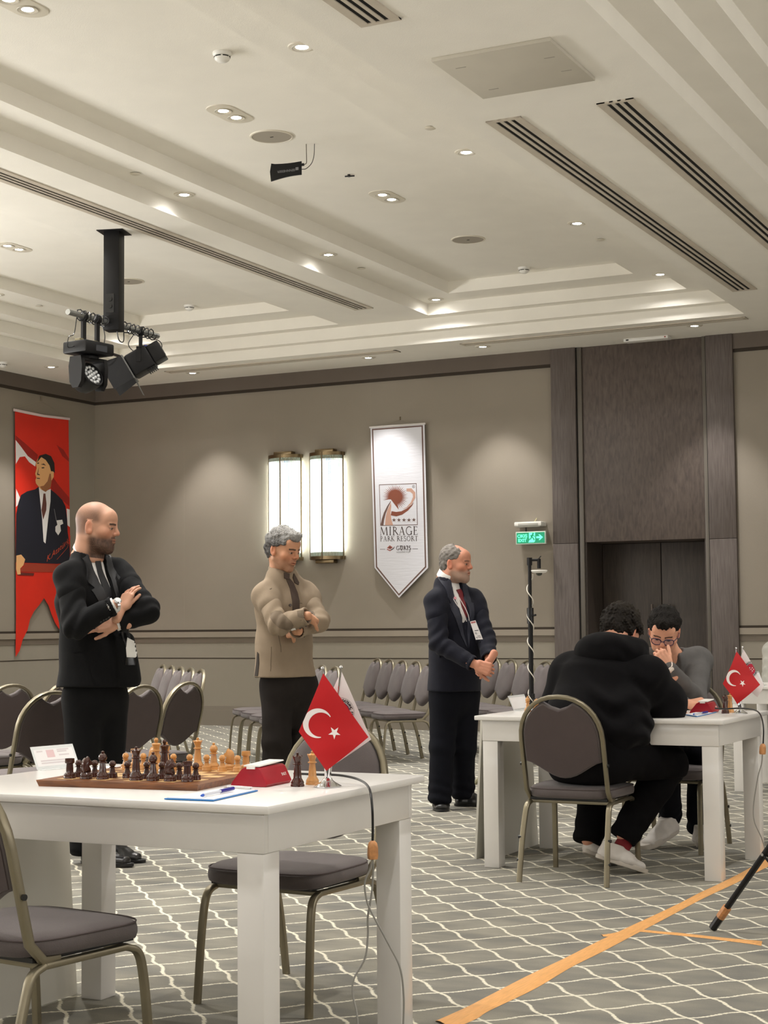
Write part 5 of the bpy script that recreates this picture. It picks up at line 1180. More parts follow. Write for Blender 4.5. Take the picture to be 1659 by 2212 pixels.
# ================================================================== black tripod at the right edge
fc = (-1.291, 6.250, 0.000); f1 = (-1.765, 6.394, 0.000); c0 = Vector((fc[0], fc[1], 0)); d1_ = (Vector((f1[0], f1[1], 0))-c0); R_ = d1_.length; a0 = math.atan2(d1_.y, d1_.x)
t = thing('tripod', 'black tripod with a taped foot, standing at the right edge of the picture', 'tripod', tuple(c0))
m_ = MB(); m_.tube([(0, 0, 0.06), (0, 0, 1.5)], 0.016, 12); m_.build('centre_pole', BLACK, t)
m_ = MB(); m_.tube([(0, 0, 0.57), (0, 0, 0.67)], 0.03, 12); m_.build('upper_collar', BLACKP, t)
m_ = MB(); m_.tube([(0, 0, 0.05), (0, 0, 0.10)], 0.026, 12); m_.build('lower_hub', BLACKP, t)
for k in range(3):
    a = a0+k*2*PI/3; d = Vector((math.cos(a), math.sin(a), 0)); s_ = Vector((-d.y, d.x, 0))
    m_ = MB(); m_.sweep([d*0.025+Vector((0, 0, 0.62)), d*R_+Vector((0, 0, 0.012))], rsec(0.026, 0.020, 0.005)); lg = m_.build('leg', BLACK, t)
    m_ = MB(); m_.tube([(d*0.025+Vector((0, 0, 0.62))).lerp(d*R_+Vector((0, 0, 0.012)), 0.91), d*R_*1.005+Vector((0, 0, 0.008))], 0.0165, 10); m_.build('rubber_foot', BLACKP, lg)
    m_ = MB(); m_.tube([(d*0.025+Vector((0, 0, 0.62))).lerp(d*R_+Vector((0, 0, 0.012)), 0.86), (d*0.025+Vector((0, 0, 0.62))).lerp(d*R_+Vector((0, 0, 0.012)), 0.93)], 0.0175, 10); m_.build('tape_wrap', mat('brown_tape', srgb(150, 110, 75), 0.5), lg)
    for s in (-1, 1):
        m_ = MB(); mid = (d*0.025+Vector((0, 0, 0.62))).lerp(d*R_+Vector((0, 0, 0.012)), 0.5); m_.tube([mid+s_*0.012*s, d*0.02+s_*0.012*s+Vector((0, 0, 0.075))], 0.005, 6); m_.build('brace', BLACK, t)
    m_ = MB(); m_.tube([mid-s_*0.018, mid+s_*0.018], 0.006, 8); m_.build('rivet', CHROME, lg)

# ================================================================== tape on the carpet
TAPE = mat('orange_tape', srgb(226, 166, 100), 0.5, var=0.10, vscale=16, bump=0.5, bscale=40, stretch=(8, 0.8, 1))
def strip(nm_, label, left, right, z=0.003, bulge=0.004, folds=0.25):
    mb = MB(); rows = []
    n_ = len(left)
    L2_ = bez([(x, y, 0) for x, y in left], 6); R2_ = bez([(x, y, 0) for x, y in right], 6); K = 7; rr = random.Random(3)
    for i in range(len(L2_)):
        for k in range(K):
            p = L2_[i].lerp(R2_[i], k/(K-1)+ (rr.uniform(-.02, .02) if 0 < k < K-1 else 0)); edge = (k in (0, K-1))
            mb.v.append((p.x, p.y, 0.0008 if edge else z+bulge*math.sin(PI*k/(K-1))*(1+0.3*math.sin(i*0.9+k))+rr.uniform(0, 0.0012)))
    for i in range(len(L2_)-1):
        for k in range(K-1): a = i*K+k; mb.f.append((a, a+1, a+K+1, a+K)); mb.m.append(0)
    o = mb.build(nm_, TAPE, smooth=20); return tag(o, label, 'tape', 'tape strips on the carpet')
strip('floor_tape', 'wide orange tape covering a cable across the carpet', [(-2.138, 4.601), (-2.125, 4.799), (-2.123, 4.998), (-2.120, 5.330), (-2.108, 5.646), (-2.102, 5.991), (-2.089, 6.337), (-2.074, 6.667), (-2.063, 6.973), (-2.061, 7.225), (-2.052, 7.443), (-2.045, 7.683), (-2.040, 7.913), (-2.042, 8.115), (-2.039, 8.452), (-2.036, 8.973)],
      [(-2.049, 4.528), (-2.035, 4.683), (-2.040, 4.801), (-2.023, 5.145), (-2.032, 5.506), (-2.022, 5.817), (-2.017, 6.176), (-2.011, 6.555), (-2.008, 6.882), (-2.004, 7.103), (-1.995, 7.319), (-1.984, 7.541), (-1.978, 7.762), (-1.974, 7.941), (-1.967, 8.290), (-1.960, 8.790)])
strip('floor_tape', 'narrow orange tape branching off the wide tape towards the tripod', [(-2.135, 6.127), (-2.109, 6.169), (-2.052, 6.287), (-1.958, 6.290), (-1.822, 6.282), (-1.685, 6.260), (-1.581, 6.259), (-1.538, 6.253)],
      [(-2.115, 6.099), (-2.091, 6.117), (-2.037, 6.239), (-1.943, 6.243), (-1.806, 6.229), (-1.670, 6.205), (-1.561, 6.178), (-1.520, 6.162)], 0.0015, 0.001)

# ================================================================== water bottles
def bottle(x, y, label):
    t = thing('water_bottle', label, 'bottle', (x, y, 0), 0, 'water bottles on the floor')
    m_ = MB(); m_.lathe([(0, 0.002), (0.024, 0), (0.030, 0.006), (0.031, 0.04), (0.029, 0.05), (0.031, 0.06), (0.031, 0.115), (0.029, 0.125), (0.024, 0.142), (0.013, 0.160), (0.013, 0.170)], 18); m_.build('bottle_body', mat('clear_plastic', srgb(182, 188, 188), 0.08, spec=0.9), t)
    m_ = MB(); m_.lathe([(0.0315, 0.062), (0.0318, 0.064), (0.0318, 0.110), (0.0315, 0.112)], 18); m_.build('label_wrap', mat('bottle_label', srgb(90, 116, 150), 0.4, var=0.4, vscale=50), t)
    m_ = MB(); m_.lathe([(0.0145, 0.168), (0.015, 0.170), (0.015, 0.184), (0, 0.186)], 16); m_.build('cap', PLASTIC_W, t)
q = [(-2.976, 11.733), (-2.927, 11.752)]
bottle(q[0][0], q[0][1], 'clear water bottle on the carpet under the further tables, left of the pair')
bottle(q[1][0], q[1][1], 'clear water bottle on the carpet under the further tables, right of the pair')

# ================================================================== things on the players' table
board((-2.74, 8.02), 0.0, 0.75, 'wooden chessboard between the two seated players')
gg = 'pieces beside the players'
q = [(-3.170, 8.010), (-3.164, 8.060), (-3.240, 8.235)]
piece('bishop', False, q[0][0], q[0][1], 0.75, 0, 'pale boxwood bishop at the left end of the players\' table', gg)
piece('knight', False, q[1][0]+0.01, q[1][1]+0.03, 0.75, 1.0, 'pale boxwood knight at the left end of the players\' table', gg)
piece('pawn', False, q[0][0]+0.05, q[0][1]+0.05, 0.75, 0, 'pale boxwood pawn behind the bishop on the players\' table', gg)
placard((-3.254, 8.032, 0.750), (-3.260, 8.279, 0.750), 0.078, 'white name placard at the left end of the players\' table', text=False)
cq = (-2.273, 8.103, 0.750)
clock(cq[0], cq[1]+0.085, 0.75, 0.05, 'red chess clock with white rocker beside the black hoodie sleeve')
clipboard([(-2.297, 7.899, 0.751), (-2.200, 7.759, 0.751), (-2.219, 8.191, 0.751), (-2.316, 8.301, 0.751)], 'blue clipboard with paper at the near edge of the players\' table')
pen((-2.228, 7.795, 0.762), (-2.219, 8.019, 0.762), 'blue ballpoint pen on the clipboard of the players\' table')
qq = [(-2.160, 8.138), (-2.158, 8.184)]
piece('queen', True, qq[0][0], qq[0][1], 0.75, 0, 'dark brown spare queen beside the small flags on the players\' table', 'spare queens')
piece('queen', False, qq[1][0], qq[1][1]+0.04, 0.75, 0, 'pale boxwood spare queen beside the small flags on the players\' table', 'spare queens')
flag_stand((-2.088, 8.141, 0.751), (-2.037, 7.900, 1.079), (-2.009, 7.913, 1.084),
    [(-2.037, 7.889, 1.064), (-2.091, 7.830, 0.909), (-2.033, 7.867, 0.810), (-1.943, 7.960, 0.901)],
    [(-2.014, 7.934, 1.077), (-2.058, 7.924, 0.922), (-1.961, 7.990, 0.839), (-1.933, 8.010, 0.897)],
    'chrome stand with a small red crescent flag on the players\' table')
cord('black cable running over the players\' table to a taped connector', [(-2.166, 7.970, 0.783), (-2.102, 7.946, 0.783), (-2.036, 7.957, 0.786), (-1.956, 7.907, 0.781), (-1.911, 7.842, 0.760), (-1.882, 7.770, 0.710), (-1.885, 7.774, 0.645), (-1.887, 7.774, 0.627)],
    ((-1.887, 7.774, 0.631), (-1.891, 7.776, 0.581)), [[(-1.899, 7.787, 0.535), (-1.920, 7.793, 0.468), (-1.948, 7.812, 0.335), (-1.947, 7.818, 0.258), (-1.920, 7.837, 0.181), (-1.901, 7.853, 0.104), (-1.858, 7.790, 0.039)]])
placard((-2.825, 11.465, 0.750), (-2.894, 11.994, 0.750), 0.10, 'white name placard on the furthest table at the right edge', text=False)
# dark bag/chair behind at the right edge handled with the third spectator

# ================================================================== people: implicit surfaces turned into meshes
class Vol:
    def __init__(s, lo, hi, h):
        s.lo = np.array(lo, float); s.h = h; s.n = np.ceil((np.array(hi)-s.lo)/h).astype(int)+1
        s.F = np.full(s.n, 9.0, np.float32); s.M = np.zeros(s.n, np.uint8)
    def sub(s, blo, bhi, pad):
        a = np.clip(np.floor((np.array(blo)-pad-s.lo)/s.h).astype(int), 0, s.n-1); b = np.clip(np.ceil((np.array(bhi)+pad-s.lo)/s.h).astype(int)+1, 1, s.n)
        if np.any(b <= a): return None, None
        ax = [(s.lo[i]+s.h*np.arange(a[i], b[i])).astype(np.float32) for i in range(3)]
        X = np.stack(np.meshgrid(*ax, indexing='ij'), -1)
        return tuple(slice(a[i], b[i]) for i in range(3)), X
    def add(s, d_fn, blo, bhi, k=0.01, m=0, cut=False):
        sl, X = s.sub(blo, bhi, k*1.2+s.h*3)
        if sl is None: return
        d = d_fn(X); F = s.F[sl]
        if cut:
            d = -d; hh = np.clip(0.5-0.5*(F-d)/k, 0, 1) if k > 0 else (F < d); s.F[sl] = F*(1-hh)+d*hh+k*hh*(1-hh)
        else:
            s.M[sl] = np.where(d < F, m, s.M[sl]); hh = np.clip(0.5+0.5*(F-d)/k, 0, 1); s.F[sl] = F*(1-hh)+d*hh-k*hh*(1-hh)
    def cone(s, a, b, ra, rb, k=0.01, m=0, cut=False):
        a = np.array(a, np.float32); b = np.array(b, np.float32); ab = b-a; L2 = float(ab@ab)+1e-9; R = max(ra, rb)
        def f(X):
            q = X-a; t = np.clip((q@ab)/L2, 0, 1); return np.linalg.norm(q-t[..., None]*ab, axis=-1)-(ra+(rb-ra)*t)
        s.add(f, np.minimum(a, b)-R, np.maximum(a, b)+R, k, m, cut)
    def econe(s, a, b, r0, r1, side, k=0.02, m=0, cut=False):
        """tapered segment of elliptical section; r = (half width along side, half depth)"""
        a = np.array(a, np.float32); b = np.array(b, np.float32); ab = b-a; L = float(np.linalg.norm(ab))+1e-9; d = ab/L
        sd = np.array(side, np.float32); sd = sd-d*(sd@d); sd /= np.linalg.norm(sd); n = np.cross(d, sd); R = max(r0+r1)
        def f(X):
            q = X-a; z = q@d; t = np.clip(z/L, 0, 1); w = r0[0]+(r1[0]-r0[0])*t; e = r0[1]+(r1[1]-r0[1])*t; zz = z-t*L; mn = np.minimum(w, e)
            u = q@sd; v = q@n
            kk = np.sqrt((u/w)**2+(v/e)**2+(zz/mn)**2); return (kk-1)*mn*0.9
        s.add(f, np.minimum(a, b)-R, np.maximum(a, b)+R, k, m, cut)
    def ell(s, c, r, ax=None, k=0.01, m=0, cut=False):
        c = np.array(c, np.float32); r = np.array(r, np.float32); A = np.eye(3, dtype=np.float32) if ax is None else np.array(ax, np.float32); R = float(r.max())
        def f(X):
            q = (X-c)@A.T; k0 = np.linalg.norm(q/r, axis=-1); k1 = np.linalg.norm(q/(r*r), axis=-1)+1e-9; return k0*(k0-1)/k1
        s.add(f, c-R, c+R, k, m, cut)
    def plane(s, p, n, k=0.004):
        """keep only the side opposite to n"""
        ax = [(s.lo[i]+s.h*np.arange(s.n[i])).astype(np.float32) for i in range(3)]; n = np.array(n, np.float32); n /= np.linalg.norm(n); p = np.array(p, np.float32)
        D = ((ax[0]-p[0])*n[0])[:, None, None]+((ax[1]-p[1])*n[1])[None, :, None]+((ax[2]-p[2])*n[2])[None, None, :]
        hh = np.clip(0.5-0.5*(s.F-D)/k, 0, 1); s.F = (s.F*(1-hh)+D*hh+k*hh*(1-hh)).astype(np.float32)
    def disp(s, fn, amp):
        """wrinkles: amp * fn(x, y, z) near the surface"""
        idx = np.argwhere(np.abs(s.F) < s.h*3+amp*2)
        P = s.lo+idx*s.h; s.F[idx[:, 0], idx[:, 1], idx[:, 2]] += (amp*fn(P)).astype(np.float32)
    def mesh(s):
        F = s.F; F = np.pad(F, 1, constant_values=9.0); M = np.pad(s.M, 1); S = F < 0; n = np.array(F.shape)
        c = [S[i:n[0]-1+i, j:n[1]-1+j, k:n[2]-1+k] for i in (0, 1) for j in (0, 1) for k in (0, 1)]
        cnt = sum(x.astype(np.uint8) for x in c); cell = (cnt > 0) & (cnt < 8); ci = np.argwhere(cell)
        idm = -np.ones(cell.shape, np.int64); idm[tuple(ci.T)] = np.arange(len(ci))
        off = np.array([(i, j, k) for i in (0, 1) for j in (0, 1) for k in (0, 1)])
        V8 = np.stack([F[tuple((ci+o).T)] for o in off], 1); acc = np.zeros((len(ci), 3)); w = np.zeros(len(ci))
        for a in range(8):
            for b in range(a+1, 8):
                if abs(off[a]-off[b]).sum() == 1:
                    fa, fb_ = V8[:, a], V8[:, b]; m_ = (fa < 0) != (fb_ < 0); t = np.where(m_, fa/np.where(m_, fa-fb_, 1), 0)
                    acc += np.where(m_[:, None], off[a]+(off[b]-off[a])*t[:, None], 0); w += m_
        P = ci+acc/w[:, None]; V = s.lo+(P-1)*s.h; mt = M[tuple(np.minimum(np.round(P).astype(int), n-1).T)]
        Q = []
        for ax in range(3):
            o = np.zeros(3, int); o[ax] = 1; u = (ax+1) % 3; v = (ax+2) % 3
            sl0 = [slice(1, n[i]-1) for i in range(3)]; sl0[ax] = slice(0, n[ax]-1); sl1 = list(sl0); sl1[ax] = slice(1, n[ax])
            A = S[tuple(sl0)]; B = S[tuple(sl1)]; e = np.argwhere(A != B); st = np.array([x.start for x in sl0]); e0 = e+st; flip = A[tuple(e.T)]
            du = np.zeros(3, int); du[u] = 1; dv = np.zeros(3, int); dv[v] = 1
            q = np.stack([idm[tuple((e0-du-dv).T)], idm[tuple((e0-dv).T)], idm[tuple(e0.T)], idm[tuple((e0-du).T)]], 1)
            q[~flip] = q[~flip][:, ::-1]; Q.append(q)
        return V, np.concatenate(Q), mt
def np_mesh(name, parts, mats, parent=None, smooth=True):
    """parts: list of (V, Q, material index per face or int, colours or None)"""
    Vs = []; Qs = []; Ms = []; Cs = []; o = 0; anyc = any(p[3] is not None for p in parts)
    for V, Q, mi, C in parts:
        Vs.append(V); Qs.append(Q+o); o += len(V); Ms.append(np.full(len(Q), mi) if np.isscalar(mi) else mi)
        if anyc: Cs.append(C if C is not None else np.ones((len(V), 4)))
    V = np.concatenate(Vs); Q = np.concatenate(Qs).astype(np.int32); Mi = np.concatenate(Ms).astype(np.int32)
    me = bpy.data.meshes.new(name); me.vertices.add(len(V)); me.vertices.foreach_set('co', V.astype(np.float32).ravel())
    me.loops.add(len(Q)*4); me.loops.foreach_set('vertex_index', Q.ravel()); me.polygons.add(len(Q))
    me.polygons.foreach_set('loop_start', np.arange(0, len(Q)*4, 4, dtype=np.int32)); me.polygons.foreach_set('loop_total', np.full(len(Q), 4, np.int32))
    for m_ in (mats if isinstance(mats, (list, tuple)) else [mats]): me.materials.append(m_)
    me.polygons.foreach_set('material_index', Mi); me.update(calc_edges=True)
    me.polygons.foreach_set('use_smooth', [smooth]*len(Q))
    if anyc:
        ca = me.color_attributes.new('Col', 'FLOAT_COLOR', 'POINT'); ca.data.foreach_set('color', np.concatenate(Cs).astype(np.float32).ravel())
    me.validate(); o_ = link(name, me, parent); return o_
def skin_mat():
    M = bpy.data.materials.new('skin'); M.use_nodes = True; nt = M.node_tree; b = nt.nodes['Principled BSDF']
    a = nt.nodes.new('ShaderNodeVertexColor'); a.layer_name = 'Col'; nt.links.new(a.outputs[0], b.inputs['Base Color'])
    b.inputs['Roughness'].default_value = 0.5; b.inputs['Subsurface Weight'].default_value = 0.06; b.inputs['Subsurface Radius'].default_value = (0.01, 0.004, 0.002); b.inputs['Specular IOR Level'].default_value = 0.35
    n = nt.nodes.new('ShaderNodeTexNoise'); n.inputs['Scale'].default_value = 380; tc = nt.nodes.new('ShaderNodeTexCoord'); nt.links.new(tc.outputs['Object'], n.inputs['Vector'])
    bp_ = nt.nodes.new('ShaderNodeBump'); bp_.inputs['Strength'].default_value = 0.12; bp_.inputs['Distance'].default_value = 0.002; nt.links.new(n.outputs['Fac'], bp_.inputs['Height']); nt.links.new(bp_.outputs[0], b.inputs['Normal'])
    return M
SKIN = skin_mat()
def cmix(C, col, w): return C*(1-w[:, None])+np.array(col[:3]+(1,) if len(col) == 3 else col)*w[:, None]
def sm(x, a, b):
    t = np.clip((x-a)/(b-a), 0, 1); return t*t*(3-2*t)
def frame_of(fwd, upish):
    f = Vector(fwd).normalized(); u = Vector(upish); u = (u-f*u.dot(f)).normalized(); r_ = f.cross(u); return np.array([list(r_), list(f), list(u)])   # rows: right, forward, up
def hash_noise(P, fr, seed=0.0):
    x, y, z = P[:, 0]*fr, P[:, 1]*fr, P[:, 2]*fr
    return (np.sin(x*1.0+2.1*np.sin(y*0.7+seed)+seed)+np.sin(y*1.3+1.7*np.sin(z*0.9+seed*2))+np.sin(z*1.1+1.9*np.sin(x*0.8+seed*3)))/3
def head(org, A, sc, neck_w, neck_r, look):
    """org: head centre; A rows right/forward/up; neck_w: world points of the neck; look: dict of colours and hair"""
    v = Vol((-.125, -.16, -.24), (.125, .16, .15), 0.0028)
    g = look.get
    v.ell((0, -.014, .036), (.077, .097, .088)); v.ell((0, .030, -.018), (.064, .064, .082), k=.03); v.ell((0, .030, -.072), (.056*g('jaw', 1), .052, .040), k=.025); v.cone((-.012, .070, -.100), (.012, .070, -.100), .018*g('jaw', 1), .018*g('jaw', 1), k=.02)
    for s in (-1, 1):
        v.cone((s*.040, .040, -.088), (s*.058, -.002, -.052), .014, .016, k=.02)
        v.ell((s*.046, .056, -.020), (.024, .026, .022), k=.02)
    v.ell((0, .062, .050), (.058, .030, .040), k=.03)
    v.cone((-.042, .078, .020), (-.010, .087, .021), .009, .010, k=.010); v.cone((.042, .078, .020), (.010, .087, .021), .009, .010, k=.010)
    for s in (-1, 1): v.ell((s*.032, .098, .004), (.019, .018, .012), k=.012, cut=True)
    for s in (-1, 1): v.ell((s*.031, .0775, .003), (.0145, .0135, .0125), k=.002, m=2); v.cone((s*.018, .0885, .0085), (s*.044, .0825, .0065), .0058, .0054, k=.003); v.cone((s*.019, .088, -.006), (s*.043, .082, -.005), .0035, .0035, k=.004)
    nl = g('nose', 1.0)
    v.cone((0, .087, .024), (0, .0985+.006*nl, -.012), .0085, .0105, k=.012); v.ell((0, .1005+.0065*nl, -.021), (.0120, .0125, .0105), k=.010)
    for s in (-1, 1): v.ell((s*.0125, .0975, -.0255), (.0085, .011, .008), k=.006); v.ell((s*.006, .106, -.033), (.003, .004, .003), k=.003, cut=True)
    v.ell((0, .082, -.055), (.030, .016, .020), k=.012)
    v.cone((-.020, .090, -.0555), (0, .0985, -.052), .0045, .006, k=.005); v.cone((.020, .090, -.0555), (0, .0985, -.052), .0045, .006, k=.005); v.cone((-.017, .089, -.0640), (0, .0965, -.0650), .0048, .007, k=.005); v.cone((.017, .089, -.0640), (0, .0965, -.0650), .0048, .007, k=.005)
    v.ell((0, .101, -.0588), (.021, .012, .0016), k=.002, cut=True)
    for s in (-1, 1):
        a = .28*s; v.ell((s*.079, -.012, -.004), (.0085, .019, .032), ax=[[1, s*.30, 0], [-s*.30, 1, .15], [0, -.15, 1]], k=.006); v.ell((s*.087, -.004, .0), (.006, .011, .020), k=.004, cut=True); v.ell((s*.080, -.004, -.026), (.007, .010, .011), k=.005)
    nk = [(np.array(p)-np.array(org))@A.T/sc for p in neck_w]
    v.cone((0, -.030, -.045), nk[0], neck_r/sc, neck_r/sc, k=.035)
    if len(nk) > 1: v.cone(nk[0], nk[1], neck_r/sc, neck_r*1.25/sc, k=.02)
    if g('beard'): v.ell((0, .048, -.086), (.056, .046, .034), k=.02); v.ell((0, .074, -.100), (.030, .022, .024), k=.015)
    V, Q, mt = v.mesh(); x, y, z = V.T; ax = np.abs(x)
    sk = np.array(look['skin']); C = np.tile(sk, (len(V), 1)).astype(float)
    red = (sk[0]*1.02, sk[1]*0.70, sk[2]*0.62)
    C = cmix(C, red, 0.55*np.exp(-((ax-.045)**2+(z+.028)**2)/.0009)*sm(y, .02, .05)); C = cmix(C, red, 0.6*np.exp(-(ax**2/.0003+(z+.024)**2/.0004))*sm(y, .09, .10)); C = cmix(C, red, 0.6*sm(ax, .074, .082)*(np.abs(z) < .04)*(y < .02))
    C = cmix(C, tuple(sk[:3]*0.68), 0.7*np.exp(-((ax-.031)**2/.0006+(z-.004)**2/.00030))*sm(y, .06, .075))
    C = cmix(C, tuple(sk[:3]*np.array([.78, .52, .48])), g('lips', .8)*np.exp(-((z+.0585)**2/.00007))*(ax < .023)*sm(y, .086, .092))
    C = cmix(C, (.10, .03, .02), (np.exp(-((z+.0588)**2/.0000035))*(ax < .020)*sm(y, .082, .088))*0.9)
    hc = look['hair']
    brow = sm(.0058-np.abs(z-.0235+.10*(ax-.030)**1*np.sign(ax-.030)*1.0), 0, .003)*(ax > .010)*(ax < .052)*sm(y, .060, .068); C = cmix(C, hc, brow*g('brow', .9))
    nz = hash_noise(V, 900, 1.0)*.5+.5; ns = hash_noise(V, 60, 2.0)
    if g('stubble'):
        w = sm(-z, .028+0*z, .062)*sm(y, -.03, .01)*(z > -.15); w = np.maximum(w, sm(.012-np.abs(ax-.060), 0, .02)*sm(-z, .0, .03)*sm(y, -.01, .015)*(y < .05))
        mou = np.exp(-((z+.045)**2/.00010))*(ax < .03)*sm(y, .084, .092); w = np.maximum(w, mou)
        w = w*(1-0.8*np.exp(-((z+.0585)**2/.00008))*(ax < .020)*(y > .084)); ear = (ax > .073)*(y < .02)*(z > -.035); w = w*(1-ear)
        C = cmix(C, look['beardc'], np.clip(w*g('stubble')*(0.75+0.35*nz), 0, 1))
    if g('scalp'):
        w = np.maximum(sm(z, .010, .035)*sm(-y, -.058+0*z, -.02), sm(-y, .00, .03)*sm(z, -.055, -.03)); w = w*(1-(ax > .076)*(np.abs(z) < .035)*(np.abs(y+.01) < .03)); w = w*(1-0.62*sm(z, .055, .10))
        C = cmix(C, look['beardc'], np.clip(w*g('scalp')*(0.8+0.25*nz+0.15*ns), 0, 1))
    eye = mt == 2
    ey = cmix(C, (.36, .31, .28), eye.astype(float)); iris = eye*(((ax-.031)**2+(z-.001)**2) < .0072**2)*(y > .084); ey = cmix(ey, (.035, .02, .012), iris.astype(float)); C = ey  # eye whites coloured dark, standing for shadow under the lids
    Wd = (V*sc)@A+np.array(org); return (Wd, Q, 0, C)
def hair_cap(org, A, sc, cols, parent, style, name='hair'):
    v = Vol((-.12, -.15, -.12), (.12, .15, .17), 0.0032); g = style.get; th = g('t', .010)
    v.ell((0, -.016, .040), (.077+th, .097+th, .088+th*1.3), m=1); v.ell((0, -.050, -.015), (.066+th*.5, .058+th*.4, .060), k=.02, m=1)
    hl = g('hairline', .062)
    # keep the face, ears and neck free
    v.ell((0, .110, -.045), (.090, .075, .115+g('fore', 0)), k=.010, cut=True)
    v.ell((0, .135, hl-.005), (.085, .062, .052), k=.012, cut=True)
    for s in (-1, 1): v.ell((s*.085, .004, -.012), (.026, .034, .040), k=.008, cut=True); v.ell((s*.075, .050, -.02), (.030, .045, .060), k=.01, cut=True)
    v.ell((0, -.02, -.115), (.10, .12, .055), k=.015, cut=True)
    if g('bald_top'): v.ell((0, .055, .125), (.050, .080, .040), k=.02, cut=True)
    if g('fringe'): v.ell((0, .066, .100), (.055, .032, .026), k=.015); v.ell((g('fringe_x', .0), .084, .083), (.040, .016, .017), k=.012)
    fr = g('fr', 240); v.disp(lambda P: hash_noise(P*np.array([1, .45, .6]), fr, 1.3)+.5*hash_noise(P, fr*2.3, 2.0), g('rough', .0035))
    V, Q, mt = v.mesh(); n1 = hash_noise(V*np.array([1.4, .5, .7]), 260, 4)*.5+.5; n2 = hash_noise(V, 90, 7)*.5+.5
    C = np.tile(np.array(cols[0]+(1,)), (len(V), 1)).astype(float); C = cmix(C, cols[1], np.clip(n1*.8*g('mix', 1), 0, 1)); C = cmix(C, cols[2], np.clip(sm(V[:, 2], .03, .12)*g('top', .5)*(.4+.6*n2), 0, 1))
    return np_mesh(name, [((V*sc)@A+np.array(org), Q, 0, C)], HAIRM, parent)
HAIRM = None
def hair_mat():
    M = bpy.data.materials.new('hair'); M.use_nodes = True; nt = M.node_tree; b = nt.nodes['Principled BSDF']
    a = nt.nodes.new('ShaderNodeVertexColor'); a.layer_name = 'Col'; nt.links.new(a.outputs[0], b.inputs['Base Color']); b.inputs['Roughness'].default_value = 0.7; b.inputs['Specular IOR Level'].default_value = 0.15
    tc = nt.nodes.new('ShaderNodeTexCoord'); n = nt.nodes.new('ShaderNodeTexNoise'); n.inputs['Scale'].default_value = 260; nt.links.new(tc.outputs['Object'], n.inputs['Vector'])
    bp_ = nt.nodes.new('ShaderNodeBump'); bp_.inputs['Strength'].default_value = 0.6; bp_.inputs['Distance'].default_value = 0.004; nt.links.new(n.outputs['Fac'], bp_.inputs['Height']); nt.links.new(bp_.outputs[0], b.inputs['Normal'])
    return M
HAIRM = hair_mat()
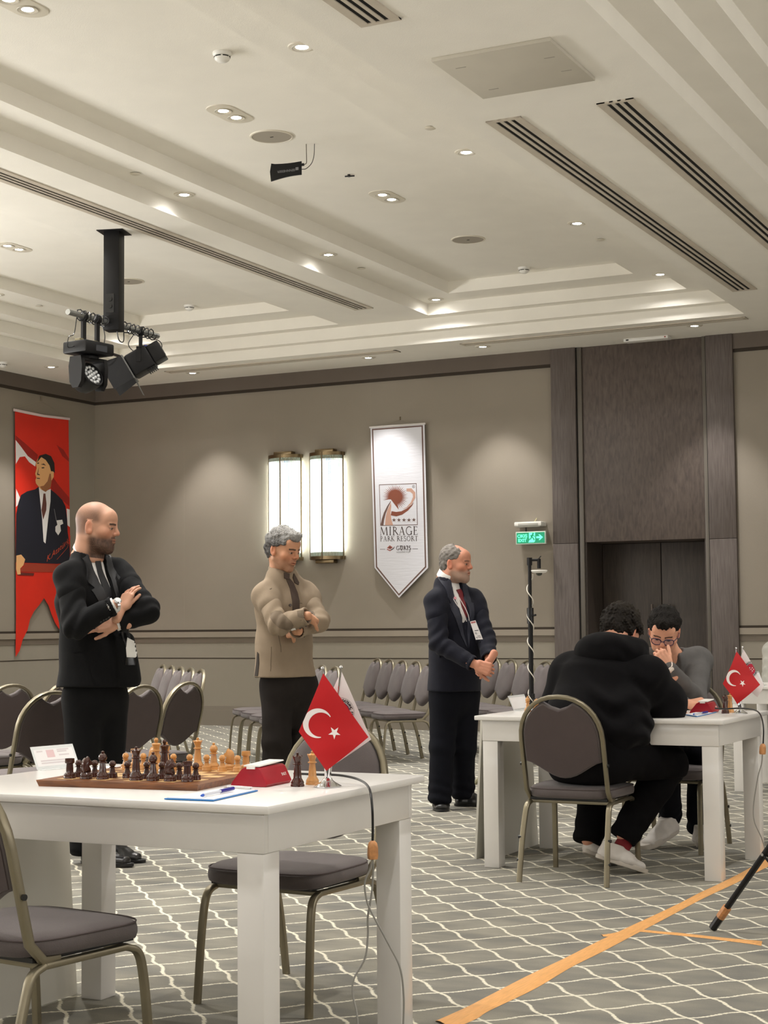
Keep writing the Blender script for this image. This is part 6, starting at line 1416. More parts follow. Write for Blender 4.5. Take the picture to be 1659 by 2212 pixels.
def hand(wrist, fdir, palm_n, thumb_side, skin, curl=(20, 30, 20), spread=4, sc=1.0, thumb=(40, 20), curls=None):
    """wrist point, finger direction, palm normal (the side the fingers curl to), thumb_side = +1/-1 along cross(f, n)"""
    f = Vector(fdir).normalized(); n = Vector(palm_n); n = (n-f*n.dot(f)).normalized(); s = f.cross(n)*thumb_side; w = Vector(wrist)
    P = lambda a, b, c: w+(f*a+s*b+n*c)*sc
    pts = []
    segs = []
    for i, (b, L, r) in enumerate(((.031, .070, .0086), (.0105, .078, .0089), (-.0105, .073, .0085), (-.030, .058, .0076))):
        c = curls[i] if curls else curl; kn = P(.092-.006*abs(i-1.2), b, 0.000); ang = math.radians(0); d = (f+s*math.tan(math.radians(spread*(1.2-i)))).normalized(); p = kn
        ch = [p]; tot = 0
        for q, fr_ in enumerate((.44, .30, .26)):
            tot += math.radians(c[q]); dd = d*math.cos(tot)+n*math.sin(tot); p = p+dd*L*fr_*sc; ch.append(p)
        segs.append((ch, r*sc))
        segs.append(([P(.01, b*.75, 0.002), kn], .0125*sc))
    tb = P(.022, .026, .006); d = (f*math.cos(math.radians(thumb[0]))+s*math.sin(math.radians(thumb[0]))*.9+n*.35).normalized(); t1 = tb+d*.042*sc; d2 = (d*math.cos(math.radians(thumb[1]))-s*math.sin(math.radians(thumb[1]))*.7+f*.15+n*.1).normalized(); t2 = t1+d2*.032*sc; t3 = t2+(d2+f*.15).normalized()*.024*sc
    allp = [q for ch, r in segs for q in ch]+[tb, t1, t2, t3, w, w-f*.06*sc]
    lo = np.min([list(p) for p in allp], 0)-.03; hi = np.max([list(p) for p in allp], 0)+.03
    v = Vol(lo, hi, .0026)
    v.econe(w+f*.018*sc, P(.086, 0, 0), (.030*sc, .014*sc), (.040*sc, .012*sc), s, k=.01)
    v.econe(w-f*.06*sc, w+f*.01*sc, (.030*sc, .024*sc), (.028*sc, .020*sc), s, k=.015)
    v.ell(P(.03, .022, .008), (.022*sc,)*3, k=.012)
    for ch, r in segs:
        for q in range(len(ch)-1):
            last = len(ch) == 4
            v.cone(ch[q], ch[q+1], r*(1-.09*q) if last else r, r*(1-.09*(q+1)) if last else r, k=.0025 if last else .008)
    v.cone(tb, t1, .0135*sc, .011*sc, k=.008); v.cone(t1, t2, .0105*sc, .0098*sc, k=.004); v.cone(t2, t3, .0098*sc, .008*sc, k=.003)
    V, Q, mt = v.mesh(); sk = np.array(skin); C = np.tile(sk, (len(V), 1)).astype(float)
    for ch, r in segs:
        if len(ch) != 4: continue
        for j, (pt, nm) in enumerate(zip(ch, (1, 1, 1, 0))):
            d = np.linalg.norm(V-np.array(pt), axis=1); C = cmix(C, tuple(sk[:3]*np.array([1.0, .74, .68])), .45*np.exp(-(d/.010)**2)*nm)
        # nails on the back of the fingertips
        tip = np.array(ch[3])-.25*(np.array(ch[3])-np.array(ch[2])); bn = np.array(ch[3])-np.array(ch[2]); bn /= np.linalg.norm(bn); sd = np.array(s); back = np.cross(sd, bn); back *= -np.sign(back@np.array(n)) if abs(back@np.array(n)) > .2 else 1
        q = V-tip; C = cmix(C, tuple(np.minimum(1, sk[:3]*np.array([1.15, 1.15, 1.2]))), .7*((q@back > r*.45)*(np.abs(q@sd) < r*.62)*(np.abs(q@bn) < r*.9)).astype(float))
    return (V, Q, 0, C)
def limb_body(pts, skin):
    """coarse whole-body volume below the clothes; pts: list of (a, b, ra, rb)"""
    P = np.array([list(a) for a, b, ra, rb in pts]+[list(b) for a, b, ra, rb in pts]); R = max(max(x[2], x[3]) for x in pts)+.03
    v = Vol(P.min(0)-R, P.max(0)+R, .013)
    for a, b, ra, rb in pts: v.cone(a, b, ra, rb, k=.04)
    V, Q, mt = v.mesh(); return (V, Q, 0, np.tile(np.array(skin), (len(V), 1)).astype(float))
def vlerp(a, b, t): return Vector(a).lerp(Vector(b), t)
def patch(name, poly, bvh, mt, parent, off=.004, cuts=5, th=0.0025, smooth=True, ray=None, back=.06):
    """a cloth detail: 3-D outline laid onto the garment under it"""
    bm = bmesh.new(); vs = [bm.verts.new(Vector(p)) for p in poly]; f = bm.faces.new(vs); bmesh.ops.triangulate(bm, faces=[f])
    for _ in range(cuts):
        es = [e for e in bm.edges if e.calc_length() > .012]
        if not es: break
        bmesh.ops.subdivide_edges(bm, edges=es, cuts=1); bmesh.ops.triangulate(bm, faces=[f for f in bm.faces if len(f.verts) > 3])
    bm.normal_update(); new = {}
    for v in bm.verts:
        loc_ = None
        if ray is not None:
            loc_, nr, i_, d = bvh.ray_cast(v.co-ray*back, ray, back+.35)
        if loc_ is None: loc_, nr, i_, d = bvh.find_nearest(v.co)
        elif nr.dot(ray) > 0: nr = -nr
        if ray is not None and nr.dot(ray) > -.35: nr = (nr-ray*.7).normalized()
        new[v] = (loc_+nr*off, nr)
    for v in bm.verts: v.co = new[v][0]
    nrm = {v.index: 0 for v in bm.verts}; bm.verts.index_update(); N = {v.index: new[v][1] for v in bm.verts}
    V = [v.co.copy() for v in bm.verts]; F = [tuple(v.index for v in f.verts) for f in bm.faces]; E = [tuple(v.index for v in e.verts) for e in bm.edges if len(e.link_faces) == 1]; bm.free()
    n = len(V); mb = MB(); mb.add(V+[V[i]-N[i]*(th+off) for i in range(n)], F+[(a, b, n+b, n+a) for a, b in E]); o = mb.build(name, mt, parent, smooth=50); return o
def bvh_of(o): return BVHTree.FromPolygons([v.co[:] for v in o.data.vertices], [p.vertices[:] for p in o.data.polygons])
def curve_tube(name, pts, r, mt, parent, bvh=None, off=0.002, n=8, dens=8):
    P = bez(pts, dens)
    if bvh: P = [(lambda h: h[0]+h[1]*off)(bvh.find_nearest(p)) for p in P]
    mb = MB(); mb.tube(P, r, n); return mb.build(name, mt, parent)
SUITB = mat('black_suit', srgb(15, 15, 16), 0.85, var=0.12, vscale=14, bump=0.2, bscale=500, spec=0.15, sheen=0.02)
SUITN = mat('navy_suit', srgb(20, 21, 32), 0.8, var=0.12, vscale=14, bump=0.2, bscale=500, spec=0.2, sheen=0.03)
BEIGE = mat('beige_cotton', srgb(142, 126, 107), 0.85, var=0.07, vscale=9, bump=0.3, bscale=450, spec=0.2)
BROWNP = mat('brown_panel', srgb(72, 58, 50), 0.85, bump=0.2, bscale=500)
TAUPE_T = mat('charcoal_trousers', srgb(38, 34, 32), 0.9, spec=0.15, var=0.1, vscale=10, bump=0.25, bscale=450)
HOOD = mat('black_fleece', srgb(13, 12, 14), 0.95, var=0.12, vscale=12, bump=0.3, bscale=380, spec=0.1, sheen=0.03)
SHIRT = mat('white_shirt', srgb(226, 224, 220), 0.7, bump=0.15, bscale=500)
SHOEB = mat('black_leather', srgb(16, 15, 15), 0.32, coat=0.3)
GREYK = mat('grey_knit', srgb(92, 90, 89), 0.92, var=0.08, vscale=20, bump=0.4, bscale=420, spec=0.15)
NAVYT = mat('navy_trousers', srgb(15, 16, 23), 0.9, spec=0.15, var=0.1, vscale=10, bump=0.2, bscale=450)
def wrinkle(fr, seed, stretch=(1, 1, 1)):
    st = np.array(stretch)
    return lambda P: hash_noise(P*st, fr, seed)*.7+hash_noise(P*st, fr*2.1, seed+3)*.3
def folds_at(c, axis, wave, width):
    """ring folds around a joint: a sine along axis fading away from the centre"""
    c = np.array(c); a = np.array(Vector(axis).normalized())
    return lambda P: np.sin(((P-c)@a)*wave+1.4*np.sin(((P-c)[:, 0]+(P-c)[:, 1])*22))*np.exp(-((P-c)**2).sum(1)/width**2)
def shoe(name, heel, toe, mt, sole_mt, parent, w=.046, h=.095, sole=.018, lace=None):
    heel = Vector(heel); toe = Vector(toe); d = (toe-heel); L = d.length; d.normalize(); u = Vector((0, 0, 1)); u = (u-d*u.dot(d)).normalized(); s = d.cross(u)
    P = lambda a, b, c: heel+d*a+s*b+u*c
    pts = [P(-.02, -.06, 0), P(L+.02, .06, h+.06)]; allv = np.array([list(P(a, b, c)) for a in (-.03, L+.03) for b in (-.07, .07) for c in (-.01, h+.05)])
    v = Vol(allv.min(0), allv.max(0), .0038)
    v.econe(P(.045, 0, .03), P(L*.55, 0, .032), (w*.78, .034), (w*1.0, .034), s, k=.02); v.econe(P(L*.5, 0, .030), P(L-.045, 0, .026), (w*1.02, .032), (w*.86, .024), s, k=.02)
    v.econe(P(.055, 0, .035), P(.06, 0, h), (w*.80, .05), (w*.72, .046), s, k=.02); v.cone(P(.09, 0, h*.8), P(L*.62, 0, .045), .034, .022, k=.025)
    v.plane(P(0, 0, sole*.6), -u)
    v.plane(P(.06, 0, h+.006), u)
    V, Q, mt_ = v.mesh(); o = np_mesh(name, [(V, Q, 0, None)], mt, parent)
    ol = []
    for i in range(28):
        a = 2*PI*i/28; x_ = math.cos(a); y_ = math.sin(a); ww = w*(.80 if x_ < 0 else 1.03)*(1.05-.06*x_); ol.append((L/2+(L/2+.004)*math.copysign(abs(x_)**.8, x_), ww*y_))
    m_ = MB(); m_.rings(ol, [(.97, 0.0), (1.0, .003), (1.0, sole*.9), (.96, sole)], lambda a, b, c: tuple(P(a, b, c))); so = m_.build('sole', sole_mt, o)
    if lace:
        m_ = MB()
        for k in range(4):
            a = L*(.40+.07*k); z = h*.80-.0085*k*2.2
            m_.tube([P(a, -.018, z-.006), P(a+.006, 0, z+.004), P(a+.012, .018, z-.006)], .0022, 6)
        m_.build('laces', lace, o)
    return o

# ================================================================== figures
UP = Vector((0, 0, 1)); CR = Vector((rt.x, rt.y, 0)).normalized(); CV = Vector((fw.x, fw.y, 0)).normalized()
def person_root(label, org, parts):
    """the continuous skin surface is the person; clothes, hair and shoes are its children"""
    o = np_mesh('person', [(V-np.array(org), Q, m_, C) for V, Q, m_, C in parts], SKIN); o.location = org
    return tag(o, label, 'person')
class Fig:
    pass
def garment(name, v, mt, root, smooth_iters=0):
    V, Q, m_ = v.mesh(); o = np_mesh(name, [(V, Q, 0, None)], mt, None); 
    return o
def attach(o, root):
    o.parent = root; o.matrix_parent_inverse = Matrix.Translation(root.location).inverted()
def standing(label, J, hd, cl):
    g = J.get; shR, shL = Vector(J['shR']), Vector(J['shL']); R_ = (shR-shL); R_.z = 0; R_.normalize(); Fd = UP.cross(R_).normalized()
    chest, waist, pelv = Vector(J['chest']), Vector(J['waist']), Vector(J['pelvis']); hem = Vector(J['hem']); neck = Vector(J['neck']); hc = Vector(J['head'])
    A = frame_of(J['hf'], J['hu']); sc = hd.get('sc', 1.0); sk = hd['skin']
    neck_top = hc+(Vector(list(A[2]))*-.08+Vector(list(A[1]))*-.03)*sc
    parts = [head(tuple(hc), A, sc, [tuple(neck_top.lerp(neck, .6)), tuple(neck)], hd.get('neck_r', .058), hd)]
    seg = [(tuple(neck), tuple(chest), .06, .12), (tuple(chest), tuple(waist), .12, .12), (tuple(waist), tuple(pelv), .12, .12), (tuple(shR), tuple(chest), .05, .10), (tuple(shL), tuple(chest), .05, .10)]
    for s in ('R', 'L'):
        seg += [(J['sh'+s], J['el'+s], .045, .038), (J['el'+s], J['wr'+s], .038, .028), (J['hip'+s], J['kn'+s], .075, .055), (J['kn'+s], J['an'+s], .052, .036)]
    parts.append(limb_body(seg, sk))
    for h in J['hands']: parts.append(hand(skin=sk, **h))
    root = person_root(label, (pelv.x, pelv.y, 0), parts)
    ch = []
    # trousers
    a = np.array([J[k] for k in ('hipR', 'hipL', 'knR', 'knL', 'anR', 'anL')]+[tuple(pelv)]); v = Vol(a.min(0)-.17, a.max(0)+.17, .008)
    tr = cl['tr']
    v.econe(pelv+UP*.12, pelv-UP*.05, tr[0], tr[0], R_, k=.03)
    for s in ('R', 'L'):
        v.cone(J['hip'+s], J['kn'+s], tr[1], tr[2], k=.045); v.cone(J['kn'+s], J['an'+s], tr[2], tr[3], k=.03)
    v.plane((0, 0, cl.get('cuff', .045)), (0, 0, -1)); v.disp(wrinkle(15, cl['seed'], (1, 1, .55)), .006)
    for s in ('R', 'L'): v.disp(folds_at(J['an'+s], UP, 95, .12), .006); v.disp(folds_at(J['kn'+s], UP, 60, .10), .004)
    ch.append(garment('trousers', v, cl['trm'], root))
    # jacket
    a = np.array([J[k] for k in ('shR', 'shL', 'elR', 'elL', 'wrR', 'wrL')]+[tuple(hem), tuple(neck)]); v = Vol(a.min(0)-.22, a.max(0)+.16, .0066)
    t1, t2, t3, t4 = cl['torso']
    v.econe(chest, chest.lerp(waist, 1.0), t1, t2, R_, k=.02); v.econe(waist, hem, t2, t3, R_, k=.05)
    if t4: v.econe(waist+Fd*.02, waist.lerp(hem, .35)+Fd*.03, t4, t4, R_, k=.05)
    v.econe(chest+UP*.02, neck-UP*.03, (t1[0]*.94, t1[1]*.92), (.085, .075), R_, k=.05)
    sr = cl.get('sleeve', (.068, .060, .047)); sleeves = []
    for s, q in (('R', 1), ('L', -1)):
        sh = Vector(J['sh'+s])-R_*q*.012-UP*.012; v.cone(sh, neck-UP*.018+R_*q*.02, .060, .052, k=.05); v.ell(sh, (.064, .066, .062), k=.05)
        v.cone(sh, Vector(J['sh'+s]).lerp(Vector(J['el'+s]), .35), .064, sr[0], k=.05)
        e = Vector(J['el'+s]); w = Vector(J['wr'+s]); aa = np.array([tuple(sh), tuple(e), tuple(w)]); sv = Vol(aa.min(0)-.12, aa.max(0)+.12, .006)
        sv.cone(sh, e, sr[0]+.001, sr[1], k=.02); sv.cone(e, w+(w-e).normalized()*.02, sr[1], sr[2], k=.020); sv.plane(w, (w-e), k=.003)
        sv.cone(w-(w-e).normalized()*.012, w+(w-e).normalized()*.1, sr[2]-.006, sr[2]-.006, k=.003, cut=True)
        sv.disp(wrinkle(11, cl['seed']+2), .004); ax_ = w-sh
        sv.disp(folds_at(e, ax_, 85, .12), .0065); sv.disp(folds_at(sh.lerp(e, .25), e-sh+Fd*.1, 62, .13), .0045); sv.disp(folds_at(w, w-e, 110, .09), .003)
        sleeves.append(sv.mesh())
    for a_, b_, r0_, r1_ in cl.get('flare', []): v.econe(a_, b_, r0_, r1_, R_, k=.03)
    v.plane(hem, -UP)
    for n_, p_ in cl.get('planes', []): v.plane(p_, n_)
    nf = neck+Fd*.075-UP*.03; bt = Vector(J['button'])
    if cl.get('vcut', True):
        v.cone(nf+UP*.04, bt, cl.get('vr', .052), .006, k=.004, cut=True)
    v.cone(neck-UP*.005, neck+UP*.12, cl.get('nk', .078), .10, k=.006, cut=True)
    if cl.get('front_gap'): a_, b_ = cl['front_gap']; v.cone(a_, b_, .012, .05, k=.02, cut=True)
    v.disp(wrinkle(11, cl['seed']+2), .005)
    for s in ('R', 'L'): v.disp(folds_at(J['sh'+s], Vector(J['el'+s])-Vector(J['sh'+s]), 55, .13), .0035)
    V_, Q_, m__ = v.mesh(); jk = np_mesh('jacket', [(V_, Q_, 0, None)]+[(a_[0], a_[1], 0, None) for a_ in sleeves], cl['jm']); ch.append(jk)
    # shirt
    a = np.array([tuple(chest), tuple(neck), tuple(waist)]); v = Vol(a.min(0)-.24, a.max(0)+.2, .007); q = .86
    v.econe(chest, waist.lerp(hem, .3), (t1[0]*q, t1[1]*q), (t2[0]*q, t2[1]*q), R_, k=.02); v.econe(chest+UP*.02, neck-UP*.02, (t1[0]*.85, t1[1]*.84), (.070, .066), R_, k=.05)
    v.cone(neck+UP*.01, neck+UP*.12, .064, .07, k=.006, cut=True); v.plane(waist.lerp(hem, .55), -UP)
    sh_ = garment('shirt', v, cl.get('shirt', SHIRT), root); ch.append(sh_)
    return root, ch, jk, sh_, dict(R=R_, F=Fd, neck=neck, chest=chest, waist=waist, hem=hem, bt=bt, nf=nf)
def collar(neck, Fd, r0, r1, h, tilt, mt, name='collar', thick=.004):
    ax = (UP*math.cos(tilt)+Fd*math.sin(tilt)).normalized(); s = ax.orthogonal().normalized(); y = ax.cross(s); M = Matrix((s, y, ax)).transposed().to_4x4(); M.translation = neck
    m_ = MB(); m_.lathe([(r0, -h*.4), (r0+thick, -h*.4), (r1+thick, h*.6), (r1+thick*.5, h*.6+.003), (r1, h*.6)], 32, M=M); return m_.build(name, mt)
def fin(root, ch):
    for c in ch: attach(c, root)

# ------------------------------------------------ the bald man in a black suit
skin1 = srgb(196, 148, 122)
f1_ = (CR*.97-CV*.16-UP*.13).normalized()
J1 = dict(shR=(-5.145, 6.709, 1.478), shL=(-5.075, 7.056, 1.499), elR=(-5.033, 6.629, 1.215), wrR=(-4.870, 6.725, 1.315), elL=(-4.814, 6.934, 1.292), wrL=(-4.920, 6.819, 1.227),
    neck=(-5.146, 6.880, 1.585), chest=(-5.143, 6.901, 1.339), waist=(-5.137, 6.922, 1.100), pelvis=(-5.141, 6.937, 0.885), hem=(-5.136, 6.938, 0.904), head=(-5.088, 6.876, 1.722),
    hipR=(-5.183, 6.875, 0.840), hipL=(-5.108, 7.024, 0.834), knR=(-5.151, 6.855, 0.441), knL=(-5.125, 7.025, 0.427), anR=(-5.169, 6.873, 0.087), anL=(-5.123, 7.009, 0.078),
    button=(-4.869, 6.879, 1.077), hf=tuple(f1_), hu=(0, 0, 1),
    hands=[dict(wrist=(-4.891, 6.817, 1.297), fdir=tuple(CR*.36+CV*.34+UP*.86), palm_n=tuple(CV*.7+CR*.6), thumb_side=-1, curl=(10, 18, 14), spread=3, sc=.95, thumb=(12, 5)),
           dict(wrist=(-4.919, 6.809, 1.225), fdir=tuple(-CR*.98-CV*.12-UP*.02), palm_n=tuple(CV*.9-UP*.2), thumb_side=1, curl=(14, 24, 18), spread=4, sc=1.0)])
hd1 = dict(skin=skin1, hair=srgb(30, 22, 18), beardc=srgb(38, 27, 22), stubble=.92, scalp=.62, beard=True, sc=1.05, neck_r=.069, nose=1.15, lips=.6)
cl1 = dict(tr=((.165, .13), .098, .082, .072), trm=SUITB, seed=1, torso=((.19, .145), (.178, .145), (.225, .165), None), jm=SUITB, vr=.058, sleeve=(.070, .064, .048),
    flare=[((-4.949, 6.923, 1.135), (-4.932, 6.948, 0.934), (.055, .05), (.065, .05))])
root, ch, jk, shm, B = standing('bald bearded man in a black suit standing with crossed arms at the left', J1, hd1, cl1)
bj = bvh_of(jk); bs = bvh_of(shm)
ch.append(collar(B['neck']+UP*.026+B['F']*.004, B['F'], .075, .071, .044, .52, SHIRT, 'shirt_collar'))
nf, bt, Rr, Ff = B['nf'], B['bt'], B['R'], B['F']
def lapels(nf, bt, Rr, Ff, neck, mt, wid=.042):
    out = []
    for s in (1, -1):
        top = neck-Ff*.02+Rr*s*.075+UP*.03; a = nf+Rr*s*.050+UP*.02; n1 = nf.lerp(bt, .26)+Rr*s*(.050+wid*1.35); n2 = nf.lerp(bt, .32)+Rr*s*(.045+wid*1.5); n3 = nf.lerp(bt, .30)+Rr*s*(.05+wid*.85)
        inner = [nf.lerp(bt, t_)+Rr*s*(.050*(1-t_)+.004) for t_ in (.9, .6, .3, 0.0)]
        poly = [bt+Rr*s*.006, nf.lerp(bt, .66)+Rr*s*(.028+wid*.75), n2, n3, n1-UP*-.02, top+Rr*s*.010]+[top-Rr*s*.012]+inner[::-1][:0]+[a, inner[2], inner[1], inner[0]]
        out.append(patch('lapel', poly, bj_cur, mt, None, off=.005, th=.004))
    return out
bj_cur = bj
LAPB = mat('black_suit_lapel', srgb(30, 30, 33), 0.6, bump=0.15, bscale=500)
ch += lapels(nf, bt, Rr, Ff, B['neck'], LAPB)
TIEB = mat('black_tie', srgb(14, 14, 20), 0.4)
c = nf+UP*.002
tie = [c+Rr*.018+UP*.018, c-Rr*.018+UP*.018, c-Rr*.014-UP*.03, nf.lerp(bt, .5)-Rr*.030, nf.lerp(bt, 1.0)-Rr*.034, nf.lerp(bt, 1.0)+Rr*.034, nf.lerp(bt, .5)+Rr*.030, c+Rr*.014-UP*.03]
ch.append(patch('tie', tie, bs, TIEB, None, off=.007, th=.006, ray=-Ff, back=.15))
# watch, cuffs, buttons, pocket flap, belt and shirt tail
w0 = Vector((-4.862, 6.729, 1.315)); wd = (Vector((-4.869, 6.771, 1.306))-Vector(J1['wrR'])).normalized(); wd = (wd+(Vector(J1['wrR'])-Vector(J1['elR'])).normalized()).normalized()
def band(p, d, r, h, mt, name, n=22):
    s = d.orthogonal().normalized(); y = d.cross(s); M = Matrix((s, y, d)).transposed().to_4x4(); M.translation = p; m_ = MB(); m_.lathe([(r-.003, -h/2), (r, -h/2), (r, h/2), (r-.003, h/2)], n, M=M); return m_.build(name, mt)
wt = band(w0+wd*.004, wd, .0335, .014, CHROME, 'watch_strap'); ch.append(wt)
m_ = MB(); dd = (-CV*.8+UP*.6).normalized(); dd = (dd-wd*dd.dot(wd)).normalized(); pc_ = w0+wd*.004+dd*.031; s = wd; y = dd.cross(s); M = Matrix((s, y, dd)).transposed().to_4x4(); M.translation = pc_
m_.lathe([(0, 0), (.019, 0), (.020, .005), (.017, .008), (0, .008)], 20, M=M); ch.append(m_.build('watch_case', CHROME))
m_ = MB(); m_.lathe([(0, .0082), (.015, .0082), (.015, .0086), (0, .0088)], 18, M=M); ch.append(m_.build('watch_face', mat('watch_dial', srgb(200, 204, 206), 0.2)))
for s_, e_, w_ in (('R', J1['elR'], J1['wrR']), ('L', J1['elL'], J1['wrL'])):
    d = (Vector(w_)-Vector(e_)).normalized(); ch.append(band(Vector(w_)-d*.010, d, .040, .034, SHIRT, 'shirt_cuff'))
for k in range(4):
    p = Vector(J1['wrR']).lerp(Vector(J1['elR']), .10+.07*k)-UP*.05-CV*.03; h = bj.find_nearest(p); m_ = MB(); m_.lathe([(0, -.001), (.0065, 0), (.005, .003), (0, .003)], 10, tuple(h[0]+h[1]*.001), M=h[1].to_track_quat('Z', 'Y').to_matrix().to_4x4()); ch.append(m_.build('sleeve_button', BLACKP))
fl_ = [Vector((-5.126, 6.703, 1.108)), Vector((-5.042, 6.744, 1.121)), Vector((-5.043, 6.746, 1.091)), Vector((-5.127, 6.705, 1.078))]
ch.append(patch('pocket_flap', fl_, bj, SUITB, None, off=.003, th=.003))
ch.append(patch('shirt_tail', [Vector(q) for q in [(-4.893, 6.861, 1.152), (-4.852, 6.883, 1.124), (-4.857, 6.886, 1.063), (-4.865, 6.882, 1.051), (-4.897, 6.866, 1.054), (-4.899, 6.862, 1.101)]], bj, SHIRT, None, off=.006, ray=CV, th=.003))
ch.append(patch('belt', [Vector(q) for q in [(-4.901, 6.864, 1.051), (-4.861, 6.884, 1.049), (-4.865, 6.886, 1.013), (-4.905, 6.866, 1.014)]], bj, mat('black_belt', srgb(10, 10, 10), 0.25), None, off=.006, ray=CV, th=.004))
sh1 = [shoe('shoe', tuple(Vector((-5.164, 6.860, 0.005))), tuple(Vector((-5.164, 6.860, 0.005))+(CR*.93-CV*.37)*.30), SHOEB, BLACKP, None, lace=BLACKP),
       shoe('shoe', tuple(Vector((-5.131, 6.984, 0.000))), tuple(Vector((-5.131, 6.984, 0.000))+(CR*.985-CV*.17)*.235+(CR*.985-CV*.17)*.0), SHOEB, BLACKP, None, w=.044, lace=BLACKP)]
fin(root, ch+sh1)

# ------------------------------------------------ the man in the beige jacket
skin2 = srgb(196, 144, 112)
J2 = dict(shR=(-4.905, 8.247, 1.397), shL=(-4.805, 8.588, 1.400), elR=(-4.746, 8.139, 1.212), wrR=(-4.555, 8.141, 1.263), elL=(-4.640, 8.437, 1.232), wrL=(-4.664, 8.205, 1.180),
    neck=(-4.876, 8.408, 1.530), chest=(-4.877, 8.425, 1.308), waist=(-4.880, 8.439, 1.103), pelvis=(-4.869, 8.462, 0.884), hem=(-4.885, 8.452, 0.906), head=(-4.844, 8.370, 1.652),
    hipR=(-4.911, 8.398, 0.858), hipL=(-4.826, 8.553, 0.854), knR=(-4.891, 8.366, 0.535), knL=(-4.829, 8.555, 0.524), anR=(-4.936, 8.397, 0.141), anL=(-4.879, 8.629, 0.119),
    button=(-4.739, 8.335, 1.185), hf=tuple((CR*.80-CV*.56-UP*.24).normalized()), hu=(0, 0, 1),
    hands=[dict(wrist=(-4.580, 8.196, 1.259), fdir=tuple(CR*.25+CV*.95-UP*.05), palm_n=tuple(-UP*.3+CV*.8), thumb_side=-1, curl=(25, 35, 25)),
           dict(wrist=(-4.694, 8.235, 1.180), fdir=tuple(-CR*.45+CV*.85), palm_n=tuple(CV*.9), thumb_side=1, curl=(15, 25, 20))])
hd2 = dict(skin=skin2, hair=srgb(40, 34, 30), beardc=srgb(74, 62, 54), stubble=.42, sc=1.0, neck_r=.056, nose=1.35, jaw=.95)
cl2 = dict(tr=((.160, .125), .098, .080, .072), trm=TAUPE_T, seed=4, torso=((.178, .135), (.170, .135), (.205, .155), None), jm=BEIGE, nk=.066, vcut=False, sleeve=(.062, .060, .048), shirt=BROWNP)
root, ch, jk, shm, B = standing('grey-haired man in a beige jacket with elbow patches, arms crossed', J2, hd2, cl2)
bj = bvh_of(jk); A2 = frame_of(J2['hf'], J2['hu'])
ch.append(hair_cap(J2['head'], A2, 1.0, ((.045, .042, .04), (.16, .155, .15), (.46, .45, .43)), None, dict(t=.013, hairline=.066, rough=.0075, fr=150, top=.9, fringe=True, fringe_x=.012)))
P2 = lambda px, py, d: px
ch.append(collar(B['neck']+UP*.018, B['F'], .072, .068, .060, .42, BEIGE, 'stand_collar', .006)); ch.append(collar(B['neck']+UP*.030, B['F'], .064, .061, .052, .38, mat('brown_shirt', srgb(48, 38, 32), 0.8), 'shirt_collar'))
ch.append(patch('elbow_patch', [Vector(q) for q in [(-4.746, 8.045, 1.279), (-4.721, 8.056, 1.293), (-4.696, 8.068, 1.291), (-4.664, 8.087, 1.260), (-4.638, 8.102, 1.232), (-4.627, 8.110, 1.207), (-4.637, 8.106, 1.191), (-4.667, 8.091, 1.185), (-4.700, 8.074, 1.196), (-4.730, 8.057, 1.224), (-4.747, 8.046, 1.252)]], bj, mat('suede_patch', srgb(108, 94, 78), 0.95, bump=0.2, bscale=600), None, off=.0035, th=.003, ray=CV))
ch.append(patch('cuff_patch', [Vector(q) for q in [(-4.588, 8.078, 1.290), (-4.555, 8.094, 1.295), (-4.516, 8.113, 1.289), (-4.507, 8.119, 1.271), (-4.523, 8.114, 1.243), (-4.557, 8.096, 1.250), (-4.584, 8.082, 1.259)]], bj, MATS['suede_patch'], None, off=.0035, th=.003, ray=CV))
ch.append(patch('front_placket', [Vector(q) for q in [(-4.789, 8.285, 1.512), (-4.770, 8.296, 1.490), (-4.748, 8.309, 1.458), (-4.729, 8.324, 1.401), (-4.719, 8.332, 1.350), (-4.721, 8.335, 1.296), (-4.754, 8.319, 1.294), (-4.755, 8.315, 1.350), (-4.766, 8.303, 1.426), (-4.782, 8.292, 1.471)]], bj, BROWNP, None, off=.004, th=.003, ray=CV))
ch.append(patch('collar_tab', [Vector(q) for q in [(-4.799, 8.290, 1.519), (-4.773, 8.304, 1.512), (-4.775, 8.306, 1.477), (-4.798, 8.294, 1.485)]], bj, BROWNP, None, off=.008, th=.004, ray=CV))
ch.append(patch('collar_tab', [Vector(q) for q in [(-4.751, 8.315, 1.515), (-4.727, 8.331, 1.461), (-4.730, 8.331, 1.447), (-4.747, 8.321, 1.458), (-4.756, 8.314, 1.490)]], bj, BROWNP, None, off=.006, th=.003, ray=CV))
for pl in ([(-4.805, 8.168, 1.475), (-4.787, 8.175, 1.494), (-4.778, 8.179, 1.509)], [(-4.654, 8.189, 1.454), (-4.637, 8.196, 1.466), (-4.606, 8.212, 1.469), (-4.584, 8.224, 1.447)], [(-4.785, 8.201, 1.174), (-4.779, 8.208, 1.130), (-4.768, 8.216, 1.092), (-4.766, 8.221, 1.045)], [(-4.739, 8.379, 1.338), (-4.720, 8.388, 1.345), (-4.703, 8.397, 1.347)], [(-4.842, 8.180, 1.086), (-4.842, 8.185, 1.011), (-4.847, 8.188, 0.948)]):
    ch.append(curve_tube('seam', [Vector(q) for q in pl], .0022, mat('beige_seam', srgb(104, 90, 74), 0.9), None, bj, 0.0, 6))
def button_at(p, bv, r, mt, name='button'):
    h = bv.find_nearest(Vector(p)); m_ = MB(); m_.lathe([(0, -.001), (r, 0), (r*.9, .003), (r*.5, .002), (0, .002)], 12, tuple(h[0]+h[1]*.005), M=h[1].to_track_quat('Z', 'Y').to_matrix().to_4x4()); return m_.build(name, mt)
HORN = mat('horn_button', srgb(58, 44, 38), 0.3)
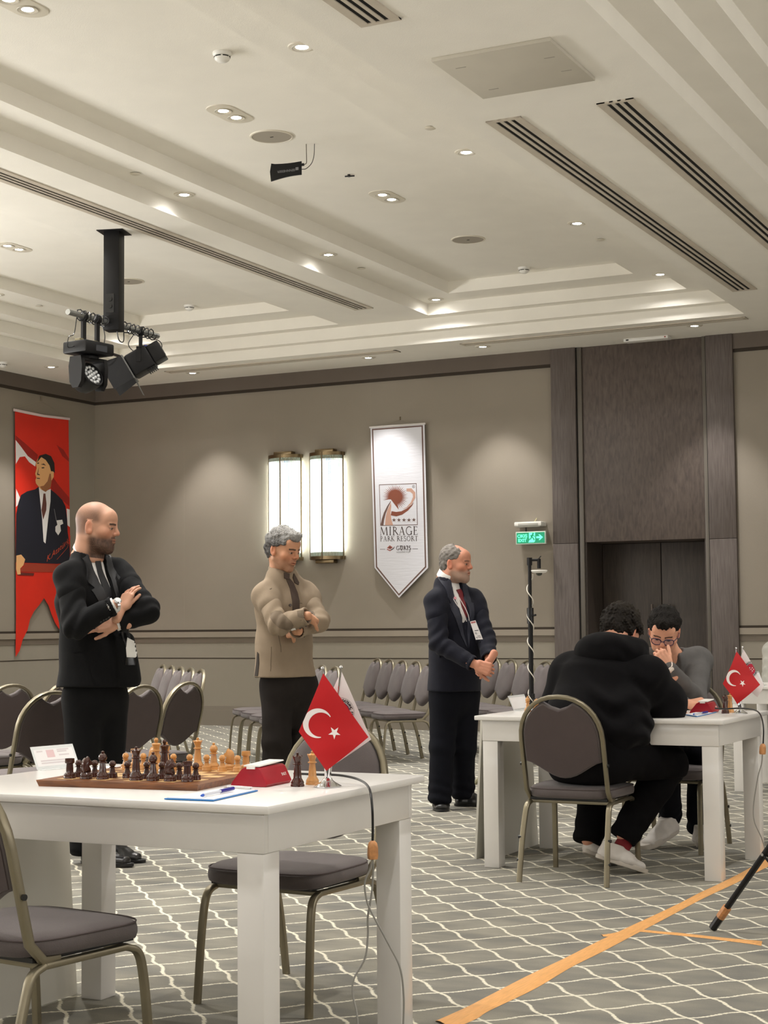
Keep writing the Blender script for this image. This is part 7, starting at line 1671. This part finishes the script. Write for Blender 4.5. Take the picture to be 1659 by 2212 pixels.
for q in [(-4.715, 8.279, 1.340), (-4.683, 8.313, 1.117)]: ch.append(button_at(q, bj, .009, HORN))
for q in [(-4.564, 8.116, 1.230), (-4.556, 8.120, 1.232), (-4.547, 8.125, 1.234), (-4.538, 8.129, 1.237), (-4.581, 8.114, 1.147), (-4.573, 8.118, 1.150), (-4.565, 8.122, 1.152), (-4.556, 8.127, 1.154)]: ch.append(button_at(q, bj, .005, HORN, 'sleeve_button'))
ch.append(patch('shirt_cuff', [Vector(q) for q in [(-4.668, 8.157, 1.189), (-4.647, 8.168, 1.195), (-4.642, 8.173, 1.162), (-4.665, 8.161, 1.164)]], bj, SHIRT, None, off=.004, th=.003, ray=CV))
ch.append(patch('back_vent', [Vector(q) for q in [(-4.980, 8.304, 1.056), (-4.972, 8.308, 1.046), (-4.972, 8.313, 0.989), (-4.984, 8.314, 0.894), (-5.004, 8.304, 0.897), (-4.990, 8.305, 0.976)]], bj, mat('vent_dark', srgb(52, 44, 37), 0.9), None, off=.003, th=.003, ray=CV))
sh2 = [shoe('shoe', tuple(Vector((-4.955, 8.397, 0.024))), tuple(Vector((-4.955, 8.397, 0.024))+(CR*.7-CV*.7)*.28), SHOEB, BLACKP, None, lace=BLACKP), shoe('shoe', tuple(Vector((-4.896, 8.629, 0.006))), tuple(Vector((-4.896, 8.629, 0.006))+(CR*.85-CV*.5)*.28), SHOEB, BLACKP, None, lace=BLACKP)]
for s_ in sh2: s_.data.transform(Matrix.Identity(4))
fin(root, ch+sh2)

# ------------------------------------------------ the man in the navy suit
skin3 = srgb(198, 138, 112)
J3 = dict(shR=(-4.473, 9.698, 1.368), shL=(-4.349, 10.050, 1.376), elR=(-4.412, 9.615, 1.086), wrR=(-4.171, 9.611, 0.956), elL=(-4.199, 9.899, 1.106), wrL=(-4.112, 9.728, 0.983),
    neck=(-4.450, 9.855, 1.503), chest=(-4.432, 9.884, 1.250), waist=(-4.425, 9.905, 1.021), pelvis=(-4.445, 9.915, 0.772), hem=(-4.445, 9.915, 0.772), head=(-4.391, 9.854, 1.606),
    hipR=(-4.484, 9.852, 0.749), hipL=(-4.399, 10.007, 0.744), knR=(-4.494, 9.829, 0.412), knL=(-4.421, 10.000, 0.402), anR=(-4.504, 9.805, 0.084), anL=(-4.466, 10.092, 0.088),
    button=(-4.264, 9.782, 1.054), hf=tuple((CR*.90-CV*.42-UP*.07).normalized()), hu=(0, 0, 1),
    hands=[dict(wrist=(-4.145, 9.602, 0.951), fdir=tuple(CR*.80-CV*.2-UP*.30), palm_n=tuple(-UP*.2+CV*.8+CR*.3), thumb_side=-1, curl=(45, 55, 40), sc=1.0),
           dict(wrist=(-4.084, 9.676, 0.973), fdir=tuple(-CR*.35-UP*.55-CV*.25), palm_n=tuple(-CR*.7+CV*.4), thumb_side=1, curl=(50, 60, 40), sc=1.0)])
hd3 = dict(skin=skin3, hair=srgb(70, 56, 48), beardc=srgb(138, 126, 114), stubble=.75, beard=True, sc=.99, neck_r=.062, nose=1.1, jaw=1.05, brow=.7)
cl3 = dict(tr=((.160, .13), .098, .084, .078), trm=NAVYT, seed=7, torso=((.182, .14), (.172, .15), (.195, .16), (.155, .14)), jm=SUITN, vr=.050, sleeve=(.068, .062, .049))
root, ch, jk, shm, B = standing('man in a navy suit with a dark red tie and badge, hands clasped', J3, hd3, cl3)
bj = bj_cur = bvh_of(jk); bs = bvh_of(shm); A3 = frame_of(J3['hf'], J3['hu'])
ch.append(hair_cap(J3['head'], A3, .99, ((.10, .09, .08), (.24, .22, .20), (.42, .38, .34)), None, dict(t=.006, hairline=.078, rough=.004, fr=240, top=.5, bald_top=True)))
ch.append(collar(B['neck']+UP*.024+B['F']*.004, B['F'], .072, .068, .042, .52, SHIRT, 'shirt_collar'))
nf, bt, Rr, Ff = B['nf'], B['bt'], B['R'], B['F']
ch += lapels(nf, bt, Rr, Ff, B['neck'], mat('navy_lapel', srgb(31, 33, 48), 0.65, bump=0.15, bscale=500))
TIER = mat('dark_red_tie', srgb(112, 16, 28), 0.45, var=0.25, vscale=60)
ch.append(patch('tie', [Vector(q) for q in [(-4.319, 9.702, 1.433), (-4.296, 9.713, 1.439), (-4.285, 9.721, 1.412), (-4.277, 9.728, 1.370), (-4.257, 9.743, 1.302), (-4.237, 9.758, 1.235), (-4.226, 9.768, 1.185), (-4.203, 9.785, 1.109), (-4.179, 9.798, 1.100), (-4.189, 9.798, 1.033), (-4.209, 9.791, 1.001), (-4.224, 9.780, 1.033), (-4.226, 9.774, 1.101), (-4.242, 9.761, 1.168), (-4.264, 9.745, 1.235), (-4.291, 9.725, 1.319), (-4.305, 9.711, 1.403)]], bs, TIER, None, off=.010, th=.006, ray=CV, back=.2))
WHC = mat('lanyard_white', srgb(226, 218, 216), 0.6)
ch.append(curve_tube('lanyard', [Vector(q) for q in [(-4.335, 9.718, 1.404), (-4.309, 9.736, 1.353), (-4.273, 9.758, 1.294), (-4.249, 9.775, 1.235), (-4.239, 9.781, 1.218)]], .0028, WHC, None, bs, .020, 6)); ch.append(curve_tube('lanyard', [Vector(q) for q in [(-4.308, 9.777, 1.404), (-4.284, 9.794, 1.337), (-4.267, 9.807, 1.277), (-4.253, 9.819, 1.222)]], .0028, WHC, None, bs, .020, 6))
bc_ = [(-4.219, 9.679, 1.225), (-4.187, 9.694, 1.233), (-4.149, 9.722, 1.111), (-4.190, 9.702, 1.108)]
m_ = MB(); Bv = [Vector(q) for q in bc_]; nn = (Bv[1]-Bv[0]).cross(Bv[3]-Bv[0]).normalized(); nn = nn if nn.dot(EYE-Bv[0]) > 0 else -nn
m_.add(Bv+[q-nn*.003 for q in Bv], [(0, 1, 2, 3), (7, 6, 5, 4), (0, 4, 5, 1), (1, 5, 6, 2), (2, 6, 7, 3), (3, 7, 4, 0)]); bg = m_.build('badge', PAPER, smooth=0); ch.append(bg)
bl = lambda s_, t_: Bv[0]*(1-s_)*(1-t_)+Bv[1]*s_*(1-t_)+Bv[2]*s_*t_+Bv[3]*(1-s_)*t_+nn*.0012
m_ = MB()
for (a, b, c, d) in ((.25, .85, .50, .535), (.15, .45, .62, .645), (.2, .5, .68, .70), (.2, .3, .86, .92), (.4, .85, .80, .82), (.4, .85, .87, .89)): m_.add([bl(a, c), bl(b, c), bl(b, d), bl(a, d)], [(0, 1, 2, 3)])
ch.append(m_.build('badge_print', INK, smooth=0)); m_ = MB(); m_.add([bl(.1, .03), bl(.9, .03), bl(.9, .12), bl(.1, .12)], [(0, 1, 2, 3)]); ch.append(m_.build('badge_logo', mat('badge_red', srgb(190, 120, 120), 0.6), smooth=0))
pn = bj.find_nearest(Vector((-4.282, 9.744, 1.417))); m_ = MB(); m_.lathe([(0, 0), (.011, 0), (.009, .003), (0, .004)], 12, tuple(pn[0]+pn[1]*.006), M=pn[1].to_track_quat('Z', 'Y').to_matrix().to_4x4()); ch.append(m_.build('lapel_pin', mat('pin_pink', srgb(220, 150, 160), 0.3)))
ch.append(patch('pocket_flap', [Vector(q) for q in [(-4.457, 9.667, 0.998), (-4.367, 9.711, 1.008), (-4.366, 9.714, 0.976), (-4.457, 9.669, 0.967)]], bj, SUITN, None, off=.003, th=.003))
ch.append(button_at((-4.239, 9.765, 1.135), bj, .009, BLACKP))
sh3 = [shoe('shoe', tuple(Vector((-4.573, 9.954, 0.000))), tuple(Vector((-4.573, 9.954, 0.000))+(CR*.02-CV*1.0)*.29), SHOEB, BLACKP, None, w=.050, lace=BLACKP), shoe('shoe', tuple(Vector((-4.517, 10.068, 0.000))), tuple(Vector((-4.517, 10.068, 0.000))+(CR*.985-CV*.17)*.262), SHOEB, BLACKP, None, w=.048, lace=BLACKP)]
fin(root, ch+sh3)

# ------------------------------------------------ the heavy player in the black hoodie, seen from behind
def seated(label, J, hd, parts_extra, seg_extra=()):
    hc = Vector(J['head']); A = frame_of(J['hf'], J['hu']); sc = hd.get('sc', 1.0); neck = Vector(J['neck'])
    nt = hc+(Vector(list(A[2]))*-.08+Vector(list(A[1]))*-.03)*sc
    parts = [head(tuple(hc), A, sc, [tuple(nt.lerp(neck, .6)), tuple(neck)], hd.get('neck_r', .058), hd)]
    seg = [(J['neck'], J['chest'], .06, .12), (J['chest'], J['pelvis'], .13, .14), (J['shR'], J['chest'], .05, .1), (J['shL'], J['chest'], .05, .1)]
    for s in ('R', 'L'): seg += [(J['sh'+s], J['el'+s], .045, .038), (J['el'+s], J['wr'+s], .038, .028), (J['hip'+s], J['kn'+s], .08, .058), (J['kn'+s], J['an'+s], .05, .036), (J['pelvis'], J['hip'+s], .1, .08)]
    parts.append(limb_body(seg, hd['skin'])); parts += parts_extra
    p = Vector(J['pelvis']); return person_root(label, (p.x, p.y, 0), parts), A
skin4 = srgb(205, 150, 125)
J4 = dict(head=(-2.592, 7.808, 1.150), hf=tuple((Vector((0.10, .74, -.62))).normalized()), hu=(0.1, .62, .74), neck=(-2.596, 7.657, 1.039), chest=(-2.618, 7.591, 0.884), pelvis=(-2.645, 7.465, 0.599),
    shR=(-2.401, 7.628, 0.938), shL=(-2.806, 7.694, 0.951), elR=(-2.341, 7.736, 0.797), elL=(-2.887, 7.688, 0.786), wrR=(-2.430, 8.029, 0.786), wrL=(-2.764, 8.009, 0.773),
    hipR=(-2.509, 7.490, 0.579), hipL=(-2.730, 7.492, 0.582), knR=(-2.377, 7.852, 0.511), knL=(-2.725, 7.881, 0.503), anR=(-2.550, 7.680, 0.177), anL=(-2.751, 7.728, 0.148))
root, A4 = seated('heavy player in a black hoodie seated with his back to the camera', J4, dict(skin=skin4, hair=srgb(25, 20, 18), beardc=srgb(40, 30, 25), sc=1.02, neck_r=.07),
    [hand(wrist=J4['wrR'], fdir=(0.1, .9, 0), palm_n=(0, 0, -1), thumb_side=-1, skin=skin4), hand(wrist=J4['wrL'], fdir=(0.3, .9, 0), palm_n=(0, 0, -1), thumb_side=1, skin=skin4)])
ch = [hair_cap(J4['head'], A4, 1.04, ((.008, .006, .005), (.018, .014, .010), (.05, .040, .028)), None, dict(t=.018, rough=.010, fr=130, hairline=.07, top=.45))]
R4 = (Vector(J4['shR'])-Vector(J4['shL'])).normalized()
a = np.array([J4[k] for k in ('shR', 'shL', 'elR', 'elL', 'wrR', 'wrL', 'neck', 'pelvis')]); v = Vol(a.min(0)-.30, a.max(0)+.22, .0072)
E4 = lambda px, py, d: Vector(px)
v.econe((-2.619, 7.622, 0.917), (-2.620, 7.533, 0.754), (.225, .16), (.250, .18), R4, k=.04); v.econe((-2.620, 7.533, 0.754), (-2.630, 7.491, 0.655), (.250, .18), (.240, .17), R4, k=.05)
v.ell((-2.582, 7.490, 0.691), (.245, .17, .075), ax=[list(R4), list(UP.cross(R4)), [0, 0, 1]], k=.03)
v.econe((-2.617, 7.632, 0.939), (-2.594, 7.680, 1.050), (.22, .15), (.10, .09), R4, k=.06)
for s in ('R', 'L'):
    sh = Vector(J4['sh'+s]); v.ell(sh, (.105, .10, .10), k=.05); v.cone(sh, (-2.599, 7.679, 1.027), .09, .075, k=.06); v.cone(sh, J4['el'+s], .102, .094, k=.03); v.cone(J4['el'+s], J4['wr'+s], .088, .060, k=.02)
v.ell((-2.338, 7.712, 0.838), (.095, .10, .09), k=.04)
v.cone(Vector(J4['neck'])+UP*.02, Vector(J4['neck'])+UP*.14+Vector((0, .08, 0)), .066, .08, k=.01, cut=True)
v.plane((0, 0, .752), (0, 0, -1)) if False else None
v.disp(wrinkle(9, 3), .006); v.disp(folds_at((-2.369, 7.485, 0.674), UP, 60, .22), .010); v.disp(folds_at((-2.534, 7.339, 0.776), (0.3, 0, 1), 48, .26), .006); v.disp(folds_at(J4['shR'], Vector(J4['elR'])-Vector(J4['shR']), 50, .13), .006)
hj = garment('hoodie', v, HOOD, root); ch.append(hj)
# hood lying on the shoulders
v = Vol(np.array(J4['neck'])-.26, np.array(J4['neck'])+.26, .0065)
def ringpts(c, r1, r2, n, ax, tilt):
    out = []
    for i in range(n+1):
        a_ = 2*PI*i/n; out.append(Vector(c)+R4*(r1*math.cos(a_))+(UP.cross(R4)*math.cos(tilt)+UP*math.sin(tilt))*(r2*math.sin(a_)))
    return out
rg = ringpts(tuple(Vector((-2.583, 7.705, 1.083))), .118, .105, 18, None, -.15)
for i in range(18): a_ = 2*PI*(i+.5)/18; rr_ = .040+.016*max(0, -math.sin(a_)); v.cone(rg[i], rg[i+1], rr_, rr_, k=.03)
rg = ringpts(tuple(Vector((-2.586, 7.684, 1.043))), .135, .120, 18, None, -.25)
for i in range(18): a_ = 2*PI*(i+.5)/18; rr_ = .036+.034*max(0, -math.sin(a_)); v.cone(rg[i], rg[i+1], rr_, rr_, k=.03)
v.ell((-2.577, 7.601, 1.018), (.115, .06, .055), ax=[list(R4), list(UP.cross(R4)), [0, 0, 1]], k=.03)
v.disp(wrinkle(16, 5), .006); v.disp(folds_at((-2.535, 7.597, 1.052), UP+R4*.3, 70, .16), .006)
ch.append(garment('hood', v, HOOD, root))
# trousers
BLT = mat('black_trousers', srgb(14, 13, 15), 0.9, var=0.12, vscale=12, bump=0.25, bscale=450, spec=0.1)
def seat_trousers(J, R_, pr, r1, r2, r3, mt, root, seed, seat=.449):
    K = np.array([J[k] for k in ('pelvis', 'knR', 'knL', 'hipR', 'hipL')]); v = Vol(K.min(0)-.26, K.max(0)+.22, .008); P_ = Vector(J['pelvis'])
    v.econe(P_+UP*.06, P_-UP*.04, pr, pr, R_, k=.03)
    for s in ('R', 'L'): v.cone(J['hip'+s], J['kn'+s], r1, r2, k=.05); v.cone(J['kn'+s], vlerp(J['kn'+s], J['an'+s], .15), r2, r2*.97, k=.03)
    v.disp(wrinkle(12, seed), .006); v.disp(folds_at(vlerp(J['hipR'], J['knR'], .25), R_, 60, .14), .007); v.plane((0, 0, seat), (0, 0, -1), k=.02); out = [v.mesh()]
    for s in ('R', 'L'):
        K = np.array([J['kn'+s], J['an'+s]]); v = Vol(K.min(0)-.16, K.max(0)+.16, .007); d_ = (Vector(J['an'+s])-Vector(J['kn'+s])).normalized()
        v.cone(J['kn'+s], Vector(J['an'+s])+d_*.03, r2*.98, r3, k=.03); v.plane(Vector(J['an'+s])+d_*.02, d_, k=.01)
        v.disp(wrinkle(13, seed+1), .005); v.disp(folds_at(vlerp(J['kn'+s], J['an'+s], .15), d_, 60, .13), .006); v.disp(folds_at(J['an'+s], d_, 85, .10), .006); out.append(v.mesh())
    return np_mesh('trousers', [(a[0], a[1], 0, None) for a in out], mt)
ch.append(seat_trousers(J4, R4, (.225, .17), .118, .098, .070, BLT, root, 6))
SHW = mat('white_leather', srgb(206, 200, 194), 0.5, var=0.04, vscale=20); SOW = mat('white_sole', srgb(196, 188, 178), 0.6)
h4 = Vector((-2.647, 7.549, 0.084)); t4 = Vector((-2.484, 7.726, 0.002)); ch.append(shoe('shoe', tuple(h4+UP*.0), tuple(h4+(t4-h4).normalized()*.285), SHW, SOW, None, w=.05, h=.085, sole=.022))
h5 = Vector((-2.759, 7.695, 0.084)); t5 = Vector((-2.690, 7.906, 0.002)); ch.append(shoe('shoe', tuple(h5), tuple(h5+(t5-h5).normalized()*.27), SHW, SOW, None, w=.05, h=.085, sole=.022))
ch.append(band(Vector(J4['anR'])-UP*.035, (Vector(J4['anR'])-Vector(J4['knR'])).normalized(), .040, .05, mat('red_sock', srgb(120, 18, 28), 0.8), 'sock'))
fin(root, ch)

# ------------------------------------------------ the player in glasses and grey knit
skin5 = srgb(214, 158, 130)
hf5 = (-CV*.80-CR*.22-UP*.52).normalized(); 
J5 = dict(head=(-2.616, 8.624, 1.159), hf=tuple(hf5), hu=tuple(-CV*.45+UP*.9), neck=(-2.631, 8.784, 1.021), chest=(-2.623, 8.868, 0.861), pelvis=(-2.653, 8.946, 0.524),
    shR=(-2.731, 8.714, 0.987), shL=(-2.507, 8.893, 0.993), elR=(-2.690, 8.551, 0.760), wrR=(-2.459, 8.441, 0.776), elL=(-2.445, 8.603, 0.793), wrL=(-2.521, 8.395, 0.961),
    hipR=(-2.680, 8.798, 0.533), hipL=(-2.569, 8.909, 0.528), knR=(-2.559, 8.436, 0.488), knL=(-2.443, 8.693, 0.509), anR=(-2.648, 8.777, 0.144), anL=(-2.520, 8.868, 0.085))
root, A5 = seated('player in glasses and grey knit top, hand on his mouth', J5, dict(skin=skin5, hair=srgb(22, 16, 14), beardc=srgb(60, 44, 38), stubble=.15, sc=.98, neck_r=.056, nose=1.3),
    [hand(wrist=(-2.527, 8.391, 0.971), fdir=tuple(-CR*.50+UP*.80), palm_n=tuple(CV*.85-CR*.2), thumb_side=-1, skin=skin5, curl=(62, 70, 50), sc=.96, thumb=(50, 10)),
     hand(wrist=(-2.436, 8.396, 0.781), fdir=tuple(CR*.9+UP*.15-CV*.25), palm_n=tuple(-UP*.8+CV*.3), thumb_side=-1, skin=skin5, curl=(20, 40, 30), sc=.95)])
ch = [hair_cap(J5['head'], A5, .98, ((.006, .005, .004), (.010, .008, .007), (.018, .015, .012)), None, dict(t=.013, rough=.006, fr=160, hairline=.070, top=.35, fringe=True))]
R5 = (Vector(J5['shR'])-Vector(J5['shL'])).normalized()
a = np.array([J5[k] for k in ('shR', 'shL', 'elR', 'elL', 'wrR', 'wrL', 'neck', 'pelvis')]); v = Vol(a.min(0)-.2, a.max(0)+.2, .0068)
v.econe(J5['chest'], J5['pelvis'], (.175, .125), (.17, .13), R5, k=.03); v.econe(J5['chest'], Vector(J5['neck'])-UP*.02, (.168, .115), (.08, .075), R5, k=.06)
for s in ('R', 'L'):
    sh = Vector(J5['sh'+s]); v.ell(sh, (.076, .074, .076), k=.04); v.cone(sh, Vector(J5['neck'])-UP*.02, .066, .06, k=.05); v.cone(sh, J5['el'+s], .072, .058, k=.02); v.cone(J5['el'+s], J5['wr'+s], .056, .042, k=.012)
v.cone(Vector(J5['neck'])+UP*0.01, Vector(J5['neck'])+UP*.12-CV*.05, .064, .075, k=.008, cut=True)
v.cone(Vector(J5['neck'])-CV*.10-UP*.00, Vector(J5['chest'])-CV*.13-UP*.02, .045, .012, k=.006, cut=True)
v.plane((0, 0, .50), (0, 0, -1)); v.disp(wrinkle(11, 9), .005)
for s in ('R', 'L'): v.disp(folds_at(J5['el'+s], Vector(J5['wr'+s])-Vector(J5['el'+s]), 80, .13), .006)
kj = garment('knit_top', v, GREYK, root); ch.append(kj); bk5 = bvh_of(kj)
v = Vol(np.array(J5['neck'])-.3, np.array(J5['neck'])+.2, .009); v.econe(Vector(J5['neck'])-UP*.02, J5['chest'], (.06, .058), (.14, .095), R5, k=.03); ch.append(garment('undershirt', v, mat('black_tshirt', srgb(18, 18, 20), 0.9), root))
ch.append(curve_tube('lanyard', [Vector(q) for q in [(-2.564, 8.662, 1.008), (-2.572, 8.660, 0.973), (-2.585, 8.657, 0.931), (-2.592, 8.659, 0.869)]], .004, WHC, None, bk5, .004, 6))
wv = (Vector(J5['wrL'])-Vector(J5['elL'])).normalized(); ch.append(band(Vector(J5['wrL'])-wv*-.022, wv, .036, .016, mat('steel_watch', srgb(205, 196, 186), 0.25, metal=0.8), 'watch_strap'))
m_ = MB(); dd = (-CV).normalized(); dd = (dd-wv*dd.dot(wv)).normalized(); y = dd.cross(wv); M = Matrix((wv, y, dd)).transposed().to_4x4(); M.translation = Vector(J5['wrL'])+wv*.022+dd*.034; m_.lathe([(0, 0), (.017, 0), (.017, .006), (0, .008)], 16, M=M); ch.append(m_.build('watch_case', MATS['steel_watch']))
# glasses
Ar = [Vector(list(A5[i])) for i in range(3)]; ho = Vector(J5['head'])
def HP(x_, y_, z_): return ho+(Ar[0]*x_+Ar[1]*y_+Ar[2]*z_)*.98
GM = mat('purple_frame', srgb(44, 34, 66), 0.25); GLS = bpy.data.materials.new('spectacle_glass'); GLS.use_nodes = True; b_ = GLS.node_tree.nodes['Principled BSDF']; b_.inputs['Transmission Weight'].default_value = 1; b_.inputs['Roughness'].default_value = 0.02; b_.inputs['IOR'].default_value = 1.08; b_.inputs['Base Color'].default_value = (.92, .90, 1, 1); b_.inputs['Coat Weight'].default_value = .4
m_ = MB()
for s in (-1, 1):
    loop = [HP(s*.034+.026*math.copysign(abs(math.cos(t_))**.75, math.cos(t_)), .108-.010*abs(math.cos(t_))*(1 if math.cos(t_)*s > 0 else 0), -.002+.019*math.copysign(abs(math.sin(t_))**.8, math.sin(t_))) for t_ in [2*PI*i/28 for i in range(28)]]
    m_.tube(loop, .0026, 6, closed=True)
    m_.tube([HP(s*.060, .100, .006), HP(s*.080, .055, .004), HP(s*.083, .0, .000), HP(s*.081, -.018, -.012)], .0022, 6)
m_.tube([HP(-.009, .110, .002), HP(0, .114, .005), HP(.009, .110, .002)], .0022, 6); gl = m_.build('glasses', GM); ch.append(gl)
for s in (-1, 1):
    m_ = MB(); pts = [HP(s*.034+.024*math.cos(t_), .107, -.002+.017*math.sin(t_)) for t_ in [2*PI*i/20 for i in range(20)]]; m_.add(pts+[p_-Ar[1]*.0012 for p_ in pts], [tuple(range(20)), tuple(range(20, 40))[::-1]]+[(i, 20+i, 20+(i+1) % 20, (i+1) % 20) for i in range(20)]); ch.append(m_.build('lens', GLS))
ch.append(seat_trousers(J5, R5, (.16, .125), .088, .076, .060, NAVYT, root, 2))
ta = Vector((-2.712, 8.540, 0.000)); ch.append(shoe('shoe', tuple(Vector((-2.608, 8.779, 0.075))), tuple(Vector((-2.608, 8.779, 0.075))+(ta-Vector((-2.608, 8.779, 0.075))).normalized()*.30), SHW, SOW, None, w=.052, h=.10, sole=.034, lace=mat('olive_lace', srgb(110, 104, 84), 0.8)))
tb = Vector((-2.520, 8.863, 0.000)); ch.append(shoe('shoe', tuple(tb), tuple(tb+(-CV*.97+CR*.12)*.30), SHW, SOW, None, w=.054, h=.105, sole=.030, lace=MATS['olive_lace']))
fin(root, ch)
# his dark coat hung over the chair back
o = thing('coat', 'dark coat hanging over the chair of the player in glasses', 'coat', (-2.494, 9.009, 0.447)); 
v = Vol(np.array((-2.495, 9.011, 0.421))-.32, np.array((-2.495, 9.011, 0.421))+.36, .010)
v.econe((-2.661, 9.050, 0.581), (-2.481, 9.118, 0.568), (.05, .06), (.05, .06), (0, 1, 0), k=.03); v.econe((-2.491, 9.025, 0.548), (-2.472, 8.980, 0.247), (.045, .05), (.035, .045), (1, 0, 0), k=.03); v.econe((-2.526, 9.040, 0.572), (-2.484, 9.018, 0.395), (.05, .06), (.04, .05), (1, 0, 0), k=.03)
v.disp(wrinkle(14, 5), .007); V, Q, _m = v.mesh(); c_ = np_mesh('coat_body', [(V, Q, 0, None)], mat('dark_coat', srgb(20, 21, 26), 0.85, var=.1, bump=.2)); attach(c_, o)

# ------------------------------------------------ the spectator cut by the right edge, and the chair before them
J6 = dict(head=(-2.926, 13.147, 1.366), hf=(-.7, -.6, -.2), hu=(0, 0, 1), neck=(-2.956, 13.259, 1.175), chest=(-2.977, 13.324, 0.921), pelvis=(-2.994, 13.517, 0.503),
    shR=(-3.099, 13.147, 0.977), shL=(-2.854, 13.550, 0.969), elR=(-3.093, 13.002, 0.716), wrR=(-2.924, 12.865, 0.679), elL=(-2.815, 13.366, 0.706), wrL=(-2.839, 12.964, 0.676), hipR=(-3.046, 13.381, 0.472), hipL=(-2.934, 13.549, 0.465), knR=(-2.990, 12.965, 0.422), knL=(-2.860, 13.030, 0.420), anR=(-3.007, 12.990, -0.014), anL=(-2.877, 13.055, -0.015))
root, A6 = seated('person in a ribbed pale grey jumper, only a sleeve showing at the right edge', J6, dict(skin=skin2, hair=srgb(40, 30, 25), beardc=srgb(60, 44, 38)), [hand(wrist=J6['wrR'], fdir=(-.5, -.8, 0), palm_n=(0, 0, -1), thumb_side=1, skin=skin2), hand(wrist=J6['wrL'], fdir=(-.5, -.8, 0), palm_n=(0, 0, -1), thumb_side=-1, skin=skin2)])
R6 = (Vector(J6['shR'])-Vector(J6['shL'])).normalized(); v = Vol(np.array(J6['chest'])-.55, np.array(J6['chest'])+.45, .010)
v.econe(J6['chest'], J6['pelvis'], (.17, .12), (.17, .13), R6, k=.03); v.econe(J6['chest'], Vector(J6['neck'])-UP*.02, (.17, .115), (.08, .075), R6, k=.06)
for s in ('R', 'L'): v.ell(J6['sh'+s], (.075,)*3, k=.04); v.cone(J6['sh'+s], J6['el'+s], .072, .060, k=.02); v.cone(J6['el'+s], J6['wr'+s], .058, .045, k=.015)
v.disp(lambda P: np.sin(((P-np.array(J6['chest']))@np.array(R6))*230), .0035)
ch = [garment('jumper', v, mat('pale_rib_knit', srgb(168, 166, 158), 0.9, bump=.2, bscale=300), root), hair_cap(J6['head'], A6, 1.0, ((.03, .02, .02), (.05, .04, .03), (.08, .06, .05)), None, dict(t=.014))]
v = Vol(np.array(J6['pelvis'])-.75, np.array(J6['pelvis'])+.5, .012); v.econe(J6['pelvis'], Vector(J6['pelvis'])-UP*.05, (.16, .13), (.16, .13), R6, k=.03)
for s in ('R', 'L'): v.cone(J6['hip'+s], J6['kn'+s], .09, .075, k=.04); v.cone(J6['kn'+s], J6['an'+s], .07, .06, k=.02)
ch.append(garment('trousers', v, NAVYT, root)); fin(root, ch)
chair(-1.95, 9.45, 95, 'dark chair back cut by the right edge, behind the small flags')
